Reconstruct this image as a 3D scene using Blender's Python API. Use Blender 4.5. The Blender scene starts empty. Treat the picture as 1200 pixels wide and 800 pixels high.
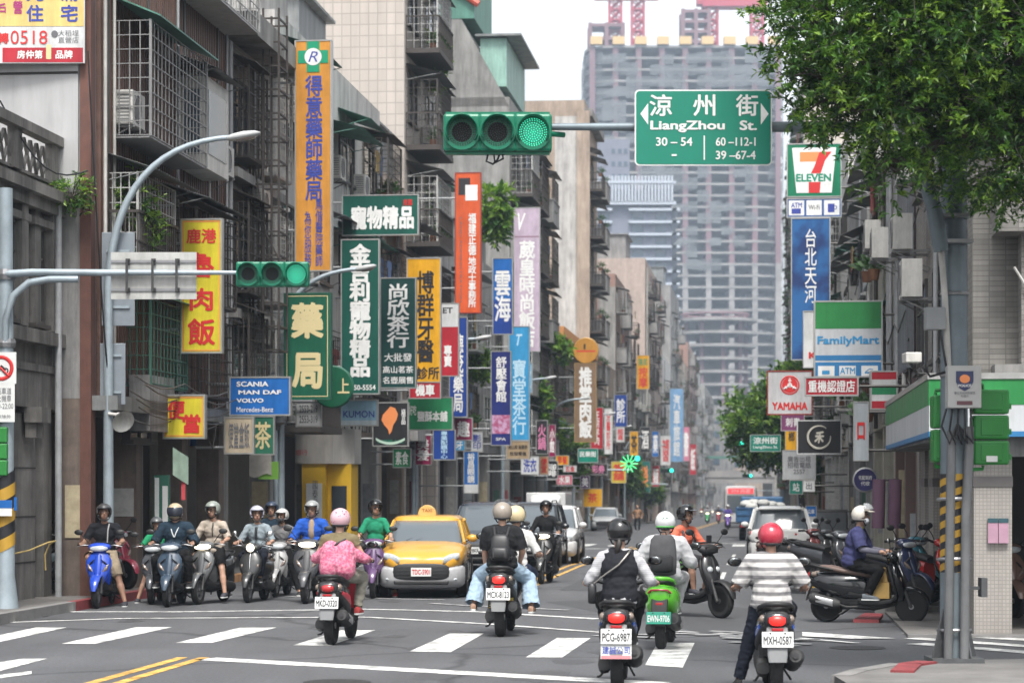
import bpy, bmesh, math, random
from math import sin, cos, pi, radians, sqrt, atan2
from mathutils import Vector, Matrix
import numpy as np

SC = bpy.context.scene
COL = SC.collection
TMP = bpy.data.scenes.new('workbench')      # modifiers and lettering are evaluated here, away from the big scene
def evaluate(ob):
    TMP.collection.objects.link(ob)
    with bpy.context.temp_override(scene=TMP, view_layer=TMP.view_layers[0]):
        dg = bpy.context.evaluated_depsgraph_get(); dg.update()
        return bpy.data.meshes.new_from_object(ob.evaluated_get(dg))
rnd = random.Random(7)

FPX = 2800.0            # focal length in pixels of a 1200 wide picture
HCAM = 2.0
HORY = 570.0
cam_d = bpy.data.cameras.new('camera')
cam = bpy.data.objects.new('camera', cam_d); COL.objects.link(cam); SC.camera = cam
cam.location = (0, 0, HCAM); cam.rotation_euler = (pi/2, 0, 0)
cam_d.sensor_width = 36; cam_d.lens = FPX/1200*36; cam_d.shift_y = (HORY-400)/1200
cam_d.clip_start = 0.5; cam_d.clip_end = 6000
cam_d.dof.use_dof = True; cam_d.dof.focus_distance = 33; cam_d.dof.aperture_fstop = 2.6

SUN_EL, SUN_AZ = radians(60), radians(176)     # azimuth measured from +Y towards +X
world = bpy.data.worlds.new('World'); SC.world = world; world.use_nodes = True
nt = world.node_tree; nt.nodes.clear()
sky = nt.nodes.new('ShaderNodeTexSky'); sky.sky_type = 'NISHITA'; sky.sun_disc = False
sky.sun_elevation = SUN_EL; sky.sun_rotation = SUN_AZ
sky.air_density = 1.2; sky.dust_density = 4.0; sky.ozone_density = 1.0
hs = nt.nodes.new('ShaderNodeHueSaturation'); hs.inputs['Saturation'].default_value = 0.14
hs.inputs['Value'].default_value = 1.9
tc = nt.nodes.new('ShaderNodeTexCoord'); nz = nt.nodes.new('ShaderNodeTexNoise')
mp = nt.nodes.new('ShaderNodeMapping'); mp.inputs['Scale'].default_value = (2, 2, 5)
nz.inputs['Scale'].default_value = 2.2; nz.inputs['Detail'].default_value = 6
cr = nt.nodes.new('ShaderNodeMapRange'); cr.inputs['From Min'].default_value = .35; cr.inputs['From Max'].default_value = .7
cr.inputs['To Min'].default_value = .62; cr.inputs['To Max'].default_value = 1.12
mulc = nt.nodes.new('ShaderNodeMix'); mulc.data_type = 'RGBA'; mulc.blend_type = 'MULTIPLY'; mulc.inputs[0].default_value = 1
bg = nt.nodes.new('ShaderNodeBackground'); bg.inputs['Strength'].default_value = 0.11
wo = nt.nodes.new('ShaderNodeOutputWorld')
L = nt.links.new
L(tc.outputs['Generated'], mp.inputs[0]); L(mp.outputs[0], nz.inputs['Vector']); L(nz.outputs['Fac'], cr.inputs['Value'])
L(sky.outputs[0], hs.inputs['Color']); L(hs.outputs[0], mulc.inputs[6]); L(cr.outputs[0], mulc.inputs[7])
L(mulc.outputs[2], bg.inputs['Color']); L(bg.outputs[0], wo.inputs['Surface'])

sun_d = bpy.data.lights.new('sun', 'SUN'); sun_d.energy = 2.7; sun_d.angle = radians(15); sun_d.color = (1, .96, .9)
sun = bpy.data.objects.new('sun', sun_d); COL.objects.link(sun)
sd = Vector((sin(SUN_AZ)*cos(SUN_EL), cos(SUN_AZ)*cos(SUN_EL), sin(SUN_EL)))
sun.rotation_euler = sd.to_track_quat('Z', 'Y').to_euler(); sun.location = (0, 0, 60)

SC.view_settings.view_transform = 'Standard'; SC.view_settings.look = 'None'
SC.view_settings.exposure = 0.64; SC.view_settings.gamma = 1.0; SC.view_settings.use_curve_mapping = False
SC.cycles.use_denoising = True
SC.cycles.max_bounces = 8; SC.cycles.diffuse_bounces = 5; SC.cycles.glossy_bounces = 3
SC.cycles.transmission_bounces = 4; SC.cycles.transparent_max_bounces = 12; SC.cycles.volume_bounces = 1
SC.cycles.caustics_reflective = False; SC.cycles.caustics_refractive = False

YAW = radians(6.0)
U = Vector((sin(YAW), cos(YAW), 0)); V = Vector((cos(YAW), -sin(YAW), 0))
RZ = -YAW                      # rotation of a thing squared to the street: local +Y up the street, +X to its right
TL, TR = -11.4, 2.8            # building lines
KL, KR = -11.0, 1.75           # kerb lines
SLOPE, S_A, S_B = .009, 60., 400.     # beyond the junction the street falls gently
def gz(s): return -SLOPE*(min(max(s, S_A), S_B)-S_A)
def W(s, t, z=0.0): return U*s + V*t + Vector((0, 0, z+gz(s)))
def ST(p): return p.x*U.x+p.y*U.y, p.x*V.x+p.y*V.y
def at(px, py, Y): return Vector(((px-600)/FPX*Y, Y, HCAM+(HORY-py)/FPX*Y))
def G(px, py, z=0.0):
    m = (py-HORY)/FPX; c = (px-600)/FPX*sin(YAW)+cos(YAW); Y = (HCAM-z)/m
    if Y*c > S_A: Y = (HCAM-z-SLOPE*S_A)/(m-SLOPE*c)
    return Vector(((px-600)/FPX*Y, Y, HCAM-m*Y))
def s_of(px, t):
    r = (px-600)/FPX
    return (-t*cos(YAW)-r*t*sin(YAW))/(sin(YAW)-r*cos(YAW))

MATS = {}
def new_mat(name):
    m = bpy.data.materials.new(name); m.use_nodes = True
    return m, m.node_tree, m.node_tree.nodes['Principled BSDF']
def M(name, col=None, rough=.6, metal=0., var=.18, scale=3., bump=0., coat=0., spec=.5, streak=0., alpha=None, fine=0.):
    """painted / plain surface with uneven colour, optional rain streaks, grain and bump"""
    if name in MATS: return MATS[name]
    m, nt, b = new_mat(name); L = nt.links.new; N = nt.nodes.new
    b.inputs['Roughness'].default_value = rough; b.inputs['Metallic'].default_value = metal
    b.inputs['Specular IOR Level'].default_value = spec
    if coat: b.inputs['Coat Weight'].default_value = coat; b.inputs['Coat Roughness'].default_value = .08
    tc = N('ShaderNodeTexCoord')
    nz = N('ShaderNodeTexNoise'); nz.inputs['Scale'].default_value = scale; nz.inputs['Detail'].default_value = 5
    nz.inputs['Roughness'].default_value = .65
    L(tc.outputs['Object'], nz.inputs['Vector'])
    mr = N('ShaderNodeMapRange'); mr.inputs['From Min'].default_value = .3; mr.inputs['From Max'].default_value = .7
    mr.inputs['To Min'].default_value = 1-var; mr.inputs['To Max'].default_value = 1+var*.5
    L(nz.outputs['Fac'], mr.inputs['Value'])
    last = mr.outputs[0]
    def mul(a, bsock):
        k = N('ShaderNodeMath'); k.operation = 'MULTIPLY'; L(a, k.inputs[0]); L(bsock, k.inputs[1]); return k.outputs[0]
    if streak:
        mp = N('ShaderNodeMapping'); mp.inputs['Scale'].default_value = (1.9, 1.9, .26); L(tc.outputs['Object'], mp.inputs[0])
        n2 = N('ShaderNodeTexNoise'); n2.inputs['Scale'].default_value = 1.0; n2.inputs['Detail'].default_value = 9; n2.inputs['Roughness'].default_value = .74
        L(mp.outputs[0], n2.inputs['Vector'])
        m2 = N('ShaderNodeMapRange'); m2.inputs['From Min'].default_value = .38; m2.inputs['From Max'].default_value = .6
        m2.inputs['To Min'].default_value = 1-streak; m2.inputs['To Max'].default_value = 1.05
        L(n2.outputs['Fac'], m2.inputs['Value']); last = mul(last, m2.outputs[0])
    if fine:
        n3 = N('ShaderNodeTexNoise'); n3.inputs['Scale'].default_value = 60; n3.inputs['Detail'].default_value = 2
        L(tc.outputs['Object'], n3.inputs['Vector'])
        m3 = N('ShaderNodeMapRange'); m3.inputs['To Min'].default_value = 1-fine; m3.inputs['To Max'].default_value = 1+fine
        L(n3.outputs['Fac'], m3.inputs['Value']); last = mul(last, m3.outputs[0])
    vm = N('ShaderNodeVectorMath'); vm.operation = 'SCALE'; vm.inputs[0].default_value = col[:3]
    L(last, vm.inputs['Scale']); L(vm.outputs[0], b.inputs['Base Color'])
    rr = N('ShaderNodeMapRange'); rr.inputs['To Min'].default_value = max(.03, rough-.1); rr.inputs['To Max'].default_value = min(1, rough+.12)
    L(nz.outputs['Fac'], rr.inputs['Value']); L(rr.outputs[0], b.inputs['Roughness'])
    if bump:
        bp = N('ShaderNodeBump'); bp.inputs['Strength'].default_value = bump; bp.inputs['Distance'].default_value = .02
        L(nz.outputs['Fac'], bp.inputs['Height']); L(bp.outputs[0], b.inputs['Normal'])
    if alpha is not None:
        b.inputs['Alpha'].default_value = alpha
    MATS[name] = m; return m
def tile_mat(name, col, grout, tw, th, rough=.5, var=.12, streak=.25, mortar=.006):
    """tiled or brick wall; tiles laid out along x+y and z so they sit on walls of either direction"""
    if name in MATS: return MATS[name]
    m, nt, b = new_mat(name); L = nt.links.new; N = nt.nodes.new
    b.inputs['Roughness'].default_value = rough
    tc = N('ShaderNodeTexCoord'); sx = N('ShaderNodeSeparateXYZ'); L(tc.outputs['Object'], sx.inputs[0])
    ad = N('ShaderNodeMath'); L(sx.outputs[0], ad.inputs[0]); L(sx.outputs[1], ad.inputs[1])
    cb = N('ShaderNodeCombineXYZ'); L(ad.outputs[0], cb.inputs[0]); L(sx.outputs[2], cb.inputs[1])
    br = N('ShaderNodeTexBrick'); br.inputs['Scale'].default_value = 1
    br.inputs['Brick Width'].default_value = tw; br.inputs['Row Height'].default_value = th; br.inputs['Mortar Size'].default_value = mortar
    c = Vector(col); br.inputs['Color1'].default_value = (*[x*(1-var) for x in col], 1); br.inputs['Color2'].default_value = (*[x*(1+var) for x in col], 1)
    br.inputs['Mortar'].default_value = (*grout, 1); br.offset = 0
    L(cb.outputs[0], br.inputs['Vector'])
    mp = N('ShaderNodeMapping'); mp.inputs['Scale'].default_value = (1.5, 1.5, .12); L(tc.outputs['Object'], mp.inputs[0])
    n2 = N('ShaderNodeTexNoise'); n2.inputs['Scale'].default_value = 1; n2.inputs['Detail'].default_value = 7; n2.inputs['Roughness'].default_value = .7
    L(mp.outputs[0], n2.inputs['Vector'])
    m2 = N('ShaderNodeMapRange'); m2.inputs['From Min'].default_value = .35; m2.inputs['From Max'].default_value = .62
    m2.inputs['To Min'].default_value = 1-streak; m2.inputs['To Max'].default_value = 1.04
    L(n2.outputs['Fac'], m2.inputs['Value'])
    vm = N('ShaderNodeVectorMath'); vm.operation = 'SCALE'; L(br.outputs['Color'], vm.inputs[0]); L(m2.outputs[0], vm.inputs['Scale'])
    L(vm.outputs[0], b.inputs['Base Color'])
    bp = N('ShaderNodeBump'); bp.inputs['Strength'].default_value = .35; bp.inputs['Distance'].default_value = .01; bp.invert = True
    L(br.outputs['Fac'], bp.inputs['Height']); L(bp.outputs[0], b.inputs['Normal'])
    MATS[name] = m; return m
def glow(name, col, strength):
    if name in MATS: return MATS[name]
    m, nt, b = new_mat(name)
    b.inputs['Base Color'].default_value = (*col, 1); b.inputs['Roughness'].default_value = .3
    b.inputs['Emission Color'].default_value = (*col, 1); b.inputs['Emission Strength'].default_value = strength
    MATS[name] = m; return m
def glass(name, col=(.03, .04, .05), rough=.06):
    if name in MATS: return MATS[name]
    m, nt, b = new_mat(name)
    b.inputs['Base Color'].default_value = (*col, 1); b.inputs['Roughness'].default_value = rough; b.inputs['Specular IOR Level'].default_value = .8
    MATS[name] = m; return m
def net_mat(name, col, a):
    if name in MATS: return MATS[name]
    m, nt, b = new_mat(name); N = nt.nodes.new; L = nt.links.new
    b.inputs['Base Color'].default_value = (*col, 1); b.inputs['Roughness'].default_value = .9
    tc = N('ShaderNodeTexCoord'); nz = N('ShaderNodeTexNoise'); nz.inputs['Scale'].default_value = .12; nz.inputs['Detail'].default_value = 6
    L(tc.outputs['Object'], nz.inputs['Vector'])
    mr = N('ShaderNodeMapRange'); mr.inputs['From Min'].default_value = .3; mr.inputs['From Max'].default_value = .7
    mr.inputs['To Min'].default_value = a-.3; mr.inputs['To Max'].default_value = a+.2; L(nz.outputs['Fac'], mr.inputs['Value'])
    L(mr.outputs[0], b.inputs['Alpha']); MATS[name] = m; return m

def frame_from(d):
    d = d.normalized(); a = Vector((0, 0, 1)) if abs(d.z) < .9 else Vector((1, 0, 0))
    x = d.cross(a).normalized(); y = d.cross(x).normalized(); return x, y
class MB:
    def __init__(s): s.v = []; s.f = []; s.mi = []; s.cur = 0
    def mat(s, i): s.cur = i; return s
    def add(s, vs, fs):
        o = len(s.v); s.v += [tuple(p) for p in vs]
        for f in fs: s.f.append(tuple(o+i for i in f)); s.mi.append(s.cur)
        return s
    def box(s, a, b, rz=0, piv=None):
        x0, y0, z0 = a; x1, y1, z1 = b
        vs = [Vector(p) for p in ((x0,y0,z0),(x1,y0,z0),(x1,y1,z0),(x0,y1,z0),(x0,y0,z1),(x1,y0,z1),(x1,y1,z1),(x0,y1,z1))]
        if rz:
            c = Vector(piv) if piv else sum(vs, Vector())/8
            R = Matrix.Rotation(rz, 3, 'Z'); vs = [R@(p-c)+c for p in vs]
        return s.add(vs, [(0,3,2,1),(4,5,6,7),(0,1,5,4),(1,2,6,5),(2,3,7,6),(3,0,4,7)])
    def cbox(s, c, d, rot=None):
        d = [k/2 for k in d]; c = Vector(c)
        vs = [Vector((sx*d[0], sy*d[1], sz*d[2])) for sx, sy, sz in ((-1,-1,-1),(1,-1,-1),(1,1,-1),(-1,1,-1),(-1,-1,1),(1,-1,1),(1,1,1),(-1,1,1))]
        if rot is not None: vs = [rot@p for p in vs]
        return s.add([p+c for p in vs], [(0,3,2,1),(4,5,6,7),(0,1,5,4),(1,2,6,5),(2,3,7,6),(3,0,4,7)])
    def rings(s, rings, cap0=True, cap1=True, closed=True):
        n = len(rings[0]); vs = [p for r in rings for p in r]; fs = []
        for i in range(len(rings)-1):
            for j in range(n if closed else n-1):
                k = (j+1) % n
                fs.append((i*n+j, i*n+k, (i+1)*n+k, (i+1)*n+j))
        if cap0: fs.append(tuple(reversed(range(n))))
        if cap1: fs.append(tuple((len(rings)-1)*n+j for j in range(n)))
        return s.add(vs, fs)
    def tube(s, pts, r, n=8, caps=True):
        pts = [Vector(p) for p in pts]; rr = r if isinstance(r, (list, tuple)) else [r]*len(pts)
        out = []; px = None
        for i, p in enumerate(pts):
            d = (pts[min(i+1, len(pts)-1)]-pts[max(i-1, 0)])
            if d.length < 1e-9: d = Vector((0, 0, 1))
            d.normalize()
            if px is None: x, y = frame_from(d)
            else:
                x = (px-d*px.dot(d)).normalized(); y = d.cross(x)
            px = x
            out.append([p+(x*cos(2*pi*k/n)+y*sin(2*pi*k/n))*rr[i] for k in range(n)])
        return s.rings(out, caps, caps)
    def cyl(s, a, b, r0, r1=None, n=12): return s.tube([a, b], [r0, r0 if r1 is None else r1], n)
    def capsule(s, a, b, ra, rb, n=10, m=4):
        a, b = Vector(a), Vector(b); d = b-a
        if d.length < 1e-6: d = Vector((0, 0, 1e-4)); b = a+d
        u = d.normalized(); x, y = frame_from(u); out = []
        for i in range(m+1):
            th = pi/2*(i/m); r = max(ra*sin(th), 1e-4)
            out.append([a-u*ra*cos(th)+(x*cos(2*pi*k/n)+y*sin(2*pi*k/n))*r for k in range(n)])
        for i in range(m+1):
            th = pi/2*(i/m); r = max(rb*cos(th), 1e-4)
            out.append([b+u*rb*sin(th)+(x*cos(2*pi*k/n)+y*sin(2*pi*k/n))*r for k in range(n)])
        return s.rings(out)
    def ell(s, c, r, rot=None, n=14, m=8, v0=-1., v1=1.):
        c = Vector(c); out = []
        a0, a1 = math.asin(v0), math.asin(v1)
        for i in range(m+1):
            a = a0+(a1-a0)*i/m; ring = []
            for k in range(n):
                q = Vector((r[0]*max(cos(a), 1e-4)*cos(2*pi*k/n), r[1]*max(cos(a), 1e-4)*sin(2*pi*k/n), r[2]*sin(a)))
                ring.append(c+(rot@q if rot is not None else q))
            out.append(ring)
        return s.rings(out)
    def lathe(s, prof, c, axis=(0, 0, 1), n=20):
        c = Vector(c); u = Vector(axis).normalized(); x, y = frame_from(u)
        return s.rings([[c+u*h+(x*cos(2*pi*k/n)+y*sin(2*pi*k/n))*max(r, 1e-4) for k in range(n)] for r, h in prof])
    def torus(s, c, axis, R, r, n=24, m=8, sq=1.0):
        c = Vector(c); u = Vector(axis).normalized(); x, y = frame_from(u); out = []
        for i in range(n+1):
            a = 2*pi*i/n; d = x*cos(a)+y*sin(a)
            out.append([c+d*(R+r*cos(2*pi*k/m))+u*r*sq*sin(2*pi*k/m) for k in range(m)])
        return s.rings(out, False, False)
    def prism(s, poly, ax, d0, d1):
        """polygon in the two other axes, extruded along axis ax"""
        def P(p, d):
            return {'x': (d, p[0], p[1]), 'y': (p[0], d, p[1]), 'z': (p[0], p[1], d)}[ax]
        n = len(poly); vs = [P(p, d0) for p in poly]+[P(p, d1) for p in poly]
        fs = [tuple(reversed(range(n))), tuple(range(n, 2*n))]+[(i, (i+1) % n, n+(i+1) % n, n+i) for i in range(n)]
        return s.add(vs, fs)
    def quad(s, a, b, c, d): return s.add([a, b, c, d], [(0, 1, 2, 3)])
    def mesh(s, name, mats, smooth=None, fixn=True):
        me = bpy.data.meshes.new(name); me.from_pydata([tuple(p) for p in s.v], [], s.f)
        for m in (mats if isinstance(mats, (list, tuple)) else [mats]): me.materials.append(m)
        if len(me.polygons): me.polygons.foreach_set('material_index', s.mi)
        if fixn:
            bm = bmesh.new(); bm.from_mesh(me); bmesh.ops.recalc_face_normals(bm, faces=bm.faces); bm.to_mesh(me); bm.free()
        if smooth is not None:
            me.polygons.foreach_set('use_smooth', [True]*len(me.polygons))
            me.set_sharp_from_angle(angle=radians(smooth))
        me.update(); return me
    def build(s, name, mats, parent=None, smooth=None, bevel=0, fixn=True):
        o = bpy.data.objects.new(name, s.mesh(name, mats, smooth, fixn)); COL.objects.link(o)
        if parent: o.parent = parent
        if bevel:
            md = o.modifiers.new('edge', 'BEVEL'); md.width = bevel; md.segments = 2; md.limit_method = 'ANGLE'; md.angle_limit = radians(40)
        return o
def superring(c, hw, hh, e=2.5, n=16, ax='x', sq_bot=None):
    """superellipse ring in the plane normal to ax"""
    out = []
    for k in range(n):
        a = 2*pi*k/n; ca, sa = cos(a), sin(a)
        ee = e if (sa >= 0 or sq_bot is None) else sq_bot
        p = (abs(ca)**(2/ee))*(1 if ca >= 0 else -1)*hw; q = (abs(sa)**(2/ee))*(1 if sa >= 0 else -1)*hh
        out.append(Vector((c[0], c[1]+p, c[2]+q)) if ax == 'x' else Vector((c[0]+p, c[1], c[2]+q)) if ax == 'y' else Vector((c[0]+q, c[1]+p, c[2])))
    return out

def tag(o, label=None, cat=None, group=None, kind=None):
    if label: o['label'] = label
    if cat: o['category'] = cat
    if group: o['group'] = group
    if kind: o['kind'] = kind
    return o
def thing(name, label, cat, loc=(0, 0, 0), rz=0., group=None):
    o = bpy.data.objects.new(name, None); COL.objects.link(o); o.empty_display_size = .2
    o.location = loc; o.rotation_euler = (0, 0, rz); return tag(o, label, cat, group)
def put(name, mesh, parent=None, loc=(0, 0, 0), rz=0., scale=None):
    o = bpy.data.objects.new(name, mesh); COL.objects.link(o); o.location = loc; o.rotation_euler = (0, 0, rz)
    if parent: o.parent = parent
    if scale: o.scale = scale
    return o
def copy_tree(o, parent=None, **kw):
    c = o.copy(); COL.objects.link(c)
    if parent: c.parent = parent
    for ch in list(o.children): copy_tree(ch, c)
    for k, v in kw.items(): setattr(c, k, v)
    return c

def text_mesh(txt, mat, w=None, h=None, bold=.0, vert=False, shear=0., depth=.006):
    """flat lettering in the local XZ plane facing -Y, centred on the origin, fitted into w x h"""
    cu = bpy.data.curves.new('lettering', 'FONT'); cu.body = '\n'.join(txt) if vert else txt
    cu.align_x = 'CENTER'; cu.size = 1; cu.shear = shear; cu.resolution_u = 3
    cu.space_line = .95 if vert else 1.0
    ob = bpy.data.objects.new('lettering', cu); me = evaluate(ob)
    bpy.data.objects.remove(ob); bpy.data.curves.remove(cu)
    if bold and len(me.vertices):         # heavier strokes: the flat outline laid four times, each a hair in front
        vs = [v.co.copy() for v in me.vertices]; fs = [tuple(p.vertices) for p in me.polygons]; V2, F2 = [], []; q = bold*.85
        for i, (dx, dz) in enumerate(((-q, -q*.4), (q, -q*.4), (-q*.4, q), (q*.4, -q), (q, q*.5))):
            F2 += [tuple(j+len(V2) for j in f) for f in fs]; V2 += [(v.x+dx, v.y+dz, i) for v in vs]
        bpy.data.meshes.remove(me); me = bpy.data.meshes.new('lettering'); me.from_pydata(V2, [], F2)
    n = len(me.vertices)
    if n == 0: return None
    co = np.empty(n*3); me.vertices.foreach_get('co', co); co = co.reshape(-1, 3)
    mn, mx = co.min(0), co.max(0); sz = np.maximum(mx-mn, 1e-6); c = (mn+mx)/2
    kx = w/sz[0] if w else None; kz = h/sz[1] if h else None
    if kx is None: kx = kz
    if kz is None: kz = kx
    out = np.stack([(co[:, 0]-c[0])*kx, -co[:, 2]*.0004, (co[:, 1]-c[1])*kz], 1)
    me.vertices.foreach_set('co', out.ravel()); me.materials.clear(); me.materials.append(mat); me.name = 'lettering'; me.update()
    return me
def asphalt():
    m, nt, b = new_mat('asphalt'); L = nt.links.new; N = nt.nodes.new
    tc = N('ShaderNodeTexCoord')
    n1 = N('ShaderNodeTexNoise'); n1.inputs['Scale'].default_value = .35; n1.inputs['Detail'].default_value = 7; n1.inputs['Roughness'].default_value = .6
    n2 = N('ShaderNodeTexNoise'); n2.inputs['Scale'].default_value = 22; n2.inputs['Detail'].default_value = 6; n2.inputs['Roughness'].default_value = .8
    mp = N('ShaderNodeMapping'); mp.inputs['Scale'].default_value = (1.6, .12, 1); mp.inputs['Rotation'].default_value = (0, 0, YAW)
    n3 = N('ShaderNodeTexNoise'); n3.inputs['Scale'].default_value = 1; n3.inputs['Detail'].default_value = 5
    L(tc.outputs['Object'], n1.inputs[0]); L(tc.outputs['Object'], n2.inputs[0]); L(tc.outputs['Object'], mp.inputs[0]); L(mp.outputs[0], n3.inputs[0])
    vo = N('ShaderNodeTexVoronoi'); vo.feature = 'DISTANCE_TO_EDGE'; vo.inputs['Scale'].default_value = .16
    nd = N('ShaderNodeTexNoise'); nd.inputs['Scale'].default_value = 1.2; nd.inputs['Detail'].default_value = 4
    L(tc.outputs['Object'], nd.inputs[0])
    mixv = N('ShaderNodeMix'); mixv.data_type = 'VECTOR'; mixv.inputs[0].default_value = .35
    L(tc.outputs['Object'], mixv.inputs[4]); L(nd.outputs['Color'], mixv.inputs[5]); L(mixv.outputs[1], vo.inputs['Vector'])
    ck = N('ShaderNodeMapRange'); ck.inputs['From Max'].default_value = .010; ck.inputs['To Min'].default_value = .5; L(vo.outputs['Distance'], ck.inputs[0])
    def mr(s, a, b_, lo=.3, hi=.7):
        k = N('ShaderNodeMapRange'); k.inputs['From Min'].default_value = lo; k.inputs['From Max'].default_value = hi
        k.inputs['To Min'].default_value = a; k.inputs['To Max'].default_value = b_; L(s, k.inputs[0]); return k.outputs[0]
    def mul(a, c):
        k = N('ShaderNodeMath'); k.operation = 'MULTIPLY'; L(a, k.inputs[0]); L(c, k.inputs[1]); return k.outputs[0]
    f = mul(mul(mr(n1.outputs[0], .82, 1.16), mr(n2.outputs[0], .6, 1.4)), mul(mr(n3.outputs[0], .86, 1.1), ck.outputs[0]))
    vm = N('ShaderNodeVectorMath'); vm.operation = 'SCALE'; vm.inputs[0].default_value = (.088, .090, .096); L(f, vm.inputs['Scale'])
    L(vm.outputs[0], b.inputs['Base Color'])
    L(mr(n1.outputs[0], .62, .85), b.inputs['Roughness']); b.inputs['Specular IOR Level'].default_value = .45
    bp = N('ShaderNodeBump'); bp.inputs['Strength'].default_value = .4; bp.inputs['Distance'].default_value = .004
    L(n2.outputs[0], bp.inputs['Height']); L(bp.outputs[0], b.inputs['Normal'])
    return m
mASPH = asphalt()
def paint_mat(name, col):
    """road paint worn through in patches"""
    m, nt, b = new_mat(name); L = nt.links.new; N = nt.nodes.new
    tc = N('ShaderNodeTexCoord'); n1 = N('ShaderNodeTexNoise'); n1.inputs['Scale'].default_value = 3.5; n1.inputs['Detail'].default_value = 9; n1.inputs['Roughness'].default_value = .72
    L(tc.outputs['Object'], n1.inputs[0])
    r = N('ShaderNodeMapRange'); r.inputs['From Min'].default_value = .38; r.inputs['From Max'].default_value = .56; L(n1.outputs[0], r.inputs[0])
    mx = N('ShaderNodeMix'); mx.data_type = 'RGBA'; mx.inputs[6].default_value = (*[c*.36 for c in col], 1); mx.inputs[7].default_value = (*col, 1)
    L(r.outputs[0], mx.inputs[0]); L(mx.outputs[2], b.inputs['Base Color']); b.inputs['Roughness'].default_value = .6
    return m
mWHITE = paint_mat('road_paint_white', (.72, .72, .70)); mYEL = paint_mat('road_paint_yellow', (.72, .42, .10))
mWHITE2 = paint_mat('road_paint_worn', (.42, .42, .42))
mPAVE = tile_mat('paving', (.15, .143, .136), (.12, .12, .11), .3, .3, rough=.8, streak=.2)
mKERB = M('kerb_concrete', (.21, .205, .20), .8, var=.3, scale=2)
mKRED = M('kerb_red', (.26, .045, .05), .65, var=.35, scale=5)
mKORA = M('kerb_orange', (.55, .28, .12), .7, var=.35, scale=4)

g = MB(); g.rings([[W(s_, -1500), W(s_, 1500)] for s_ in (-300, S_A, S_B, 4000)], False, False, False)
tag(g.build('ground', mASPH), kind='structure')

def slab(name, pts, z, m):
    b = MB(); n = len(pts)
    b.add([(p.x, p.y, p.z-.05) for p in pts]+[(p.x, p.y, p.z+z) for p in pts],
          [tuple(range(n, 2*n))]+[(i, (i+1) % n, n+(i+1) % n, n+i) for i in range(n)])
    o = b.build(name, m); return tag(o, kind='structure')
def strip(name, s0, s1, t0, t1, z, m):
    for q in (S_A, S_B):
        if s0 < q < s1: strip(name, s0, q, t0, t1, z, m); return strip(name, q, s1, t0, t1, z, m)
    return slab(name, [W(s0, t0), W(s0, t1), W(s1, t1), W(s1, t0)], z, m)
strip('pavement', 33, 640, -26, KL-.16, .15, mPAVE)
strip('pavement', 32.2, 38, KR+.16, 22, .04, mPAVE); strip('pavement', 38, 640, KR+.16, 22, .12, mPAVE)
for a, b_, m in ((33, 37.5, mKERB), (37.5, 43.2, mKRED), (43.2, 46, mKERB), (46, 56, mKORA), (56, 640, mKERB)):
    strip('kerb', a, b_, KL-.16, KL, .154, m)
for a, b_, m in ((38, 640, mKERB),):
    strip('kerb', a, b_, KR, KR+.16, .124, m)
strip('kerb', 32.06, 32.2, KR+.16, 22, .044, mKERB)
isl = [G(978, 803), G(1000, 796), G(1045, 788), G(1090, 784), G(1200, 782)]
isl2 = isl+[W(27.2, 14), W(10, 14), W(10, isl[0].x-1.0), isl[0]+Vector((.0, -2.5, 0))]
slab('pavement', isl2, .10, M('corner_concrete', (.17, .165, .16), .85, var=.35, scale=1.5, fine=.15))
def kerbline(pts, w, z, m, name='kerb'):
    for a, b_ in zip(pts[:-1], pts[1:]):
        d = (b_-a).normalized(); n = Vector((d.y, -d.x, 0))*w
        slab(name, [a-n*.2, b_-n*.2, b_+n, a+n], z, m)
kerbline(isl[:3], .16, .107, mKERB); kerbline([G(1048, 799), G(1058, 790), G(1078, 787)], .2, .125, mKRED)
slab('kerb', [G(1000, 729), G(1013, 721.5), G(1035, 722), G(1030, 729.5)], .05, mKRED)

def mark(name, pts, m=None, z=.004):
    b = MB(); b.add([(p.x, p.y, p.z+z) for p in pts], [tuple(range(len(pts)))])
    return tag(b.build(name, m or mWHITE), kind='structure')
def line(name, pts, w, m=None, z=.004):
    b = MB()
    for p, q in zip(pts[:-1], pts[1:]):
        d = (q-p).normalized(); n = Vector((-d.y, d.x, 0))*w/2
        b.add([(*(p-n).xy, p.z+z), (*(q-n).xy, q.z+z), (*(q+n).xy, q.z+z), (*(p+n).xy, p.z+z)], [(0, 1, 2, 3)]); z += .0005
    return tag(b.build(name, m or mWHITE), kind='structure')
for q in (((-45, 753), (-5, 753), (78, 735), (42, 735)), ((72, 754), (112, 754), (202, 734.5), (160, 734.5)), ((206, 753), (248, 753), (324, 735), (282, 735)),
          ((343, 756), (388, 756), (440, 738), (400, 738)), ((480, 763), (528, 764), (567, 742), (527, 742)),
          ((616, 770), (659, 770), (692, 747.5), (653, 747)), ((756, 779), (800, 782), (814, 753), (771, 752))):
    mark('road_marking', [G(*p) for p in q])
for i in range(-1, 5):
    a = G(1057+4*i, 728.7+6.35*i); b_ = G(1290, 737+8.1*i+2)
    line('road_marking', [a, b_], .34 if i >= 0 else .28, z=.009)
line('road_marking', [G(240, 771.5), G(775, 801)], .42)
line('road_marking', [G(-40, 716.5), G(215, 716.5), G(430, 713.5), G(560, 716.5), G(700, 725)], .22)
line('road_marking', [G(-40, 731), G(145, 724.5), G(428, 723), G(570, 731), G(700, 740.5)], .17, z=.007)
line('road_marking', [G(505, 707), G(545, 709.5), G(665, 715)], .16, mWHITE2, z=.011)
line('road_marking', [G(335, 699), G(520, 703)], .16, mWHITE2, z=.011)
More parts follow.
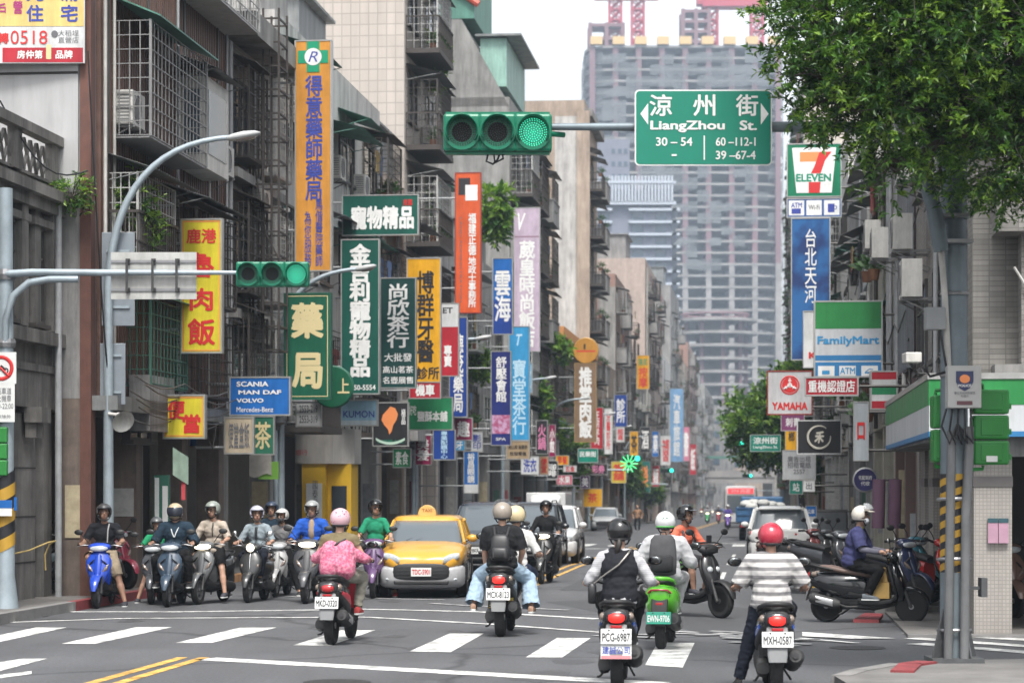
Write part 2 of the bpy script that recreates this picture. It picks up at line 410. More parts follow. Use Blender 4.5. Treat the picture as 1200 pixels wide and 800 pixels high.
for dx in (0, 36):
    line('road_marking', [G(103+dx*.9, 801), G(214+dx*.72, 770)], .13, mYEL)
for dt in (-.15, .15):
    line('road_marking', [W(46, -4.75+dt), W(60, -4.75+dt), W(90, -4.75+dt)], .11, mYEL); line('road_marking', [W(108, -4.75+dt), W(400, -4.75+dt)], .11, mYEL)
mark('road_marking', [G(*p) for p in ((0, 786), (-30, 780), (27, 771.5), (55, 771.5))]); mark('road_marking', [G(*p) for p in ((-20, 797), (-20, 793), (37, 786), (37, 789.5))])
r2 = random.Random(3)
for k in range(26):                       # worn lettering and arrow strokes painted on the carriageway
    x = r2.uniform(690, 935); y = 737+(x-690)*.045+r2.uniform(-3, 9); l = r2.uniform(14, 46)
    line('road_marking', [G(x, y), G(x+l, y+r2.uniform(-1, 2.4))], r2.uniform(.12, .22), mWHITE2, z=.010+.0006*k)
mark('road_marking', [G(*p) for p in ((940, 741), (1050, 748.5), (1000, 749), (940, 746))], z=.014); line('road_marking', [G(938, 748), G(1005, 754)], .14, z=.013)
line('road_marking', [W(52, -.9), W(56, -.9)], .1); line('road_marking', [W(62, -.9), W(66, -.9)], .1); line('road_marking', [W(72, -.9), W(76, -.9)], .1)
for s0 in (47, 51.5):
    mark('road_marking', [W(s0, -8.3), W(s0, -8.1), W(s0+3, -8.1), W(s0+3, -8.3)], mWHITE2)
for k in range(9):                        # the next crossing, up the street
    mark('road_marking', [W(92, -9.6+1.2*k), W(92, -9.1+1.2*k), W(97, -9.1+1.2*k), W(97, -9.6+1.2*k)])
line('road_marking', [W(100, -4.4), W(100, 1.3)], .4); line('road_marking', [W(86, -10.2), W(86, -5)], .4)
line('road_marking', [W(110, 1.0), W(400, 1.0)], .12); line('road_marking', [W(46, -10.1), W(60, -10.1), W(86, -10.1)], .1)
def patch(pts): mark('road_patch', pts, M('fresh_asphalt', (.066, .068, .072), .75, var=.25, scale=6, fine=.3), .003)
patch([G(640, 705), G(760, 699), G(905, 716), G(930, 735), G(830, 742)]); patch([W(46, -3.9), W(46, -2.9), W(59.9, -2.9), W(59.9, -3.9)]); patch([G(930, 662), G(948, 662), G(985, 722), G(960, 724)])
mOIL = M('oil_stain', (.062, .062, .066), .55, var=.3, scale=5)
r9 = random.Random(12)
for _ in range(16):
    c = G(r9.uniform(60, 1000), r9.uniform(690, 796)); n_ = 14; q = r9.uniform(.1, .38); mark('road_patch', [c+Vector((cos(2*pi*i/n_)*q*r9.uniform(.7, 1.2), sin(2*pi*i/n_)*q*2.2*r9.uniform(.7, 1.2), 0)) for i in range(n_)], mOIL, .0022)
mIRON = M('cast_iron', (.05, .05, .05), .6, metal=.5, var=.3, bump=.5, scale=30)
for (px, py) in ((30, 722), (395, 799), (1005, 759), (705, 683)):
    b = MB(); c = G(px, py); b.lathe([(0, .0), (.33, .0), (.35, .005), (.33, .009), (0, .009)], c, n=28)
    tag(b.build('manhole_cover', mIRON), kind='structure')

mTILEC = tile_mat('cream_tile', (.46, .41, .37), (.34, .31, .28), .29, .36, streak=.14, var=.05, mortar=.02)
mTILEG = tile_mat('grey_tile', (.37, .345, .315), (.17, .16, .15), .22, .07, streak=.3, var=.2)
mTILEW = tile_mat('white_tile', (.52, .51, .49), (.38, .37, .36), .2, .1, streak=.2)
mTILEB = tile_mat('brick_tile', (.28, .16, .13), (.2, .17, .15), .24, .08, streak=.2)
mTILEP = tile_mat('pillar_tile', (.335, .31, .285), (.25, .235, .22), .05, .05, streak=.2, var=.06, mortar=.006)
mCONC = M('grimy_concrete', (.27, .265, .255), .85, var=.3, scale=.8, streak=.45, bump=.2)
mSTONE = M('washed_stone', (.20, .19, .178), .85, var=.4, scale=1.2, streak=.6, bump=.25, fine=.2)
mBEIGE = M('beige_render', (.36, .29, .235), .85, var=.25, scale=.7, streak=.38)
mWREND = M('white_render', (.48, .47, .455), .85, var=.25, scale=.7, streak=.42)
mGREND = M('grey_render', (.27, .265, .26), .85, var=.3, scale=.7, streak=.5)
mBROWN = M('brown_sheet', (.16, .088, .068), .55, var=.3, scale=2, streak=.4)
mGLASS = glass('window_glass'); mGLASSB = glass('bluish_glass', (.06, .09, .12), .1)
mFRAME = M('window_aluminium', (.45, .45, .44), .4, metal=.6); mFRAMED = M('dark_frame', (.06, .055, .05), .5)
mIRONB = M('rusty_grille', (.05, .042, .038), .7, var=.4, scale=6); mIRONW = M('pale_grille', (.40, .40, .39), .5, var=.3, scale=5)
mACW = M('appliance_white', (.55, .54, .51), .5, var=.2, streak=.3, scale=4); mDARK = M('recess_dark', (.03, .028, .026), .8)
mSHUT = M('roller_shutter', (.30, .30, .31), .5, metal=.3, streak=.3); mGREENT = M('green_sheet', (.08, .22, .17), .55, streak=.35, var=.25)
mTIN = M('tin_roof', (.25, .26, .26), .5, metal=.4, streak=.4); mPIPE = M('grey_pipe', (.33, .34, .35), .5, var=.25)
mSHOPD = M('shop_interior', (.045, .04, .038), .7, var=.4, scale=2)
CH = {}
def cached(key, fn):
    if key not in CH: CH[key] = fn()
    return CH[key]
def window_meshes(w, h, dark=False, mull=2):
    def mk():
        p = MB(); p.box((-.12, -w/2, 0), (.012, w/2, h)); f = MB(); e = .055
        f.box((-.1, -w/2-e, -e), (.05, w/2+e, 0)); f.box((-.1, -w/2-e, h), (.05, w/2+e, h+e))
        f.box((-.1, -w/2-e, 0), (.05, -w/2, h)); f.box((-.1, w/2, 0), (.05, w/2+e, h))
        for k in range(1, mull): y = -w/2+w*k/mull; f.box((.0, y-.022, 0), (.04, y+.022, h))
        f.box((.0, -w/2, h*.68), (.036, w/2, h*.68+.035))
        f.box((-.1, -w/2-.12, -.13), (.13, w/2+.12, -e-.003))
        return p.mesh('window', mGLASS), f.mesh('frame', mFRAMED if dark else mFRAME)
    return cached(('win', w, h, dark, mull), mk)
def cage_mesh(w, h, d, m, roof=True, step=.24):
    def mk():
        b = MB(); r = .0085
        n = max(2, int(w/step)); 
        for k in range(n+1):
            y = -w/2+w*k/n; b.box((d-r, y-r, 0), (d+r, y+r, h))
        nz_ = max(3, int(h/.24))
        for k in range(nz_+1):
            z = h*k/nz_; b.box((d-r*1.2, -w/2, z-r), (d+r*1.25, w/2, z+r))
            for y in (-w/2, w/2): b.box((0, y-r, z-r), (d, y+r*1.1, z+r))
        for k in range(1, 4):
            for y in (-w/2, w/2): b.box((d*k/4-r, y-r*1.2, 0), (d*k/4+r, y+r*1.3, h))
        for y in (-w/2, w/2): b.box((d-.022, y-.022, -.02), (d+.022, y+.022, h+.02))
        b.box((0, -w/2, -.05), (d, w/2, -.022))
        if roof: b.add([(0, -w/2-.1, h+.3), (d+.18, -w/2-.1, h+.06), (d+.18, w/2+.1, h+.06), (0, w/2+.1, h+.3), (0, -w/2-.1, h+.32), (d+.18, -w/2-.1, h+.08), (d+.18, w/2+.1, h+.08), (0, w/2+.1, h+.32)],
                       [(0, 1, 2, 3), (4, 7, 6, 5), (0, 4, 5, 1), (1, 5, 6, 2), (2, 6, 7, 3), (3, 7, 4, 0)])
        return b.mesh('window_cage', m)
    return cached(('cage', w, h, d, m.name, roof, step), mk)
def ac_mesh():
    def mk():
        b = MB(); b.box((.05, -.42, 0), (.37, .42, .6)); b.mat(1)
        b.torus((.375, -.08, .3), (1, 0, 0), .24, .012, 20, 6)
        for k in range(7): b.box((.371, -.3, .09+.07*k), (.378, .14, .1+.07*k))
        for y in (-.36, .36): b.box((-.5, y-.02, -.05), (.4, y+.02, -.01)); b.tube([(-.3, y, -.35), (.35, y, -.04)], .014, 5)
        b.lathe([(0, 0), (.2, 0), (.2, .003), (0, .003)], (.372, -.08, .3), (1, 0, 0), 16)
        b.mat(0)
        b.box((.1, -.425, .05), (.33, -.421, .55))
        for k in range(8): b.mat(1).box((.1, -.432, .08+.06*k), (.33, -.426, .105+.06*k))
        return b.mesh('ac_unit', [mACW, M('ac_grille', (.16, .16, .16), .6)])
    return cached('ac', mk)
def balcony_mesh(w, d, kind):
    def mk():
        b = MB(); b.box((0, -w/2, -.16), (d, w/2, 0))
        if kind == 'solid':
            b.box((d-.1, -w/2, 0), (d, w/2, .95)); b.box((0, -w/2, 0), (d-.1, -w/2+.1, .95)); b.box((0, w/2-.1, 0), (d-.1, w/2, .95)); b.box((-.0, -w/2-.04, .95), (d+.04, w/2+.04, 1.02))
        else:
            for k in range(int(w/.14)+1):
                y = -w/2+.02+k*.14; b.box((d-.04, y-.012, 0), (d-.016, y+.012, 1.0))
            b.box((d-.06, -w/2, 1.0), (d, w/2, 1.05)); b.box((d-.05, -w/2, .5), (d-.012, w/2, .53))
            for y in (-w/2+.02, w/2-.02):
                for k in range(5): b.box((d*k/5, y-.012, 0), (d*k/5+.024, y+.012, 1.0))
                b.box((0, y-.02, 1.0), (d-.06, y+.02, 1.05))
        return b.mesh('balcony', [mGREND if kind == 'solid' else mIRONB])
    return cached(('bal', w, d, kind), mk)
def awning_mesh(w, d, m):
    def mk():
        b = MB(); n = int(w/.09)
        pts = []
        for k in range(n+1):
            y = -w/2+w*k/n; o = .012*(k % 2); pts.append((Vector((0, y, .32+o)), Vector((d, y, 0+o))))
        b.add([p for q in pts for p in q]+[p-Vector((0, 0, .02)) for q in pts for p in q],
              [(2*i, 2*i+1, 2*i+3, 2*i+2) for i in range(n)]+[(2*(n+1)+2*i, 2*(n+1)+2*i+2, 2*(n+1)+2*i+3, 2*(n+1)+2*i+1) for i in range(n)])
        for y in (-w/2+.05, w/2-.05): b.tube([(0, y, -.2), (d-.05, y, -.0)], .012, 6)
        return b.mesh('awning', m, fixn=False)
    return cached(('awn', w, d, m.name), mk)

POSTERS = [M('poster_'+n, c, .6, var=.3, scale=5) for n, c in (('white', (.50, .50, .48)), ('pale', (.38, .37, .34)), ('alu', (.34, .36, .37)), ('alu2', (.26, .27, .28)), ('red', (.22, .05, .05)), ('cream', (.42, .36, .24)), ('green', (.06, .15, .10)))]
mPOT = M('terracotta', (.20, .09, .05), .8, var=.3); mCLO = [M('wash_'+n, c, .85, var=.3) for n, c in (('white', (.5, .5, .49)), ('blue', (.08, .14, .28)), ('red', (.34, .07, .07)), ('grey', (.2, .2, .21)), ('ochre', (.42, .30, .12)))]
def pot_mesh():
    def mk():
        b = MB(); b.lathe([(0, 0), (.10, 0), (.14, .24), (.11, .24), (0, .22)], (0, 0, 0), (0, 0, 1), 10); r = random.Random(1); b.mat(1)
        for _ in range(60):
            d = Vector((r.gauss(0, 1), r.gauss(0, 1), abs(r.gauss(0, 1))+.2)).normalized(); p = Vector((0, 0, .25))+d*r.uniform(.1, .42); q = d.cross(Vector((r.random(), r.random(), .3))).normalized()*.05; b.add([p-q, p+d*.09, p+q, p-d*.05], [(0, 1, 2, 3)])
        return b.mesh('flower_pot', [mPOT, M('pot_leaf', (.05, .12, .03), .5, var=.4)], fixn=False)
    return cached('pot', mk)
def cloth_mesh(i):
    def mk():
        b = MB(); b.box((-.01, -.28, -.62), (.012, .28, 0)); b.box((-.008, -.45, -.22), (.01, -.28, -.02)); b.box((-.008, .28, -.22), (.01, .45, -.02)); return b.mesh('hung_laundry', mCLO[i])
    return cached(('cloth', i), mk)
class Building:
    """s0..s1 along the street, street face at t; local +Y runs up the street"""
    def __init__(s, name, label, s0, s1, t, side, H, wall, depth=13., gh=3.3, cat='building', dz=0., base=True, ncol=None, colmat=None, back=None, group=None):
        s.side = side; s.L = s1-s0; H -= gz(s0); s.H = H; s.gh = gh
        s.o = thing(name, label, cat, W(s0, t, dz), RZ, group)
        sg = side; s.sg = sg                      # depth runs to -x on the left, +x on the right
        def X(d): return sg*d
        b = MB(); x0, x1 = sorted((0, X(depth))); b.box((x0, 0, gh), (x1, s.L, H)); s.wall = b.build('wall', wall, s.o)
        if base:
            n = ncol or max(1, round(s.L/5.)); cw = .45
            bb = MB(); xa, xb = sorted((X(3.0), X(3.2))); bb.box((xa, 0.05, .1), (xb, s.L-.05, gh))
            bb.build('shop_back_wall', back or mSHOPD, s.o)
            for k in range(n+1):
                y = min(max(s.L*k/n-cw/2, .004), s.L-cw-.004); c = MB(); xa, xb = sorted((X(.02), X(.5)))
                c.box((xa, y, .0), (xb, y+cw, gh)); c.build('column', colmat or wall, s.o)
                rr = random.Random(int(s0*13)+k)
                if rr.random() < .75:
                    z_ = rr.uniform(.5, 1.5); c = MB(); xm = (xa+xb)/2; ww = rr.uniform(.12, .2); c.box((xm-ww, y-.02, z_), (xm+ww, y-.003, min(gh-.2, z_+rr.uniform(.4, 1.6)))); c.build('poster', rr.choice(POSTERS), s.o)
                if rr.random() < .6:
                    c = MB(); c.box((X(.06)-.16 if sg < 0 else X(.06), y+.5, .1), (X(.06) if sg < 0 else X(.06)+.16, y+.62, gh-.1)); c.build('door_post', rr.choice(POSTERS[:3]), s.o)
            cw_ = MB(); xa, xb = sorted((X(3.2), X(depth))); cw_.box((xa, .0, .1), (xb, s.L, gh)); cw_.build('ground_floor', wall, s.o)
        else:
            bb = MB(); bb.box((x0, 0, 0), (x1, s.L, gh)); bb.build('ground_floor', wall, s.o)
    def P(s, name, mesh, y, z, d=0.):
        return put(name, mesh, s.o, (-s.sg*d, y, z), 0 if s.sg < 0 else pi)
    def window(s, y, z, w=1.6, h=1.3, dark=False, mull=2):
        p, f = window_meshes(w, h, dark, mull); o = s.P('window', p, y, z); put('frame', f, o); return o
    def cage(s, y, z, w=2., h=1.5, d=.5, m=None, roof=True, step=.24): return s.P('window_cage', cage_mesh(w, h, d, m or mIRONB, roof, step), y, z)
    def ac(s, y, z, d=.0): return s.P('ac_unit', ac_mesh(), y, z, d)
    def balcony(s, y, z, w=3., d=1.0, kind='solid'): return s.P('balcony', balcony_mesh(w, d, kind), y, z)
    def awning(s, y, z, w=2.2, d=.8, m=None): return s.P('awning', awning_mesh(w, d, m or mTIN), y, z)
    def pipe(s, y, z0, z1, d=.09, r=.05, m=None):
        b = MB(); x = -s.sg*d; b.tube([(x, y, z0), (x, y, z1)], r, 8); b.build('drain_pipe', m or mPIPE, s.o, 60)
    def band(s, z, h=.25, d=.15, m=None, name='cornice', y0=None, y1=None):
        b = MB(); x0, x1 = sorted((0, -s.sg*d)); b.box((x0, -.05 if y0 is None else y0, z), (x1, s.L+.05 if y1 is None else y1, z+h)); return b.build(name, m or mGREND, s.o)
    def shed(s, y0, y1, h, d0, d1, m):
        b = MB(); x0, x1 = sorted((s.sg*d0, s.sg*d1)); b.box((x0, y0, s.H), (x1, y1, s.H+h)); b.box((x0-.25, y0-.2, s.H+h), (x1+.25, y1+.2, s.H+h+.08)); return b.build('roof_shed', m, s.o)
    def fascia(s, z0, z1, m, d=.35, y0=0.05, y1=None, name='shop_fascia'):
        b = MB(); x0, x1 = sorted((0, -s.sg*d)); b.box((x0, y0, z0), (x1, y1 if y1 is not None else s.L-.05, z1)); return b.build(name, m, s.o)
    def auto(s, seed, z0=None, fh=3.1, bay=3.0, p=('cage', 'window', 'balcony', 'awning', 'ac'), zmax=None):
        r = random.Random(seed); z = (z0 or s.gh)+.9
        while z+1.6 < (zmax or s.H):
            n = max(1, int(s.L/bay))
            for k in range(n):
                y = s.L*(k+.5)/n; w = min(2.2, s.L/n-.5)
                s.window(y, z, round(w, 1), 1.4, r.random() < .5)
                c = r.random()
                if c < .42 and 'cage' in p: s.cage(y, z-.15, round(w+.3, 1), 1.7, r.choice((.45, .6, .75)), r.choice((mIRONB, mIRONW, mIRONB)), r.random() < .7)
                elif c < .66 and 'balcony' in p: s.balcony(y, z-.85, round(w+.7, 1), r.choice((.8, 1.0)), r.choice(('solid', 'rail')))
                elif c < .85 and 'awning' in p: s.awning(y, z+1.5, round(w+.4, 1), r.choice((.7, .9)), r.choice((mTIN, mGREENT, mTIN)))
                if r.random() < .45 and 'ac' in p: s.ac(y+w*.5+.25, z-.3)
                if p and c < .66:
                    for _ in range(r.choice((0, 1, 1, 2, 3))): s.P('flower_pot', pot_mesh(), y+r.uniform(-.8, .8)*w*.5, z-.12 if c < .42 else z-.85, r.uniform(.25, .6))
                    if r.random() < .5:
                        for q in range(r.choice((2, 3))): s.P('hung_laundry', cloth_mesh(r.randrange(5)), y-.6+q*.6, z+1.25, r.uniform(.3, .5))
            z += fh
        for k in range(3): s.pipe(r.uniform(.1, s.L), s.gh, s.H-r.uniform(.3, 4), r.uniform(.08, .16), r.choice((.025, .04, .05)), r.choice((mPIPE, mFRAMED, mACW)))
        for k in range(3):
            z_ = s.gh+r.uniform(.1, s.H*.4); b = MB(); n_ = max(3, int(s.L/1.2)); x_ = -s.sg*r.uniform(.1, .26); b.tube([(x_, s.L*i/n_, z_-.12*(i % 3)) for i in range(n_+1)], .014, 5); b.build('service_cable', mFRAMED, s.o)
        return s
def endwall(bd, y, m, quads, name='wall_panel'):
    pass
sl = lambda px: s_of(px, TL)
s0, s1 = 33.0, sl(103)-.03
B0 = Building('stone_house', 'old grey stone corner house with balustraded parapet and sooty pilasters', s0, s1, TL-.6, -1, 7.1, mSTONE, gh=3.9, depth=9, ncol=2, back=mSTONE)
LL = B0.L
for k in range(8):
    y = .3+k*(LL-.6)/7; B0.band(4.6, 2.2, .10+.05*(k % 2), mSTONE, 'pilaster', y-.17, y+.17)
B0.band(6.75, .18, .35, mSTONE); B0.band(6.55, .2, .22, mSTONE); B0.band(4.35, .22, .22, mSTONE); B0.band(3.9, .12, .1, mSTONE)
B0.band(3.3, .6, .06, mSTONE, 'beam', 0.02, LL-.02); B0.band(7.75, .16, .2, mSTONE, 'coping')
for k in range(4):
    y = .25+k*(LL-.5)/3; B0.band(7.1, .65, .12, mSTONE, 'parapet_post', y-.2, y+.2)
b = MB()
for k in range(int(LL/.34)):
    y = .1+k*.34
    b.cbox((.02, y+.17, 7.42), (.05, .62, .045), Matrix.Rotation(radians(55), 3, 'X')); b.cbox((.03, y+.17, 7.42), (.05, .62, .045), Matrix.Rotation(radians(-55), 3, 'X'))
b.box((0, 0, 7.1), (.06, LL, 7.15)); b.build('balustrade', mSTONE, B0.o)
for y in (1.0, 2.7, 4.3, 5.6):
    B0.window(y, 4.75, .6, 1.5, True, 1); c = MB(); c.box((-.0, y-.55, 6.3), (.16, y+.55, 6.42)); c.build('lintel', mSTONE, B0.o)
B0.pipe(2.9, .1, 6.6, .16, .055); B0.pipe(LL-.35, .1, 6.9, .2, .06); B0.pipe(LL-.1, .1, 3.2, .12, .05)
for k in range(3): c = MB(); y = 1+k*2.1; c.box((.0, y-.25, 3.05), (.3, y+.25, 3.3)); c.box((0, y-.18, 2.8), (.18, y+.18, 3.05)); c.build('corbel', mSTONE, B0.o)
c = MB(); c.box((-.42, .3, .1), (-.06, LL-.8, 3.2)); c.build('arcade_panel', mSTONE, B0.o)
c = MB()
for z in (.75, 1.5, 2.3):
    c.box((-.062, .3, z), (-.05, LL-.8, z+.02))
c.build('joint', mDARK, B0.o)
s0, s1 = sl(103), sl(263)
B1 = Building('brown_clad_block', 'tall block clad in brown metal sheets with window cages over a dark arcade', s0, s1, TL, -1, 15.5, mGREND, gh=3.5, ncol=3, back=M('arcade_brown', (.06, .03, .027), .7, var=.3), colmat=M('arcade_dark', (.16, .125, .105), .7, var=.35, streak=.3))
c = MB(); n = int(B1.L/.16)
c.box((0, .5, 3.5), (.05, B1.L, 15.4))
for k in range(n):
    y = .5+k*.16
    if y+.06 < B1.L: c.box((.05, y, 3.5), (.078, y+.07, 15.4))
c.build('sheet_cladding', mBROWN, B1.o)
for y in (.9, 3.6, 6.4, 9.3): c = MB(); c.box((.078, y, 3.5), (.1, y+.12, 15.4)); c.build('dark_seam', mFRAMED, B1.o)
c = MB(); c.box((-.13, -.03, .1), (.06, .25, 15.4)); c.build('corner_post', M('rust_brown', (.13, .055, .04), .6, var=.3, streak=.3), B1.o)
B1.pipe(.58, .1, 15.2, .14, .035, mACW)
def L1(px): return sl(px)-s0
def zz(py, px): return HCAM+(HORY-py)/FPX*(W(sl(px), TL).y)
y0, y1 = 1.3, 5.5
B1.window(3.4, 8.5, 3.2, 1.2, True, 3)
B1.cage((y0+y1)/2, 8.15, y1-y0, 2.0, .75, M('grey_grille', (.22, .22, .22), .5, var=.3), False, .26)
b = MB(); b.add([(0, y0-.1, 10.6), (.95, y0-.1, 10.2), (.95, y1+.2, 10.2), (0, y1+.2, 10.6), (0, y0-.1, 10.63), (.95, y0-.1, 10.23), (.95, y1+.2, 10.23), (0, y1+.2, 10.63)], [(0, 1, 2, 3), (4, 7, 6, 5), (0, 4, 5, 1), (1, 5, 6, 2), (2, 6, 7, 3), (3, 7, 4, 0)])
b.build('awning', mGREENT, B1.o)
B1.ac(1.75, 8.35, .05)
B1.cage(7.9, 11.6, 4.4, 2.0, .8, mIRONW, True, .26); B1.window(7.9, 11.8, 3.6, 1.6, False, 3); B1.window(2.9, 12.2, 1.6, 1.3, True)
c = MB(); c.box((.08, 6.0, 8.2), (.62, 8.0, 10.0)); B1bay = c.build('bay_window', mACW, B1.o)
c = MB(); c.box((.2, 5.985, 8.5), (.5, 5.996, 9.75)); c.box((.624, 6.2, 8.5), (.632, 7.8, 9.75)); c.build('pane', mGLASSB, B1bay)
B1.awning(7, 10.1, 2.5, .9, mTIN); B1.ac(8.75, 8.4, .1); B1.ac(7.2, 6.6, .1); c = MB(); c.box((-12.9, -.045, 7.0), (-.16, -.002, 15.4)); c.build('end_render', M('smooth_grey', (.40, .40, .405), .8, var=.12, scale=.6, streak=.15), B1.o)
c = MB(); c.box((-12.9, -.06, 9.0), (-.16, -.046, 9.04)); c.build('render_joint', mDARK, B1.o)
B1.cage(2.3, 5.9, 2.6, 1.55, .6, mIRONW, False, .2); B1.window(2.2, 5.9, 2, 1.4); B1.balcony(2.3, 5.75, 2.8, .65, 'rail'); B1.awning(2.5, 7.5, 3.2, .95, mTIN)
B1.cage(6.6, 5.6, 3.4, 1.7, .7, mIRONB); B1.window(6.6, 5.7, 2.8, 1.4, True, 3); B1.awning(6.4, 7.45, 3.6, 1.0, mTIN)
B1.window(3.6, 4.0, 2.5, 1.2, True); B1.cage(3.6, 3.85, 2.7, 1.5, .5, M('green_grille', (.05, .15, .11), .6), True); B1.cage(7.2, 3.8, 3, 1.5, .55, mIRONB); B1.window(7.2, 3.9, 2.5, 1.2, False, 3)
c = MB(); c.box((.12, 2.2, 3.0), (.5, 4.0, 4.0)); c.build('window_box', mGREND, B1.o); B1.fascia(3.3, 3.55, mTIN, .5); B1.window(3.3, 2.9, 1.4, .8, True)
for y, h in ((1.2, 11), (5.75, 14.5), (8.4, 9.5), (10.0, 15)): B1.pipe(y, 3.6, h, .13, .03, rnd.choice((mPIPE, mACW)))
for k in range(6):   # sagging service cables along the front
    b = MB(); z = 3.25+.13*k; y_0 = rnd.uniform(.1, 2); b.tube([(.55+.04*k, y_0+i*.9, z-.16*sin(pi*(i % 4)/4)) for i in range(int((B1.L-2)/.9))], .014, 5); b.build('service_cable', mFRAMED, B1.o)
b = MB()
b.tube([(.55, 6.0, 3.3), (.6, 6.4, 2.9), (.55, 6.9, 2.75), (.5, 7.4, 3.2)], .012, 5)
b.build('hanging_cable', mFRAMED, B1.o)
s0, s1 = sl(263), sl(322)
B2 = Building('grey_tiled_house', 'weathered grey house with black grilles behind the scaffold of a sign', s0, s1, TL, -1, 11.9, mTILEG, gh=3.5, ncol=1, colmat=mCONC)
B2.band(11.6, .5, .7, mCONC, 'eave'); B2.band(8.6, .2, .3, mCONC); B2.band(5.6, .2, .3, mCONC)
for z in (3.9, 6.3, 9.2):
    B2.window(1.4, z, 1.6, 1.6, True); B2.cage(1.3, z-.1, 1.9, 1.9, .45, mIRONB); B2.cage(3.9, z-.15, 1.8, 2.0, .5, mIRONW, False); B2.window(3.9, z, 1.5, 1.5)
B2.ac(2.6, 8.0); B2.ac(2.7, 5.2); B2.pipe(.2, 3, 11.5); B2.pipe(2.65, 3, 11.5, .1, .03)
s0, s1 = sl(322), sl(445)
B3 = Building('white_house', 'white rendered house with green awnings and rooftop sheds behind the pharmacy signs', s0, s1, TL, -1, 13.2, mWREND, gh=3.6, ncol=3, back=M('shop_cream', (.34, .31, .27), .6))
B3.auto(11, z0=3.4, fh=3.05, bay=3.2); B3.shed(.2, 4, 1.6, .5, 6, mWREND); B3.shed(8, 12, 2.0, 1, 5, mTIN); B3.awning(2, 12.4, 3, 1.0, mGREENT); B3.awning(7, 11.2, 3.5, 1.2, mGREENT); B3.awning(9.5, 8.6, 4, 1.2, mGREENT)
s0, s1 = sl(474), sl(514)
B3b = Building('low_beige_house', 'low beige house with tin sheds squeezed before the tall cream block', sl(445), s0, TL, -1, 11.5, mBEIGE, gh=3.6, ncol=1)
B3b.auto(12); B3b.shed(.3, 4.5, 1.4, .3, 5, mTIN); B3b.awning(2.5, 10, 4, 1.3, mTIN)
B4 = Building('cream_tiled_tower', 'tall apartment block with a blank cream tiled end wall', s0, s1, TL, -1, 25, mTILEC, gh=3.6, ncol=2, depth=16)
for z in (4.5, 7.6, 10.7, 13.8, 16.9, 20.0):
    B4.window(1.6, z+.2, 1.8, 1.4, True); B4.balcony(2.0, z-.7, 3.4, 1.1, 'rail' if int(z) % 3 else 'solid'); B4.cage(2.0, z-.7, 3.2, 2.1, 1.0, mIRONB if int(z) % 2 else mIRONW, False); [B4.P('flower_pot', pot_mesh(), .9+.7*q, z-.7, .8) for q in range(3)]; B4.P('hung_laundry', cloth_mesh(int(z) % 5), 2.6, z+1.2, .7); B4.awning(2.0, z+1.6, 3.4, 1.2, mTIN if int(z) % 3 else mGREENT)
    B4.window(5.6, z+.2, 1.8, 1.4); B4.cage(5.6, z, 2.3, 1.8, .6, mIRONB); B4.ac(3.9, z-.2, .05)
c = MB()
for z in (5.5, 8.6): c.box((-5.2, -.06, z), (-4.0, -.002, z+1.2))
c.build('end_window', mGLASS, B4.o)
B4b = Building('low_shop_row', 'low grimy shop house covered by vertical signs before the bare concrete wall', s1, sl(590), TL, -1, 11.2, mGREND, gh=3.6, ncol=4)
B4b.auto(5, fh=3.0, bay=3.6); B4b.shed(2, 8, 2.2, .6, 6, mGREENT); B4b.shed(12, 17, 1.6, .3, 5, mTIN); B4b.awning(6, 10, 5, 1.2, mTIN)
s0, s1 = sl(597), sl(641)
B5 = Building('sloping_concrete_block', 'apartment block with a bare concrete end wall cut to a slope at the top', s0, s1, TL, -1, 19.6, mCONC, gh=3.6, ncol=3, depth=16)
c = MB(); c.add([(-.01, 0, 19.6), (-2.2, 0, 23.6), (-16, 0, 23.6), (-16, 0, 19.6), (-.01, B5.L, 19.6), (-2.2, B5.L, 23.6), (-16, B5.L, 23.6), (-16, B5.L, 19.6)], [(0, 1, 2, 3), (4, 7, 6, 5), (0, 4, 5, 1), (1, 5, 6, 2), (2, 6, 7, 3)])
c.build('sloped_attic', mCONC, B5.o)
c = MB(); c.box((-3.6, -.02, 23.6), (-1.6, 7, 26.2)); c.build('roof_shed', mGREENT, B5.o)
c = MB(); c.box((-1.4, .6, 20.6), (-.2, 9, 22.8)); c.build('roof_shed', M('mint_sheet', (.25, .42, .36), .5, streak=.4), B5.o); c = MB(); c.box((-1.6, .3, 22.85), (.5, 9.2, 22.95)); c.build('roof_sheet', mTIN, B5.o)
c = MB(); c.tube([(-5, -.12, 26.8), (-1.4, -.12, 24.2)], .16, 8); c.build('roof_pipe', M('red_duct', (.5, .08, .05), .5), B5.o)
for z in (4.5, 7.5, 10.5, 13.5, 16.5):
    for y in (2.4, 7.5, 13): B5.window(y, z+.1, 2.2, 1.4, True); B5.balcony(y, z-.75, 3.6, 1.0, 'solid' if (z+y) % 2 > 1 else 'rail'); B5.cage(y, z-.7, 3.4, 2.1, .95, mIRONB if y > 3 else mIRONW, False); B5.P('flower_pot', pot_mesh(), y-.8, z-.7, .7); B5.P('hung_laundry', cloth_mesh(int(z+y) % 5), y+.5, z+1.2, .6); B5.P('hung_laundry', cloth_mesh(int(z+2*y) % 5), y-.4, z+1.2, .6); B5.awning(y, z+1.6, 3.7, 1.15, mTIN)
    B5.ac(4.9, z+.2, .2); B5.ac(10.2, z-.1, .2); B5.cage(10.4, z, 2, 1.7, .7, mIRONB)
B5b = Building('orange_trim_house', 'low house with an orange trimmed flat roof beside the round barbecue sign', s1, sl(684), TL, -1, 10.8, mBEIGE, gh=3.6, ncol=4)
B5b.auto(21, bay=4); B5b.band(10.6, .5, .9, M('orange_trim', (.6, .28, .1), .6), 'eave')
s0, s1 = sl(685), sl(692.5)
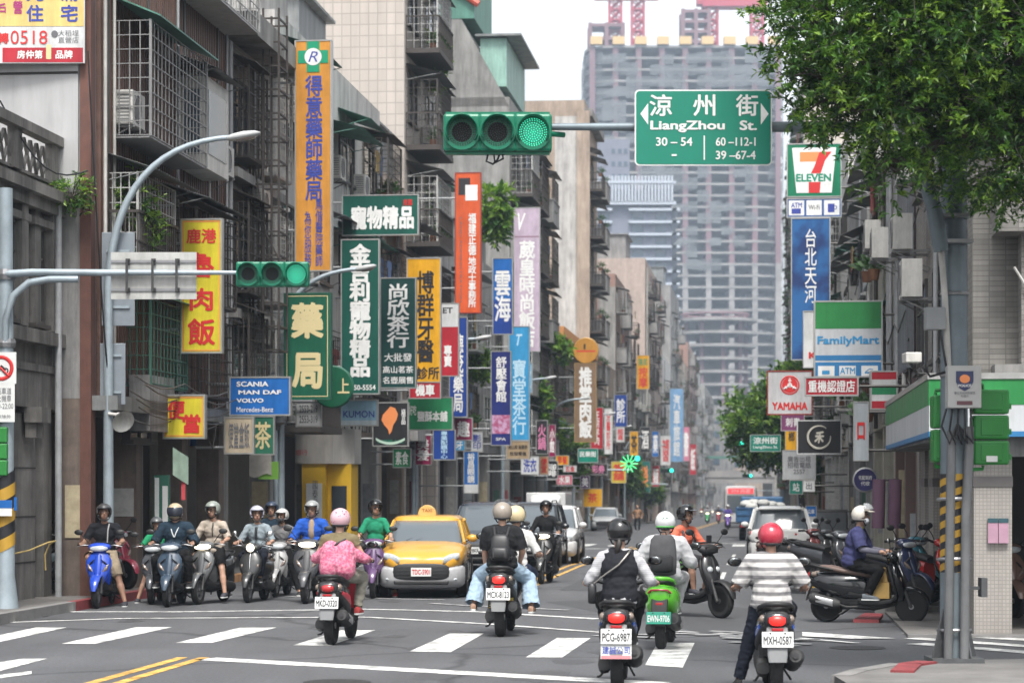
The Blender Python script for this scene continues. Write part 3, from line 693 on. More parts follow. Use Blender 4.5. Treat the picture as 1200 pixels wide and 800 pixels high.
B6 = Building('tan_striped_tower', 'tan apartment tower with a broad white stripe down its end wall', s0, s1+6, TL, -1, 26.8, mBEIGE, gh=3.6, ncol=2, depth=16)
c = MB(); c.box((-1.9, -.06, 3.6), (-.5, -.002, 26.6)); c.build('white_stripe', mWREND, B6.o); c = MB(); c.box((-.48, -.3, 3.6), (.35, -.01, 26.9)); c.build('edge_pier', mBEIGE, B6.o); B6.band(26.6, .5, .5, mGREND)
for z in np.arange(4.5, 25, 3.05):
    for y in (2.2, 6.6): B6.balcony(y, z-.8, 3.4, 1.1, 'solid' if int(z+y) % 3 else 'rail'); B6.P('flower_pot', pot_mesh(), y-.7, z+.1, .9); B6.window(y, z, 2, 1.5, True); B6.awning(y, z+1.7, 3, 1.0, mTIN)
s0 = B6.L+sl(685); s1 = sl(721)
B7 = Building('brick_office', 'brick office block with bands of green glass on its end wall', s1, sl(740), TL, -1, 18.5, mTILEB, gh=3.6, ncol=4, depth=16)
B7b = Building('small_shop_house', 'small beige shop house below the brick office', s0, s1, TL, -1, 11, mBEIGE, gh=3.6, ncol=3); B7b.auto(31, bay=4)
c = MB()
for z in (4.8, 8.2, 11.6, 15.0): c.box((-14, -.05, z), (-1.4, -.002, z+1.7))
c.build('glass_band', M('green_glass', (.10, .22, .19), .15), B7.o)
c = MB(); c.box((-1.3, -.08, 3.6), (.02, -.002, 18.6)); c.build('end_pier', mCONC, B7.o)
c = MB(); c.add([(-14, -.1, 18.5), (-1.3, -.1, 18.5), (-8, -.1, 24), (-14, -.1, 24), (-14, 8, 18.5), (-1.3, 8, 18.5), (-8, 8, 24), (-14, 8, 24)], [(0, 1, 2, 3), (4, 7, 6, 5), (0, 4, 5, 1), (1, 5, 6, 2), (2, 6, 7, 3)]); c.build('sloped_attic', mWREND, B7.o)
B7.auto(32, bay=5)
B8 = Building('beige_tower', 'beige mid-rise block with a flat top behind the brick office', sl(756), sl(776), TL, -1, 24.2, M('pinkish_render', (.42, .34, .30), .85, streak=.2), gh=3.6, ncol=4, depth=18)
for z in np.arange(4.8, 22, 3.1):
    for x in (-13, -10, -6.5, -3): 
        c = MB(); c.box((x, -.05, z), (x+1.5, -.002, z+1.4)); c.build('end_window', mGLASSB, B8.o)
B8b = Building('grey_house', 'grey shop house in the middle of the left row', sl(740), sl(756), TL, -1, 13, mGREND, gh=3.6, ncol=3); B8b.auto(33, bay=5)
B8.auto(34, bay=6, fh=3.1); B8.shed(2, 10, 2.5, 2, 8, mGREND)
far_l = [(776, 786, 17, mTILEW, 'white tiled block past the beige tower, with a shed on top'), (786, 796, 27, mGREND, 'tall grey block in the far left row'), (796, 806, 20, mBEIGE, 'tan block in the far left row, lower than the grey one'),
         (806, 816, 24, mTILEB, 'brownish block far up the left side'), (816, 826, 19, mWREND, 'pale block far up the left side'), (826, 836, 22, mCONC, 'last dark grey block of the left row')]
for i, (a, b_, H, m, lab) in enumerate(far_l):
    q = Building('shop_block', lab, sl(a), sl(b_)-.3, TL, -1, H, m, gh=3.6, ncol=3, depth=16); q.auto(50+i, bay=9, fh=3.3); q.shed(2, 9, 2.4, 1, 7, mTIN if i % 2 else mGREND)

sr = lambda px: s_of(px, TR)
mFGRN = M('fascia_green', (.02, .22, .055), .4, var=.12, streak=.2); mFWHT = M('fascia_white', (.52, .54, .56), .4, var=.1, streak=.15); mFBLU = M('fascia_blue', (.03, .18, .40), .4, var=.1)
mTILER = tile_mat('store_tile', (.225, .215, .20), (.14, .135, .125), .22, .07, streak=.4, var=.2)
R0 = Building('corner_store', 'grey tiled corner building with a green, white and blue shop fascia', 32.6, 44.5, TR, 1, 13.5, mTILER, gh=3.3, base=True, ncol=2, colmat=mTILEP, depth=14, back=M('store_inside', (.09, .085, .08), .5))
R0.o['label'] = 'grey tiled corner building with a green, white and blue shop fascia'
c = MB(); c.box((0.0, -.25, 2.4), (14, .0, 3.3)); c.build('arcade_beam', mCONC, R0.o)
for nm, a, b_ in (('column', (.0, -.22, .0), (.5, 2.1, 2.4)),):
    c = MB(); c.box(a, b_); c.build('column', mTILEP, R0.o)
c = MB(); c.box((-.012, -.235, 2.0), (.51, 2.11, 2.14)); c.build('dark_tile_band', M('dark_tile', (.12, .11, .11), .4), R0.o)
for y in (7.2, 9.2):
    c = MB(); c.box((-.02, y, .0), (.5, y+1.1, 2.9)); c.build('column', mTILEP, R0.o); c = MB(); c.box((-.03, y-.01, 2.0), (.45, y+1.11, 2.14)); c.build('dark_tile_band', MATS['dark_tile'], R0.o)
fo = None
for (z0, z1, m, d) in ((2.66, 2.73, mFBLU, .0), (2.73, 3.08, mFWHT, -.003), (3.08, 3.42, mFGRN, .002)):
    c = MB(); c.box((-.62-d, -.6-d, z0), (-.0, 10.6, z1)); c.box((-.0, -.6-d, z0), (12, -.26, z1)); o = c.build('fascia_stripe', m, R0.o)
c = MB(); c.box((-.64, -.62, 3.42), (12, -.26, 3.5)); c.box((-.64, -.26, 3.42), (0, 10.6, 3.5)); c.build('fascia_cap', mFRAME, R0.o)
c = MB(); c.box((-.55, -.55, 2.62), (-.02, 10.5, 2.657)); c.build('fascia_soffit', mGREND, R0.o)
me = text_mesh('全家', mFBLU, h=.3, bold=.03); o = put('lettering', me, R0.o, (1.25, -.612, 2.9))
c = MB(); c.box((.25, -.75, 5.35), (14, -.0, 13.4)); c.build('upper_bay', mTILER, R0.o)
for x in (.6, 1.55, 2.5, 3.6): c = MB(); c.box((x, -.45, 3.5), (x+.28, -.0, 5.35)); c.build('pilaster', mTILER, R0.o)
c = MB(); c.box((.95, -.04, 3.7), (3.5, -.003, 5.2)); c.build('window', mGLASS, R0.o)
c = MB(); c.box((.25, -.5, 3.5), (14, -.0, 3.62)); c.build('sill', mCONC, R0.o)
o = put('ac_unit', ac_mesh(), R0.o, (1.45, -.35, 4.15), -pi/2)
b = MB(); b.tube([(.5, -.5, 4.9), (.8, -.55, 4.4), (1.1, -.6, 4.0), (1.35, -.5, 3.85)], .02, 6); b.tube([(.75, -.5, 3.5), (1.0, -.55, 3.75), (1.3, -.5, 4.1)], .014, 6); b.build('service_cable', mACW, R0.o)
R0.auto(61, z0=3.2, bay=3.5, fh=3.1, p=())
R0.ac(6.0, 5.0, .25); R0.ac(8.5, 6.0, .25); R0.ac(7.2, 7.0, .25)
nb = thing('notice_rack', 'pair of pink leaflet racks hung on the tiled corner column', 'leaflet rack', W(32.6, TR)+U*-.235+V*.2+Vector((0, 0, 1.25)), RZ)
for k in (0, 1):
    c = MB(); c.box((.14*k-.02, -.03, 0), (.14*k+.11, .0, .27)); c.box((.14*k-.02, -.05, 0), (.14*k+.11, -.03, .2)); c.build('pocket', M('pink_card', (.42, .25, .33), .6), nb)
    c = MB(); c.box((.14*k-.02, -.035, .271), (.14*k+.11, .0, .33)); c.build('header', M('dark_teal', (.03, .08, .10), .5), nb)
def right_house(name, label, a, b_, H, m, seed, **k):
    pp = k.pop('p', ('window', 'awning', 'ac', 'cage')); q = Building(name, label, a, b_, TR, 1, H, m, gh=3.4, depth=14, **k); q.auto(seed, bay=3.2, p=pp); return q
R1 = right_house('brown_house', 'brown tiled house with grey metal sheets and air conditioners beside the corner store', 44.5, 52, 12.5, M('maroon_tile', (.13, .07, .065), .6, var=.3, streak=.4), 71, ncol=2, p=(), colmat=M('brown_pier', (.12, .075, .065), .5, var=.2))
c = MB(); c.box((-.12, .2, 4.2), (-.02, 3.0, 11))
for q in range(14): c.box((-.16, .25+.2*q, 4.2), (-.12, .33+.2*q, 11))
c.build('metal_screen', M('zinc_sheet', (.17, .18, .195), .5, metal=.3, streak=.35), R1.o)
for y in (3.6, 4.1, 6.0, 7.1): R1.pipe(y, 3.5, 11, .15, .04)
for z in (6.5, 8.4): R1.ac(3.4, z, .3); R1.ac(6.6, z+.5, .3)
R2 = right_house('stained_house', 'stained pale house with corrugated cladding up the right side', 52, 62, 11.0, M('yellowish_sheet', (.42, .40, .33), .6, streak=.35), 72, ncol=2)
R3 = right_house('grey_shop_house', 'grey shop house with a red shutter behind the street cabinet', 62, 80, 12, mGREND, 73, ncol=4, back=M('red_shutter', (.30, .02, .03), .5, var=.2))
R4 = right_house('white_shop_house', 'white tiled shop house midway up the right side', 80, 110, 14, mTILEW, 74, ncol=6)
R5 = right_house('tan_block', 'tan block beyond the white shop house on the right', 110, 165, 17, mBEIGE, 75, ncol=8)
R6 = right_house('pale_high_block', 'pale high-rise rising over the right row near the street end', 165, 250, 32, M('pale_render', (.50, .46, .40), .8, streak=.15), 76, ncol=10)
R7 = right_house('low_block', 'farthest low grey block of the row behind the second tree', 250, 420, 14, mGREND, 77, ncol=10)

mHZ = M('tower_concrete', (.27, .255, .245), .8, var=.35, scale=.2); mPUR = M('primer_steel', (.19, .105, .12), .6, var=.2, scale=.2)
def tower():
    Y = 900.; k = Y/FPX
    xa, xb = (684-600)*k, (912-600)*k
    T = thing('skyscraper_shell', 'huge unfinished skyscraper of bare columns and netting at the end of the street', 'skyscraper', ((xa+xb)/2, Y, 0))
    w = xb-xa; d = 46.; fl = 4.2; n = 39
    def outline(off=0.):
        r = 11; hw = w/2-off; hd = d/2-off; pts = []
        for cx, cy, a0 in ((hw-r, hd-r, 0), (-hw+r, hd-r, pi/2), (-hw+r, -hd+r, pi), (hw-r, -hd+r, 3*pi/2)):
            for i in range(5): a = a0+pi/2*i/4; pts.append((cx+r*cos(a), cy+r*sin(a)))
        return pts
    b = MB(); o = outline()
    for i in range(3, n+1): b.prism(o, 'z', i*fl-.8, i*fl)
    b.build('floor_slabs', mHZ, T)
    def cols(z0, z1, m, nm):
        b = MB()
        for i in range(9):
            x = -w/2+2.5+(w-5)*i/8
            for y in (-d/2+1.2, -d/6, d/6, d/2-1.2): b.box((x-1.0, y-1.0, z0), (x+1.0, y+1.0, z1))
        b.build(nm, m, T)
    zc = 23*fl*1.0
    zc = HCAM+(HORY-315)*k
    cols(-3.2, zc, mHZ, 'concrete_columns'); cols(zc, n*fl, mPUR, 'steel_columns')
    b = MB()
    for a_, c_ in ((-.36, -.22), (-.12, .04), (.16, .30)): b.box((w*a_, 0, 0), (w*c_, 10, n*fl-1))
    b.build('lift_core', M('core_shade_grey', (.07, .08, .095), .8, var=.4, scale=.15), T)  # lift cores coloured very dark to give the open floors a shaded interior
    b = MB()                                       # stacked site clutter on the open floors
    r = random.Random(4)
    for i in range(3, n):
        for _ in range(7): x = r.uniform(-w/2+4, w/2-8); b.box((x, r.uniform(-16, 0), i*fl), (x+r.uniform(2, 7), r.uniform(1, 8), i*fl+r.uniform(.8, 2.6)))
    b.build('site_clutter', M('clutter', (.24, .23, .24), .8), T)
    b = MB(); o2 = outline(-.5); z0, z1 = zc-2, n*fl+.4
    N_ = len(o2); r = random.Random(9)
    for i in range(int((z1-z0)/fl)):
        for j in range(N_):
            p, q = Vector((*o2[j], 0)), Vector((*o2[(j+1) % N_], 0)); m_ = max(1, int((q-p).length/4.2))
            for k_ in range(m_):
                if r.random() < (.35+.5*i*fl/(z1-z0)):
                    a_, c_ = p.lerp(q, k_/m_), p.lerp(q, (k_+1)/m_); za, zb_ = z0+i*fl-r.uniform(0, .8), z0+(i+1)*fl-r.uniform(0, 1.4); b.add([(a_.x, a_.y, za), (c_.x, c_.y, za+r.uniform(-.4, .4)), (c_.x, c_.y, zb_), (a_.x, a_.y, zb_+r.uniform(-.5, .3))], [(0, 1, 2, 3)])
    b.build('safety_netting', net_mat('grey_netting', (.17, .18, .185), .62), T)
    b = MB(); o3 = outline(.6)
    b.prism([(-w/2+4, -d/2+1), (-w/2+26, -d/2+1), (-w/2+26, -d/2+3), (-w/2+4, -d/2+3)], 'z', 40, zc)
    b.build('side_screen', net_mat('side_netting', (.16, .2, .25), .4), T)
    H = n*fl
    def steel(px0, px1, pyt, lev):
        b = MB(); x0 = (px0-600)*k-(xa+xb)/2; x1 = (px1-600)*k-(xa+xb)/2; zt = HCAM+(HORY-pyt)*k
        for x in (x0, (x0+x1)/2, x1):
            for y in (-15, -4): b.box((x-.7, y-.7, H), (x+.7, y+.7, zt))
        for i in range(1, lev+1):
            z = H+(zt-H)*i/lev; b.box((x0, -15.5, z-1.4), (x1, -3.5, z-.3))
        b.build('steel_frame', mPUR, T)
    steel(690, 728, 36, 2); steel(797, 827, 20, 4)
    for i in range(9): b = MB(); x = -w/2+4+(w-8)*i/8; b.box((x-2.2, -d/2-1, H+.3), (x+2.2, -d/2+3, H+3.2)); b.build('yellow_platform', M('site_yellow', (.62, .42, .18), .6), T)
    for (px, py0, lab) in ((733, -25, 'left red tower crane on the roof of the unfinished skyscraper'), (858, -10, 'right red tower crane on the roof of the unfinished skyscraper')):
        C = thing('tower_crane', lab, 'crane', ((px-600)*k, Y-8, H))
        mR = M('crane_red', (.42, .05, .08), .5, var=.15)
        h = (62-py0)*k
        for dx in ((-4.2, 4.2) if px == 733 else (-8.5, 8.5)):
            ws = 2.2; b = MB()
            for sx in (-ws, ws):
                for sy in (-ws, ws): b.box((dx+sx-.4, sy-.4, 0), (dx+sx+.4, sy+.4, h*.72))
            nseg = int(h*.72/4)
            for i in range(nseg):
                z = i*4.; 
                for sy in (-ws, ws):
                    b.tube([(dx-ws, sy, z), (dx+ws, sy, z+4)], .28, 4); b.tube([(dx+ws, sy, z), (dx-ws, sy, z+4)], .28, 4)
                b.box((dx-ws, -ws-.3, z-.3), (dx+ws, ws+.3, z+.25))
            b.build('mast', mR, C)
        b = MB(); zt = h*.72; b.box((-12, -4, zt), (12, 4, zt+3)); b.box((-6, -3, zt+3), (4, 3, zt+8)); b.build('slewing_cab', mR, C)
        b = MB(); 
        for q in range(8): b.tube([(4+q*2.2, -1.5, zt+3+q*5), (4+(q+1)*2.2, 1.5, zt+3+(q+1)*5)], .4, 4); b.tube([(4+q*2.2, 1.5, zt+3+q*5), (4+(q+1)*2.2, -1.5, zt+3+(q+1)*5)], .4, 4)
        for yy in (-1.5, 1.5): b.tube([(4, yy, zt+3), (22, yy, zt+43)], .5, 4)
        b.tube([(-10, 0, zt+3), (-6, 0, zt+16)], .6, 4); b.tube([(-6, 0, zt+16), (20, 0, zt+40)], .2, 4); b.box((-14, -3, zt+1), (-8, 3, zt+5))
        b.build('jib', mR, C)
    P = thing('curved_podium', 'unfinished curved podium of stacked floor slabs at the foot of the skyscraper', 'building', ((838-600)*780/FPX, 780, 0))
    b = MB()
    for i in range(13):
        z = 6+i*4.2; rr = 12.5+1.5*sin(i*.7)
        b.prism([(rr*1.0*cos(a), rr*sin(a)) for a in np.linspace(0, 2*pi, 20, endpoint=False)], 'z', z-.9, z)
    b.build('floor_slabs', mHZ, P); b = MB()
    for i in range(9): a = 2*pi*i/9; b.box((10*cos(a)-.6, 10*sin(a)-.6, -3.2), (10*cos(a)+.6, 10*sin(a)+.6, 58))
    b.build('columns', mPUR, P); b = MB(); b.box((-5, -3, 0), (4, 6, 56)); b.build('lift_core', mHZ, P)
    b = MB(); b.torus((0, 0, 58), (0, 0, 1), 11, .4, 20, 5); b.build('rail', mPUR, P)
tower()
def aptower():
    Y = 600.; k = Y/FPX; xa, xb = (690-600)*k, (787-600)*k
    T = thing('blue_grey_apartment_tower', 'blue-grey apartment tower standing before the unfinished skyscraper', 'tower', (xa, Y, 0))
    w = xb-xa; H = HCAM+(HORY-222)*k; d = 22
    m = M('mauve_tile', (.17, .18, .225), .7, var=.1, scale=.3); mL = M('pale_band', (.42, .46, .52), .6)
    b = MB(); b.box((0, 0, -3.2), (w, d, H)); b.build('wall', m, T)
    b = MB(); z = 6
    while z < H-3: b.box((-.6, -1.6, z), (w*.28, -.02, z+.6)); b.box((w*.48, -1.6, z), (w+1.2, -.02, z+.6)); b.box((w+.02, -1.6, z), (w+2.0, d*.8, z+.6)); z += 3.1
    b.build('balcony_slabs', mL, T)
    z = 7.
    while z < H-4:
        for x in (.05, .16, .52, .80):
            b = MB(); b.box((w*x, -.12, z), (w*x+w*(.09 if x < .5 else .14), -.02, z+1.7)); b.build('window', mGLASSB, T)
        z += 3.1
    b = MB()
    for q in range(26): x = w*q/25; b.box((x-.25, -2, H-3.5), (x+.25, -1.2, H+3.2))
    b.box((-1, -2.0, H-4), (w+1, .0, H-3.2)); b.box((-1, -2.2, H+1.3), (w+1, -1.0, H+1.9)); b.build('crown_louvre', mL, T)
    b = MB(); b.box((w*.08, 3, H), (w*.5, 15, H+13)); b.build('roof_house', m, T)
    for q in range(3):
        z = H+3+q*3.2
        for x in (.28, .36, .43): b = MB(); b.box((w*x, 2.88, z), (w*x+.9, 2.98, z+1.2)); b.build('window', mGLASSB, T)
    Y2 = 420.; k2 = Y2/FPX
    b = Building('pink_block', 'pinkish block with square end windows below the blue-grey tower', 420, 450, TL-14, -1, HCAM+(HORY-330)*k2, MATS['pinkish_render'], base=False, depth=22, gh=4)
aptower()
FB = thing('footbridge', 'grey covered footbridge crossing the far end of the street', 'footbridge', W(470, -4.5), RZ); FB.scale = (1, 1, 1.15)
b = MB(); b.box((-14, 0, 5.0), (14, 3, 6.0)); b.box((-14, -.2, 6.0), (14, .0, 7.1)); b.build('deck', mHZ, FB)
b = MB(); b.box((-14, -.5, 9.2), (14, 3.5, 9.6)); b.build('roof', mGREENT, FB)
for x in (-11, 9): b = MB(); b.box((x-.5, .8, -.05), (x+.5, 2.2, 5)); b.box((x-.12, .2, 7.1), (x+.12, .5, 9.2)); b.build('pier', mHZ, FB)
for i, (px0, px1, Y, H, m, lab) in enumerate(((816, 860, 560, 21, mGREND, 'grey low block behind the footbridge'), (858, 905, 640, 24, mBEIGE, 'tan block behind the street tree at the far end'), (905, 990, 520, 24, mGREND, 'wide grey block hidden behind the right row at the far end'))):
    k = Y/FPX; o = thing('far_block', lab, 'building', ((px0-600)*k, Y, 0)); w = (px1-px0)*k
    b = MB(); b.box((0, 0, -3.2), (w, 20, H)); b.build('wall', m, o)
    z = 4
    while z < H-2:
        for q in range(min(12, int(w/3))): b = MB(); b.box((.6+q*3, -.1, z), (2.4+q*3, -.01, z+1.5)); b.build('window', mGLASSB, o)
        z += 3.2
mTYRE = M('tyre_rubber', (.012, .012, .0125), .85, var=.25, scale=12); mPLAST = M('black_plastic', (.014, .014, .015), .55, var=.25, scale=6, fine=.1)
mSEAT = M('seat_vinyl', (.011, .0105, .0105), .55, var=.2); mCHROME = M('chrome', (.62, .62, .62), .18, metal=1, var=.1); mALU = M('cast_alloy', (.30, .30, .31), .4, metal=.8, var=.2)
mENG = M('engine_grey', (.055, .055, .056), .6, metal=.4, var=.4, scale=9); mSILV = M('alloy_silver', (.45, .45, .46), .38, metal=.7, var=.1)
mRED_ON = glow('tail_lamp_lit', (.85, .02, .015), 1.1); mRED = M('tail_lens', (.42, .015, .02), .15, coat=.6); mORA = M('amber_lens', (.75, .22, .03), .2, coat=.6); mCLR = M('clear_lens', (.22, .17, .14), .12, coat=.6, var=.25, scale=14)
mHEAD_ON = glow('head_lamp_lit', (1, .86, .62), 3.2); mHEAD = M('head_lens', (.50, .53, .55), .1, coat=.8, var=.3, scale=12); mPLW = M('plate_white', (.66, .67, .66), .45, var=.08); mPLG = M('plate_green', (.02, .30, .20), .45, var=.08)
mINK = M('ink_black', (.015, .015, .018), .5); mINKW = M('ink_white', (.75, .75, .74), .5); mMIRR = M('mirror_glass', (.25, .27, .28), .05, metal=1)
def paint(name, c, rough=.22, coat=.5): return M('paint_'+name, c, rough, var=.08, coat=coat, scale=2)
def ringsx(st, e=2.6, n=18):
    return [superring((x, 0, zc), hw, hh, e, n, 'x') for x, zc, hw, hh in st]
WHEELS = {}
def wheel_meshes(r, w, rimm):
    k = (r, w, rimm.name)
    if k in WHEELS: return WHEELS[k]
    t = MB(); h = w/2
    prof = [(r-.085, -h*.75), (r-.05, -h), (r-.022, -h*.92), (r-.004, -h*.55), (r, 0), (r-.004, h*.55), (r-.022, h*.92), (r-.05, h), (r-.085, h*.75), (r-.09, 0), (r-.085, -h*.75)]
    t.lathe(prof, (0, 0, 0), (0, 1, 0), 30)
    for k2 in range(30):
        a = 2*pi*k2/30; c = Vector((cos(a)*(r-.0062), 0, sin(a)*(r-.0062)))
        t.cbox(c, (.010, h*1.25, .014), Matrix.Rotation(-a, 3, 'Y')@Matrix.Rotation(.5, 3, 'X'))
    m = MB(); ri = r-.085
    m.lathe([(ri-.02, -h*.7), (ri, -h*.72), (ri+.006, -h*.5), (ri+.006, h*.5), (ri, h*.72), (ri-.02, h*.7), (ri-.026, 0), (ri-.02, -h*.7)], (0, 0, 0), (0, 1, 0), 26)
    m.cyl((0, -h*.9, 0), (0, h*.9, 0), .04, n=14); m.cyl((0, -h*.55, 0), (0, -h*.50, 0), .078, n=18)
    for q in range(5):
        a = 2*pi*q/5
        for da in (-.13, .13): m.tube([(cos(a)*.03, 0, sin(a)*.03), (cos(a+da)*(ri-.01), 0, sin(a+da)*(ri-.01))], [.017, .012], 6)
    WHEELS[k] = (t.mesh('wheel', mTYRE, 40), m.mesh('rim', rimm, 40)); return WHEELS[k]
PLATE_CACHE = {}
def scooter(label, loc, heading, body, second=None, style='sport', plate=None, green=False, tail_on=False, head_on=False, group='motor scooters in the street', scale=1., rimm=None, extra_plate=None, steer=0., signal=None):
    S = thing('motor_scooter', label, 'scooter', loc, heading, group); second = second or mPLAST; rimm = rimm or mALU
    S.scale = (scale,)*3
    cl = style == 'classic'; ut = style == 'utility'; gg = style == 'shell'; mx = style == 'maxi'
    R = .25; wf, wr = wheel_meshes(R, .105, rimm), wheel_meshes(R-.005, .125, rimm)
    xf, xr = .66, -.63
    for nm, (t, m), x, r in (('f', wf, xf, R), ('r', wr, xr, R-.005)):
        o = put('wheel', t, S, (x, 0, r), steer if nm == 'f' else 0); put('rim', m, o)
    ww = 1.12 if mx else 1.0
    b = MB(); rg = []
    for i in range(13):
        a = radians(8+i*13.); rr = R+.03; c = Vector((xf+cos(a)*rr, 0, R+sin(a)*rr)); f = sin(pi*(i+.6)/13.2)**.5
        rad = Vector((cos(a), 0, sin(a))); rg.append([c+Vector((0, .088*f*cos(q), 0))+rad*(.030*max(sin(q), -.25)*f) for q in np.linspace(0, 2*pi, 12, endpoint=False)])
    b.rings(rg); b.build('front_mudguard', body if not ut else second, S, 50)
    b = MB()
    for y in (-.075, .075): b.tube([(xf, y, R), (xf-.10, y*.95, .50), (xf-.17, y*.7, .66)], [.026, .024, .022], 8)
    b.cyl((xf, -.095, R), (xf, .095, R), .018, n=8); b.build('fork', mENG, S, 50)
    e = 2.3 if (cl or gg) else 1.75
    zs = [(.34, .50, .055, .06), (.42, .505, .10, .075), (.50, .50, .145, .085), (.60, .475, .19 if not cl else .2, .09), (.70, .45, .215 if not cl else .205, .085), (.79, .425, .205, .075), (.87, .40, .16 if not cl else .15, .062), (.93, .385, .10, .055)]
    if ut: zs = [(z, x, w*.78, d) for z, x, w, d in zs]
    b = MB(); b.rings([superring((x, 0, z), w*ww, d, e, 20, 'z') for z, x, w, d in zs]); b.build('front_apron', body, S, 60)
    b = MB(); b.rings([superring((x-.075, 0, z), w*.93*ww, .035, 3, 16, 'z') for z, x, w, d in zs[:-1]]); b.build('knee_panel', second if not cl else mPLAST, S, 60)
    if not cl and not ut:      # raised centre blade and dark intakes
        b = MB(); b.rings([superring((x+d*.9, 0, z), w*.30, .03, 2, 12, 'z') for z, x, w, d in zs[1:7]]); b.build('apron_blade', body if not mx else second, S, 50)
        for sg in (-1, 1):
            b = MB(); b.tube([(.535, sg*.055, .80), (.51, sg*.12, .74), (.495, sg*.15, .70)], [.008, .016, .006], 6); b.build('air_intake', mPLAST, S, 50)
    else:
        b = MB(); b.tube([(.53, 0, .46), (.545, 0, .60), (.515, 0, .76), (.465, 0, .88)], [.012, .022, .022, .01], 8); b.build('apron_trim', mCHROME if cl else mPLAST, S, 50)
    for sg in (-1, 1):
        b = MB()
        if cl: b.ell((.50, sg*.145, .66), (.035, .03, .045))
        elif ut: b.ell((.50, sg*.07, .70), (.05, .05, .05))
        else: b.tube([(.545, sg*.085, .60), (.52, sg*.135, .655), (.485, sg*.172, .72)], [.012, .033, .010], 8)
        b.build('front_indicator' if not ut else 'headlight', mCLR if not ut else (mHEAD_ON if head_on else mHEAD), S, 60)
    hx, hzz = .37, 1.0
    b = MB(); b.rings([superring((hx+dx, 0, hzz+dz), w, h, 2.3, 18, 'x') for dx, dz, w, h in ((-.09, .01, .08, .04), (-.06, .01, .16, .06), (0, .0, .19*ww, .075), (.06, -.01, .165, .07), (.10, -.02, .11, .05), (.115, -.02, .05, .025))])
    b.rings([superring((.385-.02*i, 0, .90+.03*i), .09, .06, 2.2, 12, 'z') for i in range(4)]); b.build('handlebar_cowl', body if not ut else second, S, 60)
    b = MB()
    if cl: b.ell((hx+.10, 0, hzz-.005), (.045, .075, .075)); b.mat(1).torus((hx+.10, 0, hzz-.005), (1, 0, 0), .078, .012, 20, 6)
    elif not ut: b.rings([superring((hx+.075+dx, 0, hzz-.02-dx*.2), w, h, 2.2, 18, 'x') for dx, w, h in ((0, .15, .052), (.03, .135, .048), (.045, .09, .034), (.052, .03, .012))])
    else: b.box((hx+.03, -.12, hzz-.06), (hx+.10, .12, hzz+.03))
    b.build('headlight' if not ut else 'instrument_binnacle', ([mHEAD_ON if head_on else mHEAD, mCHROME] if not ut else mPLAST), S, 60)
    for sg in (-1, 1):
        b = MB(); b.tube([(hx-.02, sg*.12, hzz+.0), (hx-.06, sg*.24, hzz+.035), (hx-.09, sg*.38, hzz+.03)], [.019, .02, .021], 8); b.build('grip', mPLAST, S, 50)
        b = MB(); b.tube([(hx-.01, sg*.19, hzz+.03), (hx+.02, sg*.25, hzz+.035), (hx-.02, sg*.37, hzz+.01)], .007, 6); b.build('brake_lever', mALU, S, 50)
        b = MB(); mz = .22; b.tube([(hx-.03, sg*.17, hzz+.05), (hx+.0, sg*.235, hzz+.13), (hx-.0, sg*.31, hzz+mz)], .008, 6)
        rot = Matrix.Rotation(sg*.12, 3, 'Z')@Matrix.Rotation(-.1, 3, 'Y')
        if cl: b.ell((hx-.005, sg*.335, hzz+mz+.03), (.016, .058, .052), rot)
        else: b.ell((hx-.005, sg*.345, hzz+mz+.025), (.022, .078, .048), rot)
        mo = b.build('mirror', mCHROME if cl else mPLAST, S, 60)
        b = MB(); b.ell((hx-.019, sg*.34, hzz+mz+.027), (.006, .062 if not cl else .048, .038), rot); b.build('mirror_glass', mMIRR, mo, 60)
    b = MB(); b.rings([superring((x, 0, z), w, h, 4, 14, 'x') for x, z, w, h in ((.44, .40, .12, .06), (.36, .33, .165, .045), (.15, .30, .17, .045), (-.05, .31, .16, .06), (-.14, .36, .13, .08))])
    b.rings([superring((x, 0, z), w, h, 3, 12, 'x') for x, z, w, h in ((.42, .30, .06, .04), (.1, .235, .09, .05), (-.2, .26, .09, .06))]); b.build('floorboard', mPLAST if not gg else second, S, 50)
    if gg: st = [(.02, .50, .15, .21), (-.12, .55, .19, .23), (-.35, .57, .215, .23), (-.58, .60, .215, .205), (-.74, .635, .19, .165), (-.84, .66, .14, .12), (-.88, .67, .07, .06)]
    elif cl: st = [(.0, .50, .12, .20), (-.12, .54, .16, .22), (-.33, .55, .20, .21), (-.55, .58, .21, .18), (-.74, .62, .18, .14), (-.86, .65, .12, .09), (-.90, .66, .05, .04)]
    else: st = [(.0, .51, .12*ww, .21), (-.14, .56, .15*ww, .20), (-.36, .62, .175*ww, .155), (-.58, .67, .18*ww, .125), (-.74, .71, .165*ww, .10), (-.85, .735, .13, .075), (-.90, .75, .06, .03)]
    b = MB(); b.rings(ringsx(st, 2.5)); b.build('rear_body', body, S, 60)
    if not (gg or cl):
        for sg in (-1, 1):
            b = MB(); b.rings([superring((x, sg*y, z), .02, h, 2.2, 10, 'x') for x, y, z, h in ((-.02, .118, .50, .05), (-.25, .158, .54, .075), (-.5, .172, .60, .06), (-.72, .155, .655, .03))]); b.build('side_trim', second, S, 50)
    sh = .03 if gg else 0
    b = MB(); b.rings(ringsx([(.05, .715, .085, .045), (-.05, .745, .125, .055), (-.22, .765, .15, .052), (-.38, .785, .155, .05), (-.55, .82, .15, .052), (-.70, .835, .115, .04), (-.75, .835, .06, .02)], 2.8)); b.build('seat', mSEAT if not cl else M('seat_brown', (.13, .085, .07), .5), S, 60)
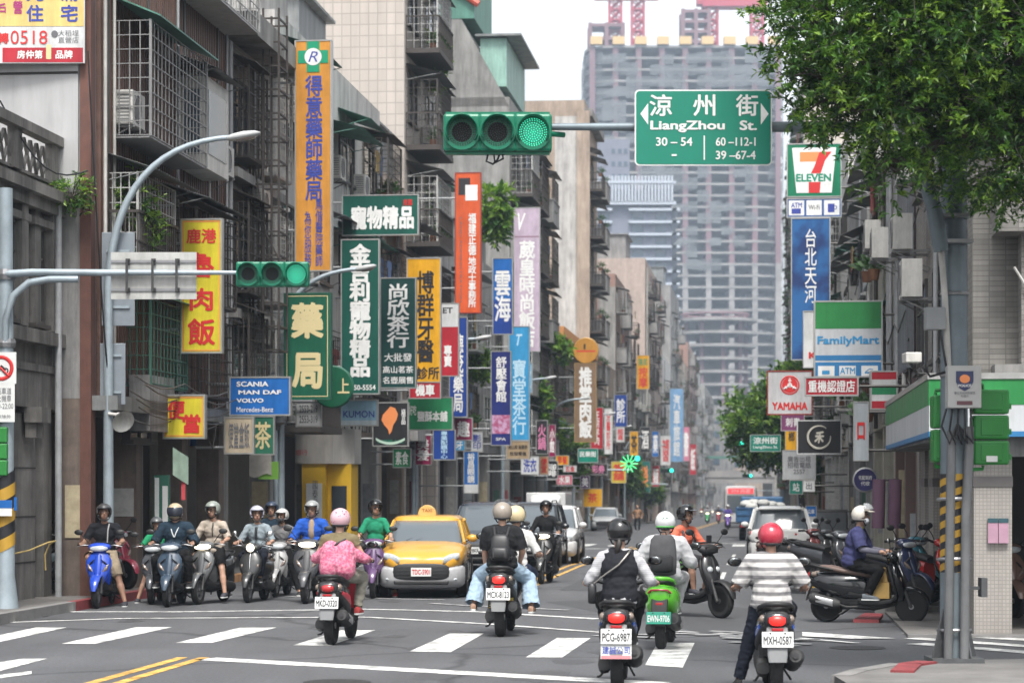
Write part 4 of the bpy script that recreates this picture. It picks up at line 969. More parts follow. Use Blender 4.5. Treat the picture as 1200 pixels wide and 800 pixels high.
    b = MB(); b.tube([(-.50, .165, .80), (-.72, .165, .845), (-.86, .11, .875), (-.89, 0, .88), (-.86, -.11, .875), (-.72, -.165, .845), (-.50, -.165, .80)], [.016, .02, .024, .026, .024, .02, .016], 8); b.build('grab_rail', mPLAST if not gg else body, S, 60)
    b = MB(); b.rings([superring((x, 0, z), w, h, 3, 14, 'x') for x, z, w, h in ((-.06, .42, .14, .08), (-.25, .46, .18, .10), (-.5, .52, .19, .10), (-.72, .60, .175, .07), (-.85, .665, .13, .035))]); b.build('under_cowl', mPLAST, S, 60)
    tl = mRED_ON if tail_on else mRED
    if gg:
        b = MB(); b.tube([(-.845, .14, .70), (-.885, .10, .735), (-.905, 0, .74), (-.885, -.10, .735), (-.845, -.14, .70)], .014, 6); b.build('tail_light', M('tail_strip', (.35, .03, .05), .3), S, 50)
        b = MB(); b.box((-.90, -.045, .535), (-.86, .045, .585)); b.build('brake_light', tl, S, bevel=.006)
    else:
        b = MB(); b.rings([superring((-.85-dx, 0, .735-dx*.25), w, h, 2.6, 16, 'x') for dx, w, h in ((0, .085, .056), (.045, .078, .05), (.066, .05, .034), (.072, .02, .012))]); b.build('tail_light', tl, S, 60)
        b = MB(); b.rings([superring((-.845-dx, 0, .735), w, h, 2.6, 16, 'x') for dx, w, h in ((-.02, .125, .085), (.022, .118, .078), (.03, .10, .066))]); b.build('lamp_surround', mPLAST, S, 60)
        b = MB(); b.box((-.915, -.055, .625), (-.885, .055, .652)); b.build('reflector', mRED, S, bevel=.004)
        for sg in (-1, 1):
            b = MB(); b.rings([superring((-.80-dx, sg*.128, .735), w, h, 2.2, 12, 'x') for dx, w, h in ((-.04, .038, .045), (.02, .042, .038), (.04, .03, .026), (.046, .01, .01))]); b.build('rear_indicator', mCLR if signal is None else mORA, S, 60)
    b = MB(); b.rings([superring((x, 0, z), w, d, 4, 12, 'z') for z, x, w, d in ((.68, -.80, .11, .05), (.60, -.855, .105, .03), (.50, -.90, .10, .02), (.40, -.93, .095, .014), (.33 if not gg else .30, -.945, .085, .01))]); b.build('rear_fender', M('fender_grey', (.20, .205, .21), .5) if not gg else mPLAST, S, 50)
    if plate:
        pw, ph = (.30, .15)
        P = thing('license_plate', None, None, (-.945, 0, .54), 0); P.parent = S; P.rotation_euler = (0, .12, 0)
        bpy.data.objects.remove(P)
        c = MB(); c.box((-.006, -pw/2, -ph/2), (.0, pw/2, ph/2)); P = c.build('license_plate', mPLG if green else mPLW, S, bevel=.003); P.location = (-.935, 0, .545) if not gg else (-.972, 0, .40); P.rotation_euler = (0, radians(10), 0)
        if plate != ' ':
            me = text_mesh(plate, mINKW if green else mINK, w=pw*.9, h=ph*.56, bold=.025); o = put('lettering', me, P, (-.0075, 0, -.008), -pi/2)
        c = MB()
        for y in (-.07, .07): c.cyl((-.012, y, ph*.40), (-.005, y, ph*.40), .009, n=8)
        c.build('bolts', mINK, P)
        if extra_plate:
            c = MB(); c.box((-.006, -pw/2, -.14), (0, pw/2, 0)); Q = c.build('advert_plate', mPLW, S, bevel=.003); Q.location = (-.925, 0, .465); Q.rotation_euler = (0, radians(10), 0)
            c = MB(); c.box((-.0072, -pw/2+.006, -.138), (-.0062, pw/2-.006, -.105)); c.build('red_band', M('band_pink', (.55, .20, .22), .5), Q)
            me = text_mesh(extra_plate, M('ink_blue', (.03, .06, .35), .5), w=pw*.9, h=.075, bold=.012); put('lettering', me, Q, (-.0085, 0, -.055), -pi/2)
    b = MB(); b.rings([superring((x, .125, z), .062, h*1.12, 3, 12, 'x') for x, z, h in ((-.14, .30, .06), (-.22, .31, .095), (-.45, .28, .085), (-.66, .26, .085), (-.74, .26, .05))]); b.build('belt_case', mENG, S, 50)
    b = MB(); b.rings([superring((x, -.02, z), .09, h, 3, 12, 'x') for x, z, h in ((-.12, .33, .06), (-.2, .35, .12), (-.4, .36, .12), (-.52, .36, .06))]); b.box((-.62, .06, .36), (-.4, .16, .48)); b.build('engine', mENG, S, 50)
    b = MB(); b.tube([(-.15, -.08, .24), (-.32, -.13, .24), (-.42, -.155, .28)], .02, 8); b.tube([(-.40, -.165, .275), (-.48, -.17, .29), (-.82, -.175, .375), (-.86, -.175, .385)], [.055, .082, .088, .06], 14); b.mat(1).lathe([(.0, 0), (.026, 0), (.03, .012), (.0, .012)], (-.865, -.175, .386), (-1, 0, .2), 12)
    b.build('exhaust', [mENG if not mx else mPLAST, mINK], S, 50)
    b = MB(); b.rings([superring((x, -.240, z), .018, .05, 3, 10, 'x') for x, z in ((-.5, .30), (-.6, .325), (-.76, .362))]); b.build('heat_shield', mSILV if not mx else mPLAST, S, 50)
    for sg in (-1, 1):
        b = MB(); b.tube([(-.60, sg*.12, .30), (-.56, sg*.13, .58)], .03, 8)
        for q in range(6): b.torus((-.60+.0066*q*1.0+.003, sg*.12, .36+.03*q), (.1, 0, 1), .034, .007, 10, 5)
        b.build('shock_absorber', mENG if not mx else M('shock_yellow', (.4, .28, .03), .5), S, 50)
    b = MB(); b.tube([(-.42, -.16, .13), (-.28, -.10, .22), (-.28, .10, .22), (-.42, .18, .12), (-.50, .2, .12)], .012, 6); b.build('stand', mENG, S, 50)
    if ut:
        b = MB(); b.tube([(.36, .3, 1.06), (.33, .18, 1.09), (.33, -.18, 1.09), (.36, -.3, 1.06)], .014, 8); b.build('handlebar', mENG, S, 50)
        b = MB(); b.box((.40, -.05, 1.08), (.415, .05, 1.2)); b.build('phone_holder', mINK, S, bevel=.006)
    return S
def heading_place(px, py, ang, dx, z=0.):
    """origin of a scooter whose wheel contact (dx ahead of the origin) stands on the ground there"""
    p = G(px, py, z); return p-Vector((cos(ang), sin(ang), 0))*dx
from mathutils import noise as mnoise
mSKIN = M('skin', (.46, .27, .19), .5, var=.12, scale=9); mSKIN2 = M('skin_tan', (.33, .185, .125), .5, var=.12, scale=9)
mHAIR = M('hair', (.018, .014, .012), .5, var=.4, scale=30); mLIP = M('lip', (.36, .14, .12), .5); mEYE = M('eye_dark', (.012, .010, .010), .15); mEYEW = M('eye_white', (.6, .58, .55), .3)
def fabric(name, c, var=.22): return M('fabric_'+name, c, .85, var=var, scale=7, bump=.25, fine=.08, spec=.2)
def stripes(name, c1, c2, per):
    if name in MATS: return MATS[name]
    m, nt, b = new_mat(name); N = nt.nodes.new; L = nt.links.new; b.inputs['Roughness'].default_value = .85
    tc = N('ShaderNodeTexCoord'); sx = N('ShaderNodeSeparateXYZ'); L(tc.outputs['Object'], sx.inputs[0])
    def mth(op, a, v=None):
        k = N('ShaderNodeMath'); k.operation = op
        L(a, k.inputs[0]) 
        if v is not None: k.inputs[1].default_value = v
        return k.outputs[0]
    f = mth('FRACT', mth('MULTIPLY', sx.outputs[2], 1/per)); g1 = mth('GREATER_THAN', f, .55)
    f2 = mth('FRACT', mth('MULTIPLY', sx.outputs[2], 6/per)); g2 = mth('MULTIPLY', mth('GREATER_THAN', f2, .6), .35)
    ad = N('ShaderNodeMath'); ad.operation = 'MAXIMUM'; L(g1, ad.inputs[0]); L(g2, ad.inputs[1])
    mx = N('ShaderNodeMix'); mx.data_type = 'RGBA'; mx.inputs[6].default_value = (*c1, 1); mx.inputs[7].default_value = (*c2, 1); L(ad.outputs[0], mx.inputs[0]); L(mx.outputs[2], b.inputs['Base Color'])
    MATS[name] = m; return m
def blotch(name, c1, c2, sc):
    if name in MATS: return MATS[name]
    m, nt, b = new_mat(name); N = nt.nodes.new; L = nt.links.new; b.inputs['Roughness'].default_value = .85
    tc = N('ShaderNodeTexCoord'); nz = N('ShaderNodeTexNoise'); nz.inputs['Scale'].default_value = sc; nz.inputs['Detail'].default_value = 6; L(tc.outputs['Object'], nz.inputs[0])
    r = N('ShaderNodeMapRange'); r.inputs['From Min'].default_value = .42; r.inputs['From Max'].default_value = .58; L(nz.outputs['Fac'], r.inputs[0])
    mx = N('ShaderNodeMix'); mx.data_type = 'RGBA'; mx.inputs[6].default_value = (*c1, 1); mx.inputs[7].default_value = (*c2, 1); L(r.outputs[0], mx.inputs[0]); L(mx.outputs[2], b.inputs['Base Color'])
    MATS[name] = m; return m
def vox(shapes, size, smooth=4, wrinkle=0., seed=0, freq=9., extra=None):
    """one continuous skin over overlapping limbs: union by voxels, then smoothed; returns (verts, faces)"""
    b = MB()
    for s in shapes:
        if s[0] == 'c': b.capsule(s[1], s[2], s[3], s[4], 12, 4)
        else: b.ell(s[1], s[2], s[3] if len(s) > 3 else None, 16, 10)
    o = bpy.data.objects.new('tmp', b.mesh('tmp', mSKIN)); md = o.modifiers.new('r', 'REMESH'); md.mode = 'VOXEL'; md.voxel_size = size
    sm = o.modifiers.new('s', 'SMOOTH'); sm.factor = .5; sm.iterations = smooth
    me = evaluate(o)
    n = len(me.vertices); co = np.empty(n*3); me.vertices.foreach_get('co', co); co = co.reshape(-1, 3)
    if wrinkle:
        no = np.empty(n*3); me.vertices.foreach_get('normal', no); no = no.reshape(-1, 3)
        k = np.array([mnoise.noise(Vector((p[0]*freq+seed, p[1]*freq, p[2]*freq*1.6)))+.5*mnoise.noise(Vector((p[0]*freq*2.3, p[1]*freq*2.3+seed, p[2]*freq*3.2))) for p in co])
        k = -np.abs(k)*1.6+.35
        co = co+no*(k*wrinkle)[:, None]
    fs = [tuple(p.vertices) for p in me.polygons]
    old = o.data; bpy.data.objects.remove(o); bpy.data.meshes.remove(old); bpy.data.meshes.remove(me)
    return [tuple(p) for p in co], fs
def openhem(mb, hems):
    """open the cloth at cuffs and hems"""
    o = MB(); o.v = mb.v; o.f = []; o.mi = []
    for f in mb.f:
        c = sum((Vector(mb.v[i]) for i in f), Vector())/len(f)
        if any((c-e).dot(d) > 0 and (c-e).length < r for e, d, r in hems): continue
        o.f.append(f); o.mi.append(0)
    return o
def ik(a, b, l1, l2, pole):
    d = b-a; D = min(d.length, (l1+l2)*.999); u = d.normalized(); x = (l1*l1-l2*l2+D*D)/(2*D); h = sqrt(max(l1*l1-x*x, 0))
    p = pole-u*pole.dot(u); p = p.normalized() if p.length > 1e-5 else Vector((0, 0, -1))
    return a+u*x+p*h
def hand_fingers(mb, wrist, grip, sg, axis=Vector((0, 1, 0))):
    """palm at the grip with four unequal bent fingers curling over it and a thumb below"""
    fw = (grip-wrist).normalized(); lat = axis*sg; up = lat.cross(fw)*-sg
    if up.z < 0: up = -up
    palm = grip-fw*.035+up*.018
    for i, (o, ln) in enumerate(((-.030, .85), (-.010, 1.0), (.011, .95), (.030, .75))):
        p0 = palm+lat*o; p1 = p0+fw*.045*ln+up*.012; p2 = p1+fw*.022*ln-up*.028*ln; p3 = p2-fw*.026*ln-up*.014*ln
        mb.capsule(p0, p1, .0105, .0098, 7, 2); mb.capsule(p1, p2, .0098, .009, 7, 2); mb.capsule(p2, p3, .009, .008, 7, 2)
    q0 = palm-lat*.035-fw*.02; q1 = q0-lat*.012+fw*.03-up*.02; q2 = q1+fw*.028-up*.014
    mb.capsule(q0, q1, .012, .0105, 7, 2); mb.capsule(q1, q2, .0105, .0085, 7, 2)
    return palm
def person(label, loc, heading, hip=(-.16, 0, .90), lean=.06, grips=None, feet=None, skin=None, build=1.0, shirt=None, sleeve=1., trousers=None, leg=1., shoe=None, helmet=None, hair=True, head_yaw=0., vest=None, flare=0.,
           mask=None, glasses=None, sex='m', size=.0125, visor=None, visor_up=False, scale=1., jacket_back=None, shirt_loose=.012, ponytail=False, group=None, head_pitch=0., helmet2=None, helmet_kind='open', collar=None):
    T = thing('person', label, 'person', loc, heading, group); T.scale = (scale,)*3
    skin = skin or mSKIN; P = Vector(hip); k = build
    Nk = P+Vector((lean, 0, .45)); Ch = P+Vector((lean*.55, 0, .27)); H = Nk+Vector((.035+lean*.25, 0, .205)); sw = (.175 if sex == 'm' else .155)*k
    S = {sg: Nk+Vector((0, sg*sw, -.035)) for sg in (-1, 1)}
    grips = grips or {sg: Vector((.30, sg*.31, 1.035)) for sg in (-1, 1)}
    feet = feet or {sg: Vector((.22, sg*.12, .40)) for sg in (-1, 1)}
    El, Kn, Wr, An, Hp = {}, {}, {}, {}, {}
    body, fing = [], MB()
    for sg in (-1, 1):
        g = Vector(grips[sg]); d = (g-S[sg]).normalized(); w0 = g-Vector((d.x, d.y*.3, d.z*.2)).normalized()*.085+Vector((0, 0, .015)); 
        El[sg] = ik(S[sg], w0, .275, .245, Vector((-.35, sg*.55, -1.0))); Wr[sg] = w0
        f = Vector(feet[sg]); An[sg] = f+Vector((0, 0, .085)); Hp[sg] = P+Vector((.02, sg*.09*k, -.03))
        Kn[sg] = ik(Hp[sg], An[sg], .425, .41, Vector((1, sg*.35, .45)))
        palm = hand_fingers(fing, Wr[sg], g, sg)
        body += [('c', S[sg], El[sg], .052*k, .041*k), ('c', El[sg], Wr[sg], .042*k, .028), ('c', Wr[sg], palm, .028, .034), ('e', palm, (.036, .043, .022)),
                 ('c', Hp[sg], Kn[sg], .085*k, .056*k), ('c', Kn[sg], An[sg], .055*k, .037), ('c', Kn[sg]*.65+An[sg]*.35, Kn[sg]*.4+An[sg]*.6, .058*k, .048*k),
                 ('c', An[sg]+Vector((-.03, 0, -.05)), f+Vector((.13, sg*.02, .028)), .036, .028)]
    spine = (Nk-P).normalized()
    rotT = spine.to_track_quat('Z', 'X').to_matrix(); 
    rotT = Matrix(((spine.z, 0, spine.x), (0, 1, 0), (-spine.x, 0, spine.z)))
    torso = [('e', P+Vector((0, 0, .02)), (.125*k, .165*k, .13), rotT), ('e', P*.6+Ch*.4, (.115*k*k, .15*k, .16), rotT), ('e', Ch+Vector((0, 0, .03)), (.115*k, .165*k, .17), rotT), ('c', S[-1]*.85+Nk*.15, S[1]*.85+Nk*.15, .062*k, .062*k), ('c', Nk+Vector((0, sw*.55, -.01)), Nk+Vector((0, -sw*.55, -.01)), .06, .06)]
    hr = Matrix.Rotation(head_yaw, 3, 'Z')@Matrix.Rotation(head_pitch, 3, 'Y')
    hd = lambda x, y, z: H+hr@Vector((x, y, z))
    head = [('c', Nk+Vector((0, 0, -.02)), H+Vector((-.02, 0, -.05)), .056, .055), ('e', hd(-.012, 0, .02), (.096, .076, .105), hr), ('e', hd(.018, 0, -.045), (.070, .060, .072), hr), ('e', hd(.045, 0, -.085), (.032, .036, .025), hr)]
    mat0 = [skin, mEYEW, mEYE, mLIP, mHAIR]
    v, f = vox(body+torso+head, size, 4)
    b = MB(); b.add(v, f); o0 = len(b.v); b.v += fing.v; b.f += [tuple(i+o0 for i in q) for q in fing.f]; b.mi += [0]*len(fing.f)
    b.tube([hd(.082, 0, .022), hd(.098, 0, -.005), hd(.108, 0, -.022)], [.007, .011, .014], 8); b.ell(hd(.094, .012, -.025), (.011, .009, .008)); b.ell(hd(.094, -.012, -.025), (.011, .009, .008))
    for sg in (-1, 1):
        b.mat(1).ell(hd(.079, sg*.031, .012), (.010, .0135, .008), hr, 10, 6); b.mat(2).ell(hd(.087, sg*.031, .012), (.004, .007, .007), hr, 8, 6)
        b.mat(4).tube([hd(.087, sg*.014, .034), hd(.084, sg*.034, .039), hd(.071, sg*.05, .032)], [.004, .0055, .003], 6)
        b.mat(0).ell(hd(-.005, sg*.077, .0), (.018, .008, .030), hr, 10, 6)
    b.mat(3).ell(hd(.083, 0, -.054), (.009, .022, .005), hr, 10, 6); b.ell(hd(.083, 0, -.063), (.009, .018, .006), hr, 10, 6); b.mat(0)
    b.build('body', mat0, T, 180)
    if shirt:
        L_ = shirt_loose; sh = []
        for s in torso:
            sh.append((s[0], s[1], tuple(q+L_ for q in s[2]), *s[3:]) if s[0] == 'e' else (s[0], s[1], s[2], s[3]+L_*.8, s[4]+L_*.8))
        sh.append(('e', P+Vector((0, 0, -.02)), (.14*k+L_, .17*k+L_, .10), rotT))
        hems = []
        for sg in (-1, 1):
            if sleeve <= 1: hems.append((S[sg].lerp(El[sg], sleeve), (El[sg]-S[sg]).normalized(), .14))
            else: hems.append((El[sg].lerp(Wr[sg], sleeve-1), (Wr[sg]-El[sg]).normalized(), .11))
            if sleeve <= 1: e = S[sg].lerp(El[sg], sleeve); sh.append(('c', S[sg], e, .056*k+L_, .047*k+L_*1.4))
            else: sh += [('c', S[sg], El[sg], .056*k+L_, .046*k+L_*1.2), ('c', El[sg], El[sg].lerp(Wr[sg], sleeve-1), .046*k+L_*1.1, .034+L_*.9)]
        v, f = vox(sh, size, 3, .0115, rnd.random()*50, 6); c = MB(); c.add(v, f); c = openhem(c, hems); c.build('shirt', shirt, T, 180, fixn=False)
    if collar:
        c = MB(); c.torus(Nk+Vector((.0, 0, .035)), (-.15, 0, 1), .064, .016, 18, 6, 1.6); c.build('collar', collar, T, 60)
    if vest:
        L_ = shirt_loose+.014; sh = [(s[0], s[1], tuple(q+L_ for q in s[2]), *s[3:]) if s[0] == 'e' else (s[0], s[1].lerp(s[2], .1), s[2].lerp(s[1], .1), s[3]+L_*.7, s[4]+L_*.7) for s in torso]
        v, f = vox(sh, size, 3, .008, rnd.random()*50); c = MB(); c.add(v, f); c.build('vest', vest, T, 180)
    if trousers:
        L_ = .013; tr = [('e', P+Vector((0, 0, -.0)), (.13*k+L_, .168*k+L_, .125), rotT)]
        hems = []
        for sg in (-1, 1):
            if leg <= 1: hems.append((Hp[sg].lerp(Kn[sg], leg), (Kn[sg]-Hp[sg]).normalized(), .18))
            else: hems.append((Kn[sg].lerp(An[sg], leg-1), (An[sg]-Kn[sg]).normalized(), .16))
            if leg <= 1: tr.append(('c', Hp[sg], Hp[sg].lerp(Kn[sg], leg), .09*k+L_, .068*k+L_*1.6))
            else: 
                e = Kn[sg].lerp(An[sg], leg-1); tr += [('c', Hp[sg], Kn[sg], .09*k+L_, .063*k+L_+flare*.3), ('c', Kn[sg], e, .062*k+L_+flare*.3, .043*k+L_+flare)]
        v, f = vox(tr, size, 3, .010, rnd.random()*50, 8); c = MB(); c.add(v, f); c = openhem(c, hems); c.build('trousers', trousers, T, 180, fixn=False)
    if shoe:
        for sg in (-1, 1):
            f0 = Vector(feet[sg]); y = sg*.02; c = MB()
            c.rings([superring((f0.x+dx, f0.y+y*(dx+.08)*3, f0.z+zc), w, h, 2.6, 14, 'x') for dx, zc, w, h in ((-.085, .045, .02, .03), (-.075, .05, .037, .045), (-.02, .055, .043, .05), (.06, .042, .047, .036), (.12, .033, .046, .028), (.155, .026, .033, .02), (.168, .024, .012, .008))])
            c.mat(1).rings([superring((f0.x+dx, f0.y+y*(dx+.08)*3, f0.z+.008), w, .012, 4, 12, 'x') for dx, w in ((-.09, .03), (-.02, .046), (.08, .051), (.15, .04), (.172, .015))]); c.build('shoe', [shoe, mPLW if shoe is not mSKIN else mPLAST], T, 50)
    if hair:
        c = MB(); c.ell(hd(-.03, 0, .0), (.092, .084, .095), hr); c.build('hair', mHAIR, T, 60)
    if ponytail:
        c = MB(); c.tube([hd(-.10, 0, -.04), hd(-.135, .0, -.09), hd(-.13, .02, -.17), hd(-.11, .03, -.24)], [.02, .034, .03, .008], 10); c.build('ponytail', mHAIR, T, 60)
    if helmet:
        c = MB(); hc = hd(-.012, 0, .035); rx, ry, rz_ = .149, .134, .137; n, m_ = 28, 18
        full = helmet_kind == 'full'
        vs, keep = [], []
        for i in range(m_+1):
            a = -pi/2+pi*i/m_
            for j in range(n): t = 2*pi*j/n; vs.append(Vector((rx*cos(a)*cos(t), ry*cos(a)*sin(t), rz_*sin(a)*(1.0 if a > 0 else (1.15 if full else 1.05)))))
        fs = []
        for i in range(m_):
            for j in range(n):
                q = (i*n+j, i*n+(j+1) % n, (i+1)*n+(j+1) % n, (i+1)*n+j); ce = sum((vs[x] for x in q), Vector())/4; u = Vector((ce.x/rx, ce.y/ry, ce.z/rz_))
                if u.z < (-.86 if full else -.62): continue
                if u.x > .28 and u.z < .30 and (u.z > -.40 or not full) and abs(u.y) < .86: continue
                fs.append(q)
        c.add([hc+hr@p for p in vs], fs)
        hm = c.build('helmet', helmet, T, 60, fixn=False); sd_ = hm.modifiers.new('shell', 'SOLIDIFY'); sd_.thickness = .022; sd_.offset = -1
        c = MB()
        for sg in (-1, 1): c.tube([hd(.03, sg*.105, -.045), hd(.045, sg*.078, -.10), hd(.05, 0, -.128)], .009, 6)
        c.build('chin_strap', mPLAST, hm, 60)
        if helmet2: 
            c = MB(); rg = []
            for j in range(25): t = radians(40)+radians(280)*j/24; p = Vector((rx*1.012*cos(t)*.87, ry*1.012*sin(t)*.87, -.065)); rg.append(hc+hr@p)
            c.tube(rg, .012, 6); c.build('helmet_band', helmet2, hm, 60)
        c = MB(); rg = []
        for j in range(25): t = radians(48)+radians(264)*j/24; rg.append(hc+hr@Vector((rx*.80*cos(t), ry*.80*sin(t), -rz_*.635)))
        c.tube(rg, .011, 6); c.tube([hc+hr@Vector((rx*.955*cos(t), ry*.96*sin(t), rz_*.31)) for t in np.linspace(-1.05, 1.05, 13)], .009, 6); c.build('helmet_trim', mINK, hm, 60)
        if helmet_kind == 'peak':
            c = MB(); c.rings([[hc+hr@Vector((.125*cos(t)+x, .115*sin(t), z)) for t in np.linspace(-1.1, 1.1, 12)] for x, z in ((0, .055), (.03, .06), (.075, .045), (.075, .038), (.03, .05), (0, .047))], True, True, False); c.build('peak', helmet, hm, 50)
        if visor:
            c = MB(); vs = []; a0, a1 = (-.62, .42) if not visor_up else (.30, 1.05); off = 1.07; nn, mm = 16, 8
            for i in range(mm+1):
                a = a0+(a1-a0)*i/mm
                for j in range(nn+1): t = radians(-82)+radians(164)*j/nn; vs.append(hc+hr@Vector((rx*off*cos(a)*cos(t)*(1.04 if not visor_up else 1.0), ry*off*cos(a)*sin(t), rz_*off*sin(a)*1.05)))
            if visor_up: vs = [p+hr@Vector((.03, 0, .035)) for p in vs]
            c.add(vs, [(i*(nn+1)+j, i*(nn+1)+j+1, (i+1)*(nn+1)+j+1, (i+1)*(nn+1)+j) for i in range(mm) for j in range(nn)])
            o = c.build('visor', visor, hm, 180); sd_ = o.modifiers.new('shell', 'SOLIDIFY'); sd_.thickness = .003
    if mask:
        c = MB(); c.ell(hd(.055, 0, -.055), (.052, .064, .055), hr); c.build('face_mask', mask, T, 60)
    if glasses:
        c = MB()
        for sg in (-1, 1):
            if glasses == 'sun': c.ell(hd(.094, sg*.033, .012), (.008, .028, .021), hr)
            else: c.torus(hd(.098, sg*.032, .012), hr@Vector((1, 0, 0)), .022, .0028, 14, 5)
            c.tube([hd(.09, sg*.058, .018), hd(.0, sg*.08, .018)], .0025, 5)
        c.tube([hd(.1, -.01, .015), hd(.1, .01, .015)], .003, 5); c.build('glasses', mEYE, T, 60)
    return T, dict(N=Nk, S=S, P=P, Ch=Ch, H=H, K=Kn, A=An, E=El, W=Wr, k=k)
def backpack(label, T, J, m, m2, h=.42, w=.30, d=.15, zc=None, loose=.02):
    B = thing('backpack', label, 'backpack', T.location, T.rotation_euler[2]); B.scale = T.scale
    xb = J['Ch'].x-.125*J['k']-loose; zc = zc or J['Ch'].z+.02; yw = w/2
    b = MB(); b.rings([superring((xb-d*.5+dx, 0, z), ww, dd, 3.2, 20, 'z') for z, dx, ww, dd in ((zc-h*.5, .0, yw*.75, d*.30), (zc-h*.46, 0, yw*.94, d*.45), (zc-h*.2, -.01, yw, d*.5), (zc+h*.15, .0, yw*.96, d*.47), (zc+h*.38, .015, yw*.86, d*.38), (zc+h*.49, .02, yw*.6, d*.22))]); b.build('pack_body', m, B, 60)
    b = MB(); b.rings([superring((xb-d*1.02, 0, z), ww, dd, 3, 16, 'z') for z, ww, dd in ((zc-h*.42, yw*.55, .02), (zc-h*.38, yw*.78, .045), (zc-h*.05, yw*.8, .045), (zc-.0, yw*.62, .02))]); b.build('front_pocket', m2, B, 60)
    b = MB(); b.tube([(xb-d*1.01-.02, -yw*.7, zc-h*.06), (xb-d*1.03-.03, 0, zc-h*.04), (xb-d*1.01-.02, yw*.7, zc-h*.06)], .006, 5); b.build('zip', mALU, B, 60)
    for sg in (-1, 1):
        N = J['N']; b = MB(); pts = [(xb-.02, sg*.075, zc+h*.36), (N.x-.075, sg*.10, N.z+.03), (N.x+.02, sg*.105, N.z+.045), (N.x+.115, sg*.11, N.z-.08), (J['Ch'].x+.155*J['k'], sg*.12, zc+.0), (J['Ch'].x+.09, sg*.17*J['k'], zc-h*.28), (xb, sg*.125, zc-h*.42)]
        b.tube(pts, .018, 8); b.build('shoulder_strap', m2, B, 60)
    b = MB(); b.tube([(xb-.03, -.04, zc+h*.47), (xb-.04, -.03, zc+h*.56), (xb-.04, .03, zc+h*.56), (xb-.03, .04, zc+h*.47)], .008, 6); b.build('carry_loop', m2, B, 60)
    return B
A0 = pi/2-YAW             # heading up the street
GRP = 'motor scooters at the crossing'; PGRP = None
def V3(*a): return Vector(a)
clear = None
def clear_visor():
    if 'clear_visor' in MATS: return MATS['clear_visor']
    m, nt, b = new_mat('clear_visor'); b.inputs['Base Color'].default_value = (.5, .52, .55, 1); b.inputs['Roughness'].default_value = .08; b.inputs['Alpha'].default_value = .38; MATS['clear_visor'] = m; return m
mVIS = glass('dark_visor', (.03, .035, .05), .06)
board = {sg: V3(.20, sg*.11, .345) for sg in (-1, 1)}
def ground_feet(l=True, r=True):
    d = dict(board)
    if l: d[1] = V3(.02, .36, .0)
    if r: d[-1] = V3(.02, -.36, .0)
    return d
o = heading_place(393, 755, A0+.06, -.63); a = A0-.02
scooter('dark grey scooter with a red tail lamp, ridden by the person in the pink jacket', o, a, paint('graphite', (.03, .03, .034)), M('red_floor', (.45, .03, .05), .4), plate='MKD-0320', tail_on=False, group=GRP)
T, J = person('rider in a pink checked jacket over khaki and a pale pink helmet, seen from behind', o, a, feet={1: V3(.16, .15, .345), -1: V3(.15, -.19, .345)}, build=1.12, sex='f', shirt=fabric('khaki', (.16, .13, .075)), sleeve=.3, trousers=fabric('greige', (.26, .25, .21)), leg=1.95, shoe=fabric('red_shoe', (.4, .06, .06)), helmet=M('helmet_pink', (.62, .40, .45), .3, coat=.6, var=.06), shirt_loose=.022, grips={1: V3(.26, .33, 1.03), -1: V3(.26, -.33, 1.03)})
pk = blotch('pink_check', (.50, .10, .19), (.60, .23, .31), 34)
sh = [('c', J['Ch']+V3(-.06, .08, .0), J['P']+V3(-.07, .09, .05), .15, .15), ('c', J['Ch']+V3(-.06, -.08, .0), J['P']+V3(-.07, -.09, .05), .15, .15), ('c', J['Ch']+V3(-.03, .17, -.02), J['E'][1]+V3(0, .01, 0), .092, .075), ('c', J['Ch']+V3(-.03, -.17, -.02), J['E'][-1]+V3(0, -.01, 0), .085, .072), ('c', J['E'][1], J['W'][1]+V3(-.03, 0, 0), .07, .052), ('c', J['E'][-1], J['W'][-1]+V3(-.03, 0, 0), .07, .052), ('e', J['P']+V3(-.075, 0, .10), (.135, .195, .12))]
v, f = vox(sh, .0125, 3, .010, 3, 6); c = MB(); c.add(v, f); c.build('jacket', pk, T, 180)
b = MB(); b.tube([(J['S'][-1].x-.11, -.10, J['N'].z-.02), (J['Ch'].x-.165, .0, J['Ch'].z+.10), (J['Ch'].x-.165, .10, J['Ch'].z)], .014, 6); b.build('bag_strap', mINK, T, 60)
hs_ = [x for x in T.children if x.name.startswith('helmet')][0]
c = MB(); r5 = random.Random(2)
for _ in range(16): t = r5.uniform(2.2, 4.1); z = r5.uniform(-.05, .10); c.ell(J['H']+V3(-.012+.145*cos(t)*.95, .131*sin(t)*.95, .035+z), (.009, .009, .009), None, 8, 5)
c.build('helmet_dots', M('dot_pink', (.5, .08, .2), .4), hs_, 60)
o = heading_place(588, 745, A0+.03, -.63); a = A0+.01
scooter('black maxi scooter carrying two people, brake lamp lit', o, a, paint('black', (.03, .03, .032)), M('maxi_grey', (.10, .10, .105), .45), style='maxi', plate='MCX-8123', tail_on=True, group=GRP, scale=1.06)
T, J = person('driver in a white top and cream helmet, half hidden behind the passenger with the rucksack', o, a, hip=(-.02, -.02, .92), lean=.05, feet={1: V3(.22, .13, .36), -1: V3(.22, -.13, .36)}, shirt=fabric('white_top', (.55, .55, .54)), trousers=fabric('navy_trousers', (.04, .05, .09)), leg=1.9, shoe=mPLAST, helmet=M('helmet_cream', (.60, .49, .30), .4, coat=.3, var=.08), grips={1: V3(.30, .33, 1.05), -1: V3(.30, -.33, 1.05)}, head_yaw=-.5)
T.location = T.location+V*.12
